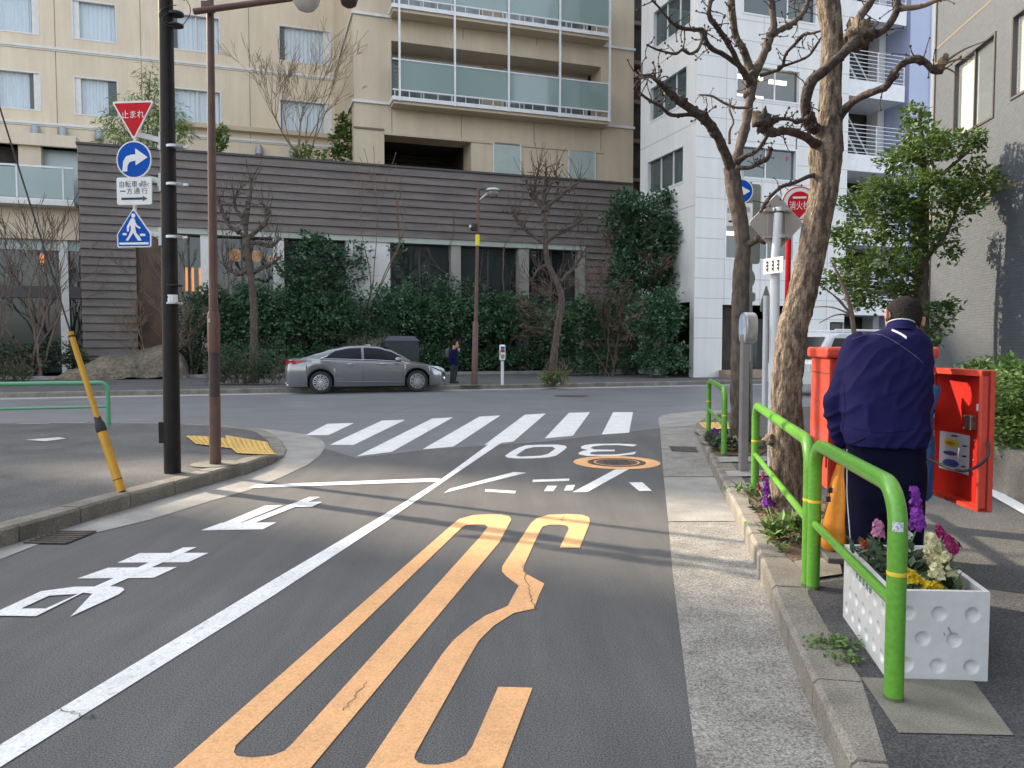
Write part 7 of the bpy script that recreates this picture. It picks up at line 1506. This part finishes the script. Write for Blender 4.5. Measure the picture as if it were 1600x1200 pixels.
jo, jb = organic('jacket', jk, M['navy'], man, .009, 5, folds)
seam(jb, [(1331, 530), (1350, 524), (1372, 522), (1392, 530), (1412, 543), (1430, 556), (1441, 566)], .0016, M['seam'], 'piping', jo)
seam(jb, [(1317, 697), (1330, 694), (1345, 688), (1352, 684)], .003, M['navy_trousers'], 'pocket_flap', jo); seam(jb, [(1318, 600), (1321, 640), (1316, 672)], .0016, M['navy_trousers'], 'sleeve_seam', jo); seam(jb, [(1328, 668), (1370, 676), (1410, 674), (1436, 668)], .0014, M['navy_trousers'], 'waist_seam', jo)
P = [snap(jb, u, v, .003) for u, v in spline([(1393, 516.5), (1400, 519), (1408, 523), (1416, 528)], 4)]; P = [p for p in P if p]
m = MB(); m.loft([[p + Vector((0, -.003, -.0085)), p + Vector((0, -.003, .0085))] for p in P], cap=False, closed=False); part('reflective_strip', m, mat('white_strip', (.70, .70, .74), .5), jo)
cm = MB(); rings = []
for dz, r_ in ((-.02, .092), (.012, .079), (.042, .072), (.044, .067), (.012, .066)): rings.append([T(1408, 518.5, .0) + tilt @ Vector((r_ * math.cos(t), r_ * .95 * math.sin(t), dz)) for t in [2 * math.pi * k / 32 for k in range(32)]])
cm.loft(rings, cap=False); part('collar', cm, M['navy'], man, smooth=60)
m = MB(); m.tube([T(1408, 518.5, .0) + tilt @ Vector((.0725 * math.cos(t), .069 * math.sin(t), .043)) for t in [2 * math.pi * k / 40 for k in range(41)]], .0035, 6, cap=False); part('collar_trim', m, mat('white_collar_trim', (.62, .62, .66), .6), man)
tr = MB(); ell_loft(tr, [(D(1383, 686, 3.89), .19, .12), (D(1383, 715, 3.885), .196, .128), (D(1383, 745, 3.88), .20, .138), (D(1383, 775, 3.88), .192, .135), (D(1383, 795, 3.88), .18, .125)], 30)
for a, b, c, s in ((D(1357, 770, 3.88), kn_l, an_l, 1), (D(1409, 770, 3.88), kn_r, an_r, 1)): capsule(tr, a, .112, b, .092); capsule(tr, b, .092, c, .078)
def tfold(p): return .006 * mnoise.noise(Vector((p.x * 6, p.y * 6, p.z * 16))) + .005 * mnoise.noise(p * 7)
to, tbv = organic('trousers', tr, M['navy_trousers'], man, .009, 5, tfold)
seam(tbv, [(1323.5, 702), (1323.5, 740), (1324, 780), (1327, 820), (1329, 850), (1330, 880)], .0028, mat('white_side_stripe', (.55, .55, .58), .7), 'side_stripe', to); seam(tbv, [(1328, 705), (1335, 712), (1350, 717), (1372, 715), (1377, 708)], .0016, M['navy'], 'pocket_seam', to)
for an, yaw in ((an_l, .1), (an_r, -.1)):
    m = MB(); c = Vector((an.x, an.y, .14)); fw = Vector((math.sin(-yaw) * .2, 1, 0)).normalized(); sx = Vector((fw.y, -fw.x, 0)); m.loft([[c + fw * y + sx * (w * math.cos(t)) + ZU * (.004 + h * max(0, math.sin(t))) for t in [2 * math.pi * k / 16 for k in range(16)]] for y, w, h in ((-.075, .02, .05), (-.06, .04, .09), (0, .045, .10), (.08, .05, .06), (.15, .045, .045), (.185, .02, .02))]); part('shoe', m, M['shoe'], man, smooth=60)
# ---- orange bag in his left hand
yo = 4.0; ob_ = thing('carrier_bag', D(1307, 860, yo), 'bright orange cloth bag hanging from the postman\'s left hand', 'bag')
m = MB(); rings = []
for v, u, w, d_ in ((712, 1319, 3, .02), (728, 1316, 7, .035), (750, 1313, 12, .05), (780, 1310, 16, .06), (815, 1307, 19.5, .068), (842, 1306, 21, .07), (855, 1306, 20, .06), (860, 1307, 13, .03)):
    c = D(u, v, yo); w = w * yo / FPX; rings.append([c + Vector((w * math.cos(t) * (1 + .12 * math.sin(5 * t + v * .02)), d_ * math.sin(t) * (1 + .15 * math.sin(4 * t)), .006 * math.sin(3 * t))) for t in [2 * math.pi * k / 30 for k in range(30)]])
m.loft(rings); part('body', m, M['orange_cloth'], ob_, smooth=180)
m = MB(); hb_ = D(1319, 704, yo + .05)
for o in (-.02, .03): m.tube([D(1316, 726, yo) + Vector((o, 0, 0)), hb_ + Vector((o * .4, 0, -.004)), D(1321, 724, yo + .06)], .007, 6)
part('handle', m, M['orange_cloth'], ob_)
m = MB()
for q in ((1297, 766), (1294, 780)): c = D(*q, yo - .055); m.box(c, (.022, .012, .028)); 
m.tube([D(1299, 758, yo - .055), D(1294, 785, yo - .062), D(1288, 805, yo - .06)], .0025, 5); part('buckle', m, M['rubber'], ob_)
# ---- blue sack between him and the door
ybg = 4.2; bs_ = thing('mail_sack', D(1452, 778, ybg), 'blue mail sack hanging between the postman and the open mailbox door', 'bag')
m = MB(); rings = []
for v, u0, u1, d_ in ((604, 1432, 1470, .03), (616, 1430, 1469, .04), (640, 1426, 1458, .05), (660, 1424, 1456, .055), (700, 1424, 1458, .06), (745, 1424, 1456, .06), (772, 1426, 1455, .05), (780, 1430, 1450, .02)):
    c = D((u0 + u1) / 2, v, ybg); w = (u1 - u0) / 2 * ybg / FPX; rings.append([c + Vector((w * math.cos(t) * (1 + .06 * math.sin(4 * t + v * .05)), d_ * math.sin(t) * (1 + .2 * math.sin(5 * t + v * .03)), .008 * math.sin(3 * t + v))) for t in [2 * math.pi * k / 30 for k in range(30)]])
m.loft(rings); part('body', m, M['blue_cloth'], bs_, smooth=180)
m = MB(); m.tube([D(u, v, ybg - .06) for u, v in ((1440, 652), (1448, 650), (1456, 646))], .012, 8); m.tube([D(u, v, ybg - .06) for u, v in ((1442, 695), (1448, 699), (1455, 694))], .008, 8); part('tie', m, mat('dark_blue_strap', (.01, .04, .12), .6), bs_)
# ---- distant pedestrian looking at a phone
py = 26.8; kb_ = py / FPX; pb = D(708, 599, py); pb.z = .14
pd = thing('person', pb, 'pedestrian in dark clothes with a backpack looking at a phone by the slim lamp', 'person')
def Z(u, v, y=0): return D(u, v, py + y)
b_ = MB(); capsule(b_, Z(712, 536), .095, Z(713.5, 541), .075); capsule(b_, Z(710, 540), .055, Z(709, 548), .06); ell_loft(b_, [(Z(708.5, 547), .12, .17), (Z(707.5, 556), .14, .19), (Z(709, 566), .13, .16)]); capsule(b_, Z(709, 566), .13, Z(708, 580), .08); capsule(b_, Z(708, 580), .08, Z(707, 595), .055)
for yy in (-.19, .19): capsule(b_, Z(708, 549, yy), .06, Z(708, 558, yy), .048); capsule(b_, Z(708, 558, yy), .048, Z(715.5, 547.5, yy * .35), .04); capsule(b_, Z(715.5, 547.5, yy * .35), .035, Z(717, 546, yy * .3), .03)
organic('body', b_, M['skin'], pd, .02, 2)
m = MB(); capsule(m, Z(711, 534.5), .10, Z(711.5, 537), .095); organic('hair', m, M['hair'], pd, .02, 2)
m = MB(); ell_loft(m, [(Z(709, 545.5), .10, .15), (Z(707.8, 549), .15, .22), (Z(707.5, 558), .165, .23), (Z(709, 568), .17, .20), (Z(709.5, 571), .16, .19)])
for yy in (-.2, .2): capsule(m, Z(708, 549, yy), .075, Z(708, 558.5, yy), .066); capsule(m, Z(708, 558.5, yy), .066, Z(714.5, 548.5, yy * .4), .055)
organic('jacket', m, M['navy'], pd, .02, 3)
m = MB(); capsule(m, Z(709, 569, -.08), .12, Z(707, 583, -.08), .085); capsule(m, Z(707, 583, -.08), .085, Z(706, 597, -.08), .075); capsule(m, Z(710, 569, .08), .12, Z(711, 583, .08), .085); capsule(m, Z(711, 583, .08), .085, Z(709, 596, .08), .075); organic('trousers', m, mat('charcoal_trousers', (.022, .026, .032), .8), pd, .02, 3)
m = MB(); capsule(m, Z(698.5, 549), .10, Z(699, 556), .13); capsule(m, Z(701, 549), .12, Z(701, 557), .14); organic('backpack', m, M['shoe'], pd, .02, 2)
m = MB(); m.box(Z(717.5, 546.5, -.05), (.02, .08, .14)); part('phone', m, mat('phone_screen', (.5, .5, .52), .2), pd)
for yy, u in ((-.08, 708), (.08, 711)): m = MB(); m.blob(Z(u, 597.5, yy), .09, .05, 10, 6, (1.5, .6, .7)); part('shoe', m, M['shoe'], pd)
# ---- white planter with round dimples
pb0, pb1, pb2 = G(1385, 1063, .137), G(1543, 1067, .137), G(1317, 965, .137); ex = (pb1 - pb0); wx = ex.length; ex.normalize(); ey = (pb2 - pb0); ly = ey.length; ey.normalize(); hz = .358
pt = thing('planter', (pb0 + pb1) / 2 + ey * ly / 2, 'white plastic planter with round dimples full of flowers behind the nearest railing', 'planter')
M['planter'] = mat('planter_plastic', (.66, .665, .67), .5, (.58, .58, .57), 3, 8, .3, .75, speck=(25, .05))
def PQ(x, y, z): return pb0 + ex * x + ey * y + ZU * z
def dimple_face(org, X, N, L, Hh_, holes, rad, nx, nz):
    m = MB()
    for j in range(nz + 1):
        for i in range(nx + 1):
            a, z = L * i / nx, Hh_ * j / nz; o = 0
            for hx, hz_ in holes:
                q = math.hypot(a - hx, z - hz_)
                if q < rad: o = min(o, -.8 * rad * (1 - (q / rad) ** 2) ** .8)
            m.v.append(tuple(org + X * a + ZU * z + N * o))
    for j in range(nz):
        for i in range(nx): k = j * (nx + 1) + i; m.f.append((k, k + 1, k + nx + 2, k + nx + 1))
    return m
sxp = wx / 158.0
hol = [((u - 1385) * sxp, (1065 - v) * sxp * .97) for u, v in ((1416, 950), (1465, 950), (1517, 951), (1440, 993), (1489, 994), (1415, 1037), (1465, 1038), (1517, 1039))]
m = dimple_face(pb0, ex, -ey.cross(ZU).cross(ZU).normalized() * 1.0 if False else Vector((ex.y, -ex.x, 0)), wx, hz, hol, .0275, 84, 78); part('end_panel', m, M['planter'], pt, smooth=180)
NL = Vector((-ey.y, ey.x, 0)); NL = NL if NL.x < 0 else -NL
hol2 = [(.07 + .115 * i + (.0575 if j == 1 else 0), .07 + .095 * j) for j in range(3) for i in range(6) if .07 + .115 * i + (.0575 if j == 1 else 0) < ly - .04]
m = dimple_face(pb0, ey, NL, ly, hz, hol2, .026, 150, 78); part('side_panel', m, M['planter'], pt, smooth=180)
m = MB(); m.quad(PQ(wx, 0, 0), PQ(wx, ly, 0), PQ(wx, ly, hz), PQ(wx, 0, hz)); m.quad(PQ(0, ly, 0), PQ(wx, ly, 0), PQ(wx, ly, hz), PQ(0, ly, hz)); t_ = .022
for (x0, x1, y0, y1) in ((0, wx, 0, t_), (0, wx, ly - t_, ly), (0, t_, t_, ly - t_), (wx - t_, wx, t_, ly - t_)): m.quad(PQ(x0, y0, hz + .0005), PQ(x1, y0, hz + .0005), PQ(x1, y1, hz + .0005), PQ(x0, y1, hz + .0005))
i0, i1, j0, j1 = t_, wx - t_, t_, ly - t_
for a, b in (((i0, j0), (i1, j0)), ((i1, j0), (i1, j1)), ((i1, j1), (i0, j1)), ((i0, j1), (i0, j0))): m.quad(PQ(*a, hz), PQ(*b, hz), PQ(*b, hz - .12), PQ(*a, hz - .12))
part('shell', m, M['planter'], pt)
m = MB(); m.quad(PQ(i0, j0, hz - .075), PQ(i1, j0, hz - .075), PQ(i1, j1, hz - .075), PQ(i0, j1, hz - .075)); part('soil', m, M['soil'], pt)
m = MB()                                                    # row of small faded green characters on the long side
for i in range(5):
    c = pb0 + ey * (ly * .66 - .055 * i) + ZU * (hz - .072) + NL * .0012
    for dx_, dz_, w, h in ((0, .012, .034, .005), (0, -.002, .036, .004), (-.009, 0, .005, .036), (.008, -.006, .005, .024), (0, -.016, .03, .004)): m.box(c + ey * dx_ + ZU * dz_ + NL * (.0004 * (i % 2)), (w, .0012, h), ey, NL)
part('lettering', m, mat('faded_green_ink', (.10, .20, .14), .7), pt)
m = MB()
for (x, z, w, h, a) in ((.235, .205, .006, .03, .5), (.215, .19, .004, .012, .2)): m.box(PQ(x, -.0006, z), (w, .001, h), (ex + ZU * a).normalized(), Vector((ex.y, -ex.x, 0)), (ZU - ex * a).normalized())
part('scuff', m, mat('scuff', (.25, .25, .26), .8), pt)
# ---- flowers
def petal_mat(n, a, b): return mat(n, a, .5, b, 40, 3, island=.22, sss=.3)
FL = {'purple': petal_mat('purple_petal', (.20, .02, .34), (.32, .05, .48)), 'cream': petal_mat('cream_petal', (.62, .58, .30), (.72, .68, .45)), 'crimson': petal_mat('crimson_petal', (.28, .012, .09), (.42, .03, .16)), 'pink': petal_mat('pink_petal', (.52, .16, .34), (.64, .32, .46)), 'yellow': petal_mat('yellow_petal', (.70, .50, .01), (.78, .60, .05)), 'orange': petal_mat('rust_petal', (.50, .12, .01), (.30, .03, .02)), 'white': petal_mat('white_petal', (.66, .66, .64), (.55, .5, .58))}
def bloom(mb, c, n, r):
    n = n.normalized(); a = n.orthogonal().normalized(); b = n.cross(a); w0 = random.uniform(0, 6.28)
    for k in range(5):
        w = w0 + k * 1.2566; d = a * math.cos(w) + b * math.sin(w); e = n.cross(d); q = random.uniform(.85, 1.15) * r
        mb.add([c, c + d * q * .55 + e * q * .42 + n * q * .15, c + d * q + n * q * random.uniform(-.1, .35), c + d * q * .55 - e * q * .42 + n * q * .15], [(0, 1, 2), (0, 2, 3)])
INBOX = [False]
def plant(base, lb, heads, leaves=26, lsize=.06, lspread=.05, leafmt='shrub_leaf', name='flowering_plant', hgt=.1):
    t = thing(name, base, lb, 'flower'); m = MB()
    for _ in range(leaves):
        p = base + Vector((random.gauss(0, lspread), random.gauss(0, lspread), random.uniform(.0, hgt))); d = Vector((random.gauss(0, 1), random.gauss(0, 1), random.uniform(.1, 1.2))).normalized(); n = (Vector((0, 0, 1)) + rv() * .5); n = (n - d * n.dot(d)).normalized(); L = lsize * random.uniform(.7, 1.3); tip = p + d * L
        if INBOX[0]:
            bad = False
            for q in (p, tip):
                a, b_, z = (q - pb0).dot(ex), (q - pb0).dot(ey), q.z - pb0.z
                if z < hz + .035 and not (.05 < a < wx - .05 and .05 < b_ < ly - .05): bad = True
            if bad: continue
        leaf(m, p, d, n, L, L * random.uniform(.18, .30))
    part('leaves', m, M[leafmt], t)
    for top, bot, rad, cnt, colr, r in heads:
        m = MB(); m.tube([Vector((base.x, base.y, base.z)), bot, top], .004, 6); part('stem', m, M['bright_leaf'], t); m = MB()
        cnt = int(cnt * 1.5)
        for i in range(cnt):
            q = i / max(cnt - 1, 1); c = bot.lerp(top, q); d = Vector((random.gauss(0, 1), random.gauss(0, 1) - .5, random.gauss(0, .5))).normalized(); c = c + d * rad * (1 - .45 * q) * random.uniform(.6, 1); bloom(m, c, d + Vector((0, 0, .25)), r * (1 - .35 * q) * random.uniform(.85, 1.15))
        part('flower_head', m, FL[colr], t)
    return t
def pbase(x, y): return PQ(x, y, hz - .075)
def fl(u, v, y): return D(u, v, y)
random.seed(21); INBOX[0] = True
plant(pbase(.17, .45), 'tall deep purple stock spike, highest in the planter', [(fl(1428, 762, 3.42), fl(1434, 822, 3.42), .032, 64, 'purple', .02)], 50, .08, .05)
plant(pbase(.10, .40), 'pale pink stock flower in the planter beside the railing post', [(fl(1371, 814, 3.42), fl(1373, 838, 3.42), .03, 34, 'pink', .018)], 44, .075, .055)
plant(pbase(.26, .26), 'tall cream stock flower in the middle of the planter', [(fl(1455, 836, 3.17), fl(1459, 876, 3.17), .036, 80, 'cream', .021)], 56, .07, .05, hgt=.05)
plant(pbase(.29, .18), 'lower cream stock flower at the front of the planter', [(fl(1463, 882, 3.06), fl(1464, 900, 3.06), .030, 46, 'cream', .019), (fl(1478, 866, 3.1), fl(1474, 876, 3.1), .02, 16, 'cream', .016)], 56, .07, .05, hgt=.04)
plant(pbase(.32, .30), 'dark crimson stock flower leaning right out of the planter', [(fl(1466, 822, 3.3), fl(1472, 840, 3.3), .022, 26, 'crimson', .016), (fl(1478, 838, 3.28), fl(1492, 857, 3.28), .028, 40, 'crimson', .017)], 40, .075, .05)
plant(pbase(.06, .50), 'rust orange pansy at the far left of the planter', [(fl(1350, 846, 3.5), fl(1358, 862, 3.5), .02, 12, 'orange', .028)], 36, .065, .05)
plant(pbase(.03, .56), 'small dark red flower at the far corner of the planter', [(fl(1331, 858, 3.6), fl(1333, 866, 3.6), .012, 8, 'crimson', .017)], 20, .055, .04)
plant(pbase(.12, .10), 'bright yellow pansy just right of the green post', [(fl(1415, 892, 3.05), fl(1424, 903, 3.05), .022, 14, 'yellow', .028)], 44, .06, .05, hgt=.04)
plant(pbase(.26, .08), 'yellow pansy low at the front rim of the planter', [(fl(1458, 914, 3.03), fl(1466, 920, 3.03), .02, 9, 'yellow', .028)], 40, .06, .06, hgt=.03)
plant(pbase(.33, .12), 'small cream flower at the front right corner of the planter', [(fl(1483, 888, 3.06), fl(1486, 898, 3.06), .022, 16, 'cream', .017)], 60, .06, .05, 'bright_leaf', hgt=.05)
plant(pbase(.20, .12), 'pair of small yellow pansies behind the front rim of the planter', [(fl(1432, 902, 3.06), fl(1436, 909, 3.06), .018, 8, 'yellow', .026), (fl(1443, 912, 3.04), fl(1446, 917, 3.04), .014, 6, 'yellow', .024)], 50, .06, .05, 'bright_leaf', hgt=.04)
plant(pbase(.20, .22), 'leafy white flowering plant between the purple and cream stocks', [(fl(1412, 828, 3.35), fl(1418, 838, 3.35), .02, 8, 'white', .014), (fl(1446, 868, 3.25), fl(1450, 874, 3.25), .018, 8, 'white', .014)], 90, .075, .075, hgt=.12)
plant(pbase(.08, .30), 'green leafy plant behind the planter side wall', [(fl(1388, 852, 3.35), fl(1390, 856, 3.35), .01, 3, 'pink', .012)], 90, .075, .07, hgt=.15)
INBOX[0] = False
plant(G(1216, 842, .145), 'purple stock flower at the foot of the near tree', [(G(1203, 845, .14).lerp(D(1196, 750, 5.5), 1.0), D(1200, 788, 5.5), .034, 56, 'purple', .018), (D(1193, 782, 5.7), D(1196, 792, 5.7), .02, 14, 'purple', .017)], 90, .085, .06, 'bright_leaf', hgt=.12)
plant(G(1200, 800, .145), 'deep red stock flower behind the purple one in the near bed', [(D(1192, 738, 6.3), D(1192, 752, 6.3), .018, 18, 'crimson', .015), (D(1184, 756, 6.2), D(1186, 764, 6.2), .018, 12, 'crimson', .015)], 50, .08, .05)
plant(G(1250, 838, .145), 'low green plant with tiny pink flowers right of the near trunk', [(D(1247, 801, 5.6), D(1250, 808, 5.6), .02, 8, 'crimson', .012), (D(1258, 806, 5.6), D(1262, 812, 5.6), .02, 6, 'pink', .011), (D(1246, 792, 5.7), D(1247, 796, 5.7), .01, 5, 'cream', .014)], 110, .08, .07, 'tree_leaf', hgt=.14)
plant(G(1216, 862, .145), 'small pale yellow flower at the edge of the near bed', [(D(1213, 852, 5.1), D(1218, 856, 5.1), .02, 9, 'cream', .018)], 24, .05, .04, 'bright_leaf', hgt=.04)
plant(G(1243, 852, .145), 'single small purple flower lying low in the near bed', [(D(1242, 847, 5.2), D(1245, 850, 5.2), .012, 6, 'purple', .018)], 14, .04, .03, hgt=.03)
plant(G(1172, 772, .145), 'pale green weed at the foot of the middle railing', [], 60, .07, .07, 'bright_leaf', name='weed', hgt=.05)
plant(G(1119, 690, .145), 'purple and white pansy in the far bed by the small railing', [(D(1116, 671, 10.3), D(1118, 676, 10.3), .03, 12, 'purple', .04), (D(1121, 677, 10.3), D(1123, 680, 10.3), .02, 6, 'white', .04)], 50, .12, .1)
plant(G(1124, 704, .145), 'green leafy cabbage like plant in the far bed', [], 70, .14, .1, name='leafy_plant', hgt=.12)
plant(G(1150, 704, .145), 'cream and purple pansy left of the grey post', [(D(1148, 684, 9.6), D(1150, 690, 9.6), .03, 12, 'cream', .045), (D(1154, 690, 9.6), D(1155, 694, 9.6), .02, 7, 'purple', .04)], 50, .10, .08)
plant(G(1190, 700, .145), 'dull green seedling tuft beside the trunk of the far tree', [], 50, .10, .1, name='leafy_plant', hgt=.08)
for q, lb in (((1308, 1012), 'bright green weed growing in the kerb joint by the planter'), ((1326, 1036), 'smaller green weed in the kerb joint near the slab')):
    b = G(*q, .14); t = thing('weed', b, lb, 'weed'); m = MB()
    for _ in range(170 if q[1] < 1020 else 60):
        sp = .055 if q[1] < 1020 else .035; p = b + Vector((random.gauss(0, sp), random.gauss(0, sp * .8), random.uniform(0, .03))); d = Vector((random.gauss(0, 1), random.gauss(0, 1), random.uniform(.2, 1))).normalized(); n = Vector((0, 0, 1)); n = (n - d * n.dot(d)).normalized(); leaf(m, p, d, n, .024, .009)
    part('leaves', m, M['bright_leaf'], t)
# litter of dry leaves in the near bed and along the kerb
m = MB()
for _ in range(260):
    u, v = random.uniform(1165, 1296), random.uniform(765, 872)
    if u > 1190 + (v - 760) * 1.3 + 60 or v > 790 + (u - 1165) * .9: continue
    p = G(u, v, .15); d = Vector((random.gauss(0, 1), random.gauss(0, 1), .2)).normalized(); n = (Vector((0, 0, 1)) + rv() * .4); n = (n - d * n.dot(d)).normalized(); leaf(m, p, d, n, random.uniform(.02, .05), random.uniform(.006, .014))
for _ in range(40): p = G(random.uniform(1290, 1420), 1130 + random.gauss(0, 20), .142); d = Vector((random.gauss(0, 1), random.gauss(0, 1), 0)).normalized(); leaf(m, p, d, Vector((0, 0, 1)), random.uniform(.008, .02), .004)
tag(part('leaf_litter', m, M['dry_leaf']), 'scattered dry brown leaves in the near soil bed', 'litter', kind='stuff')
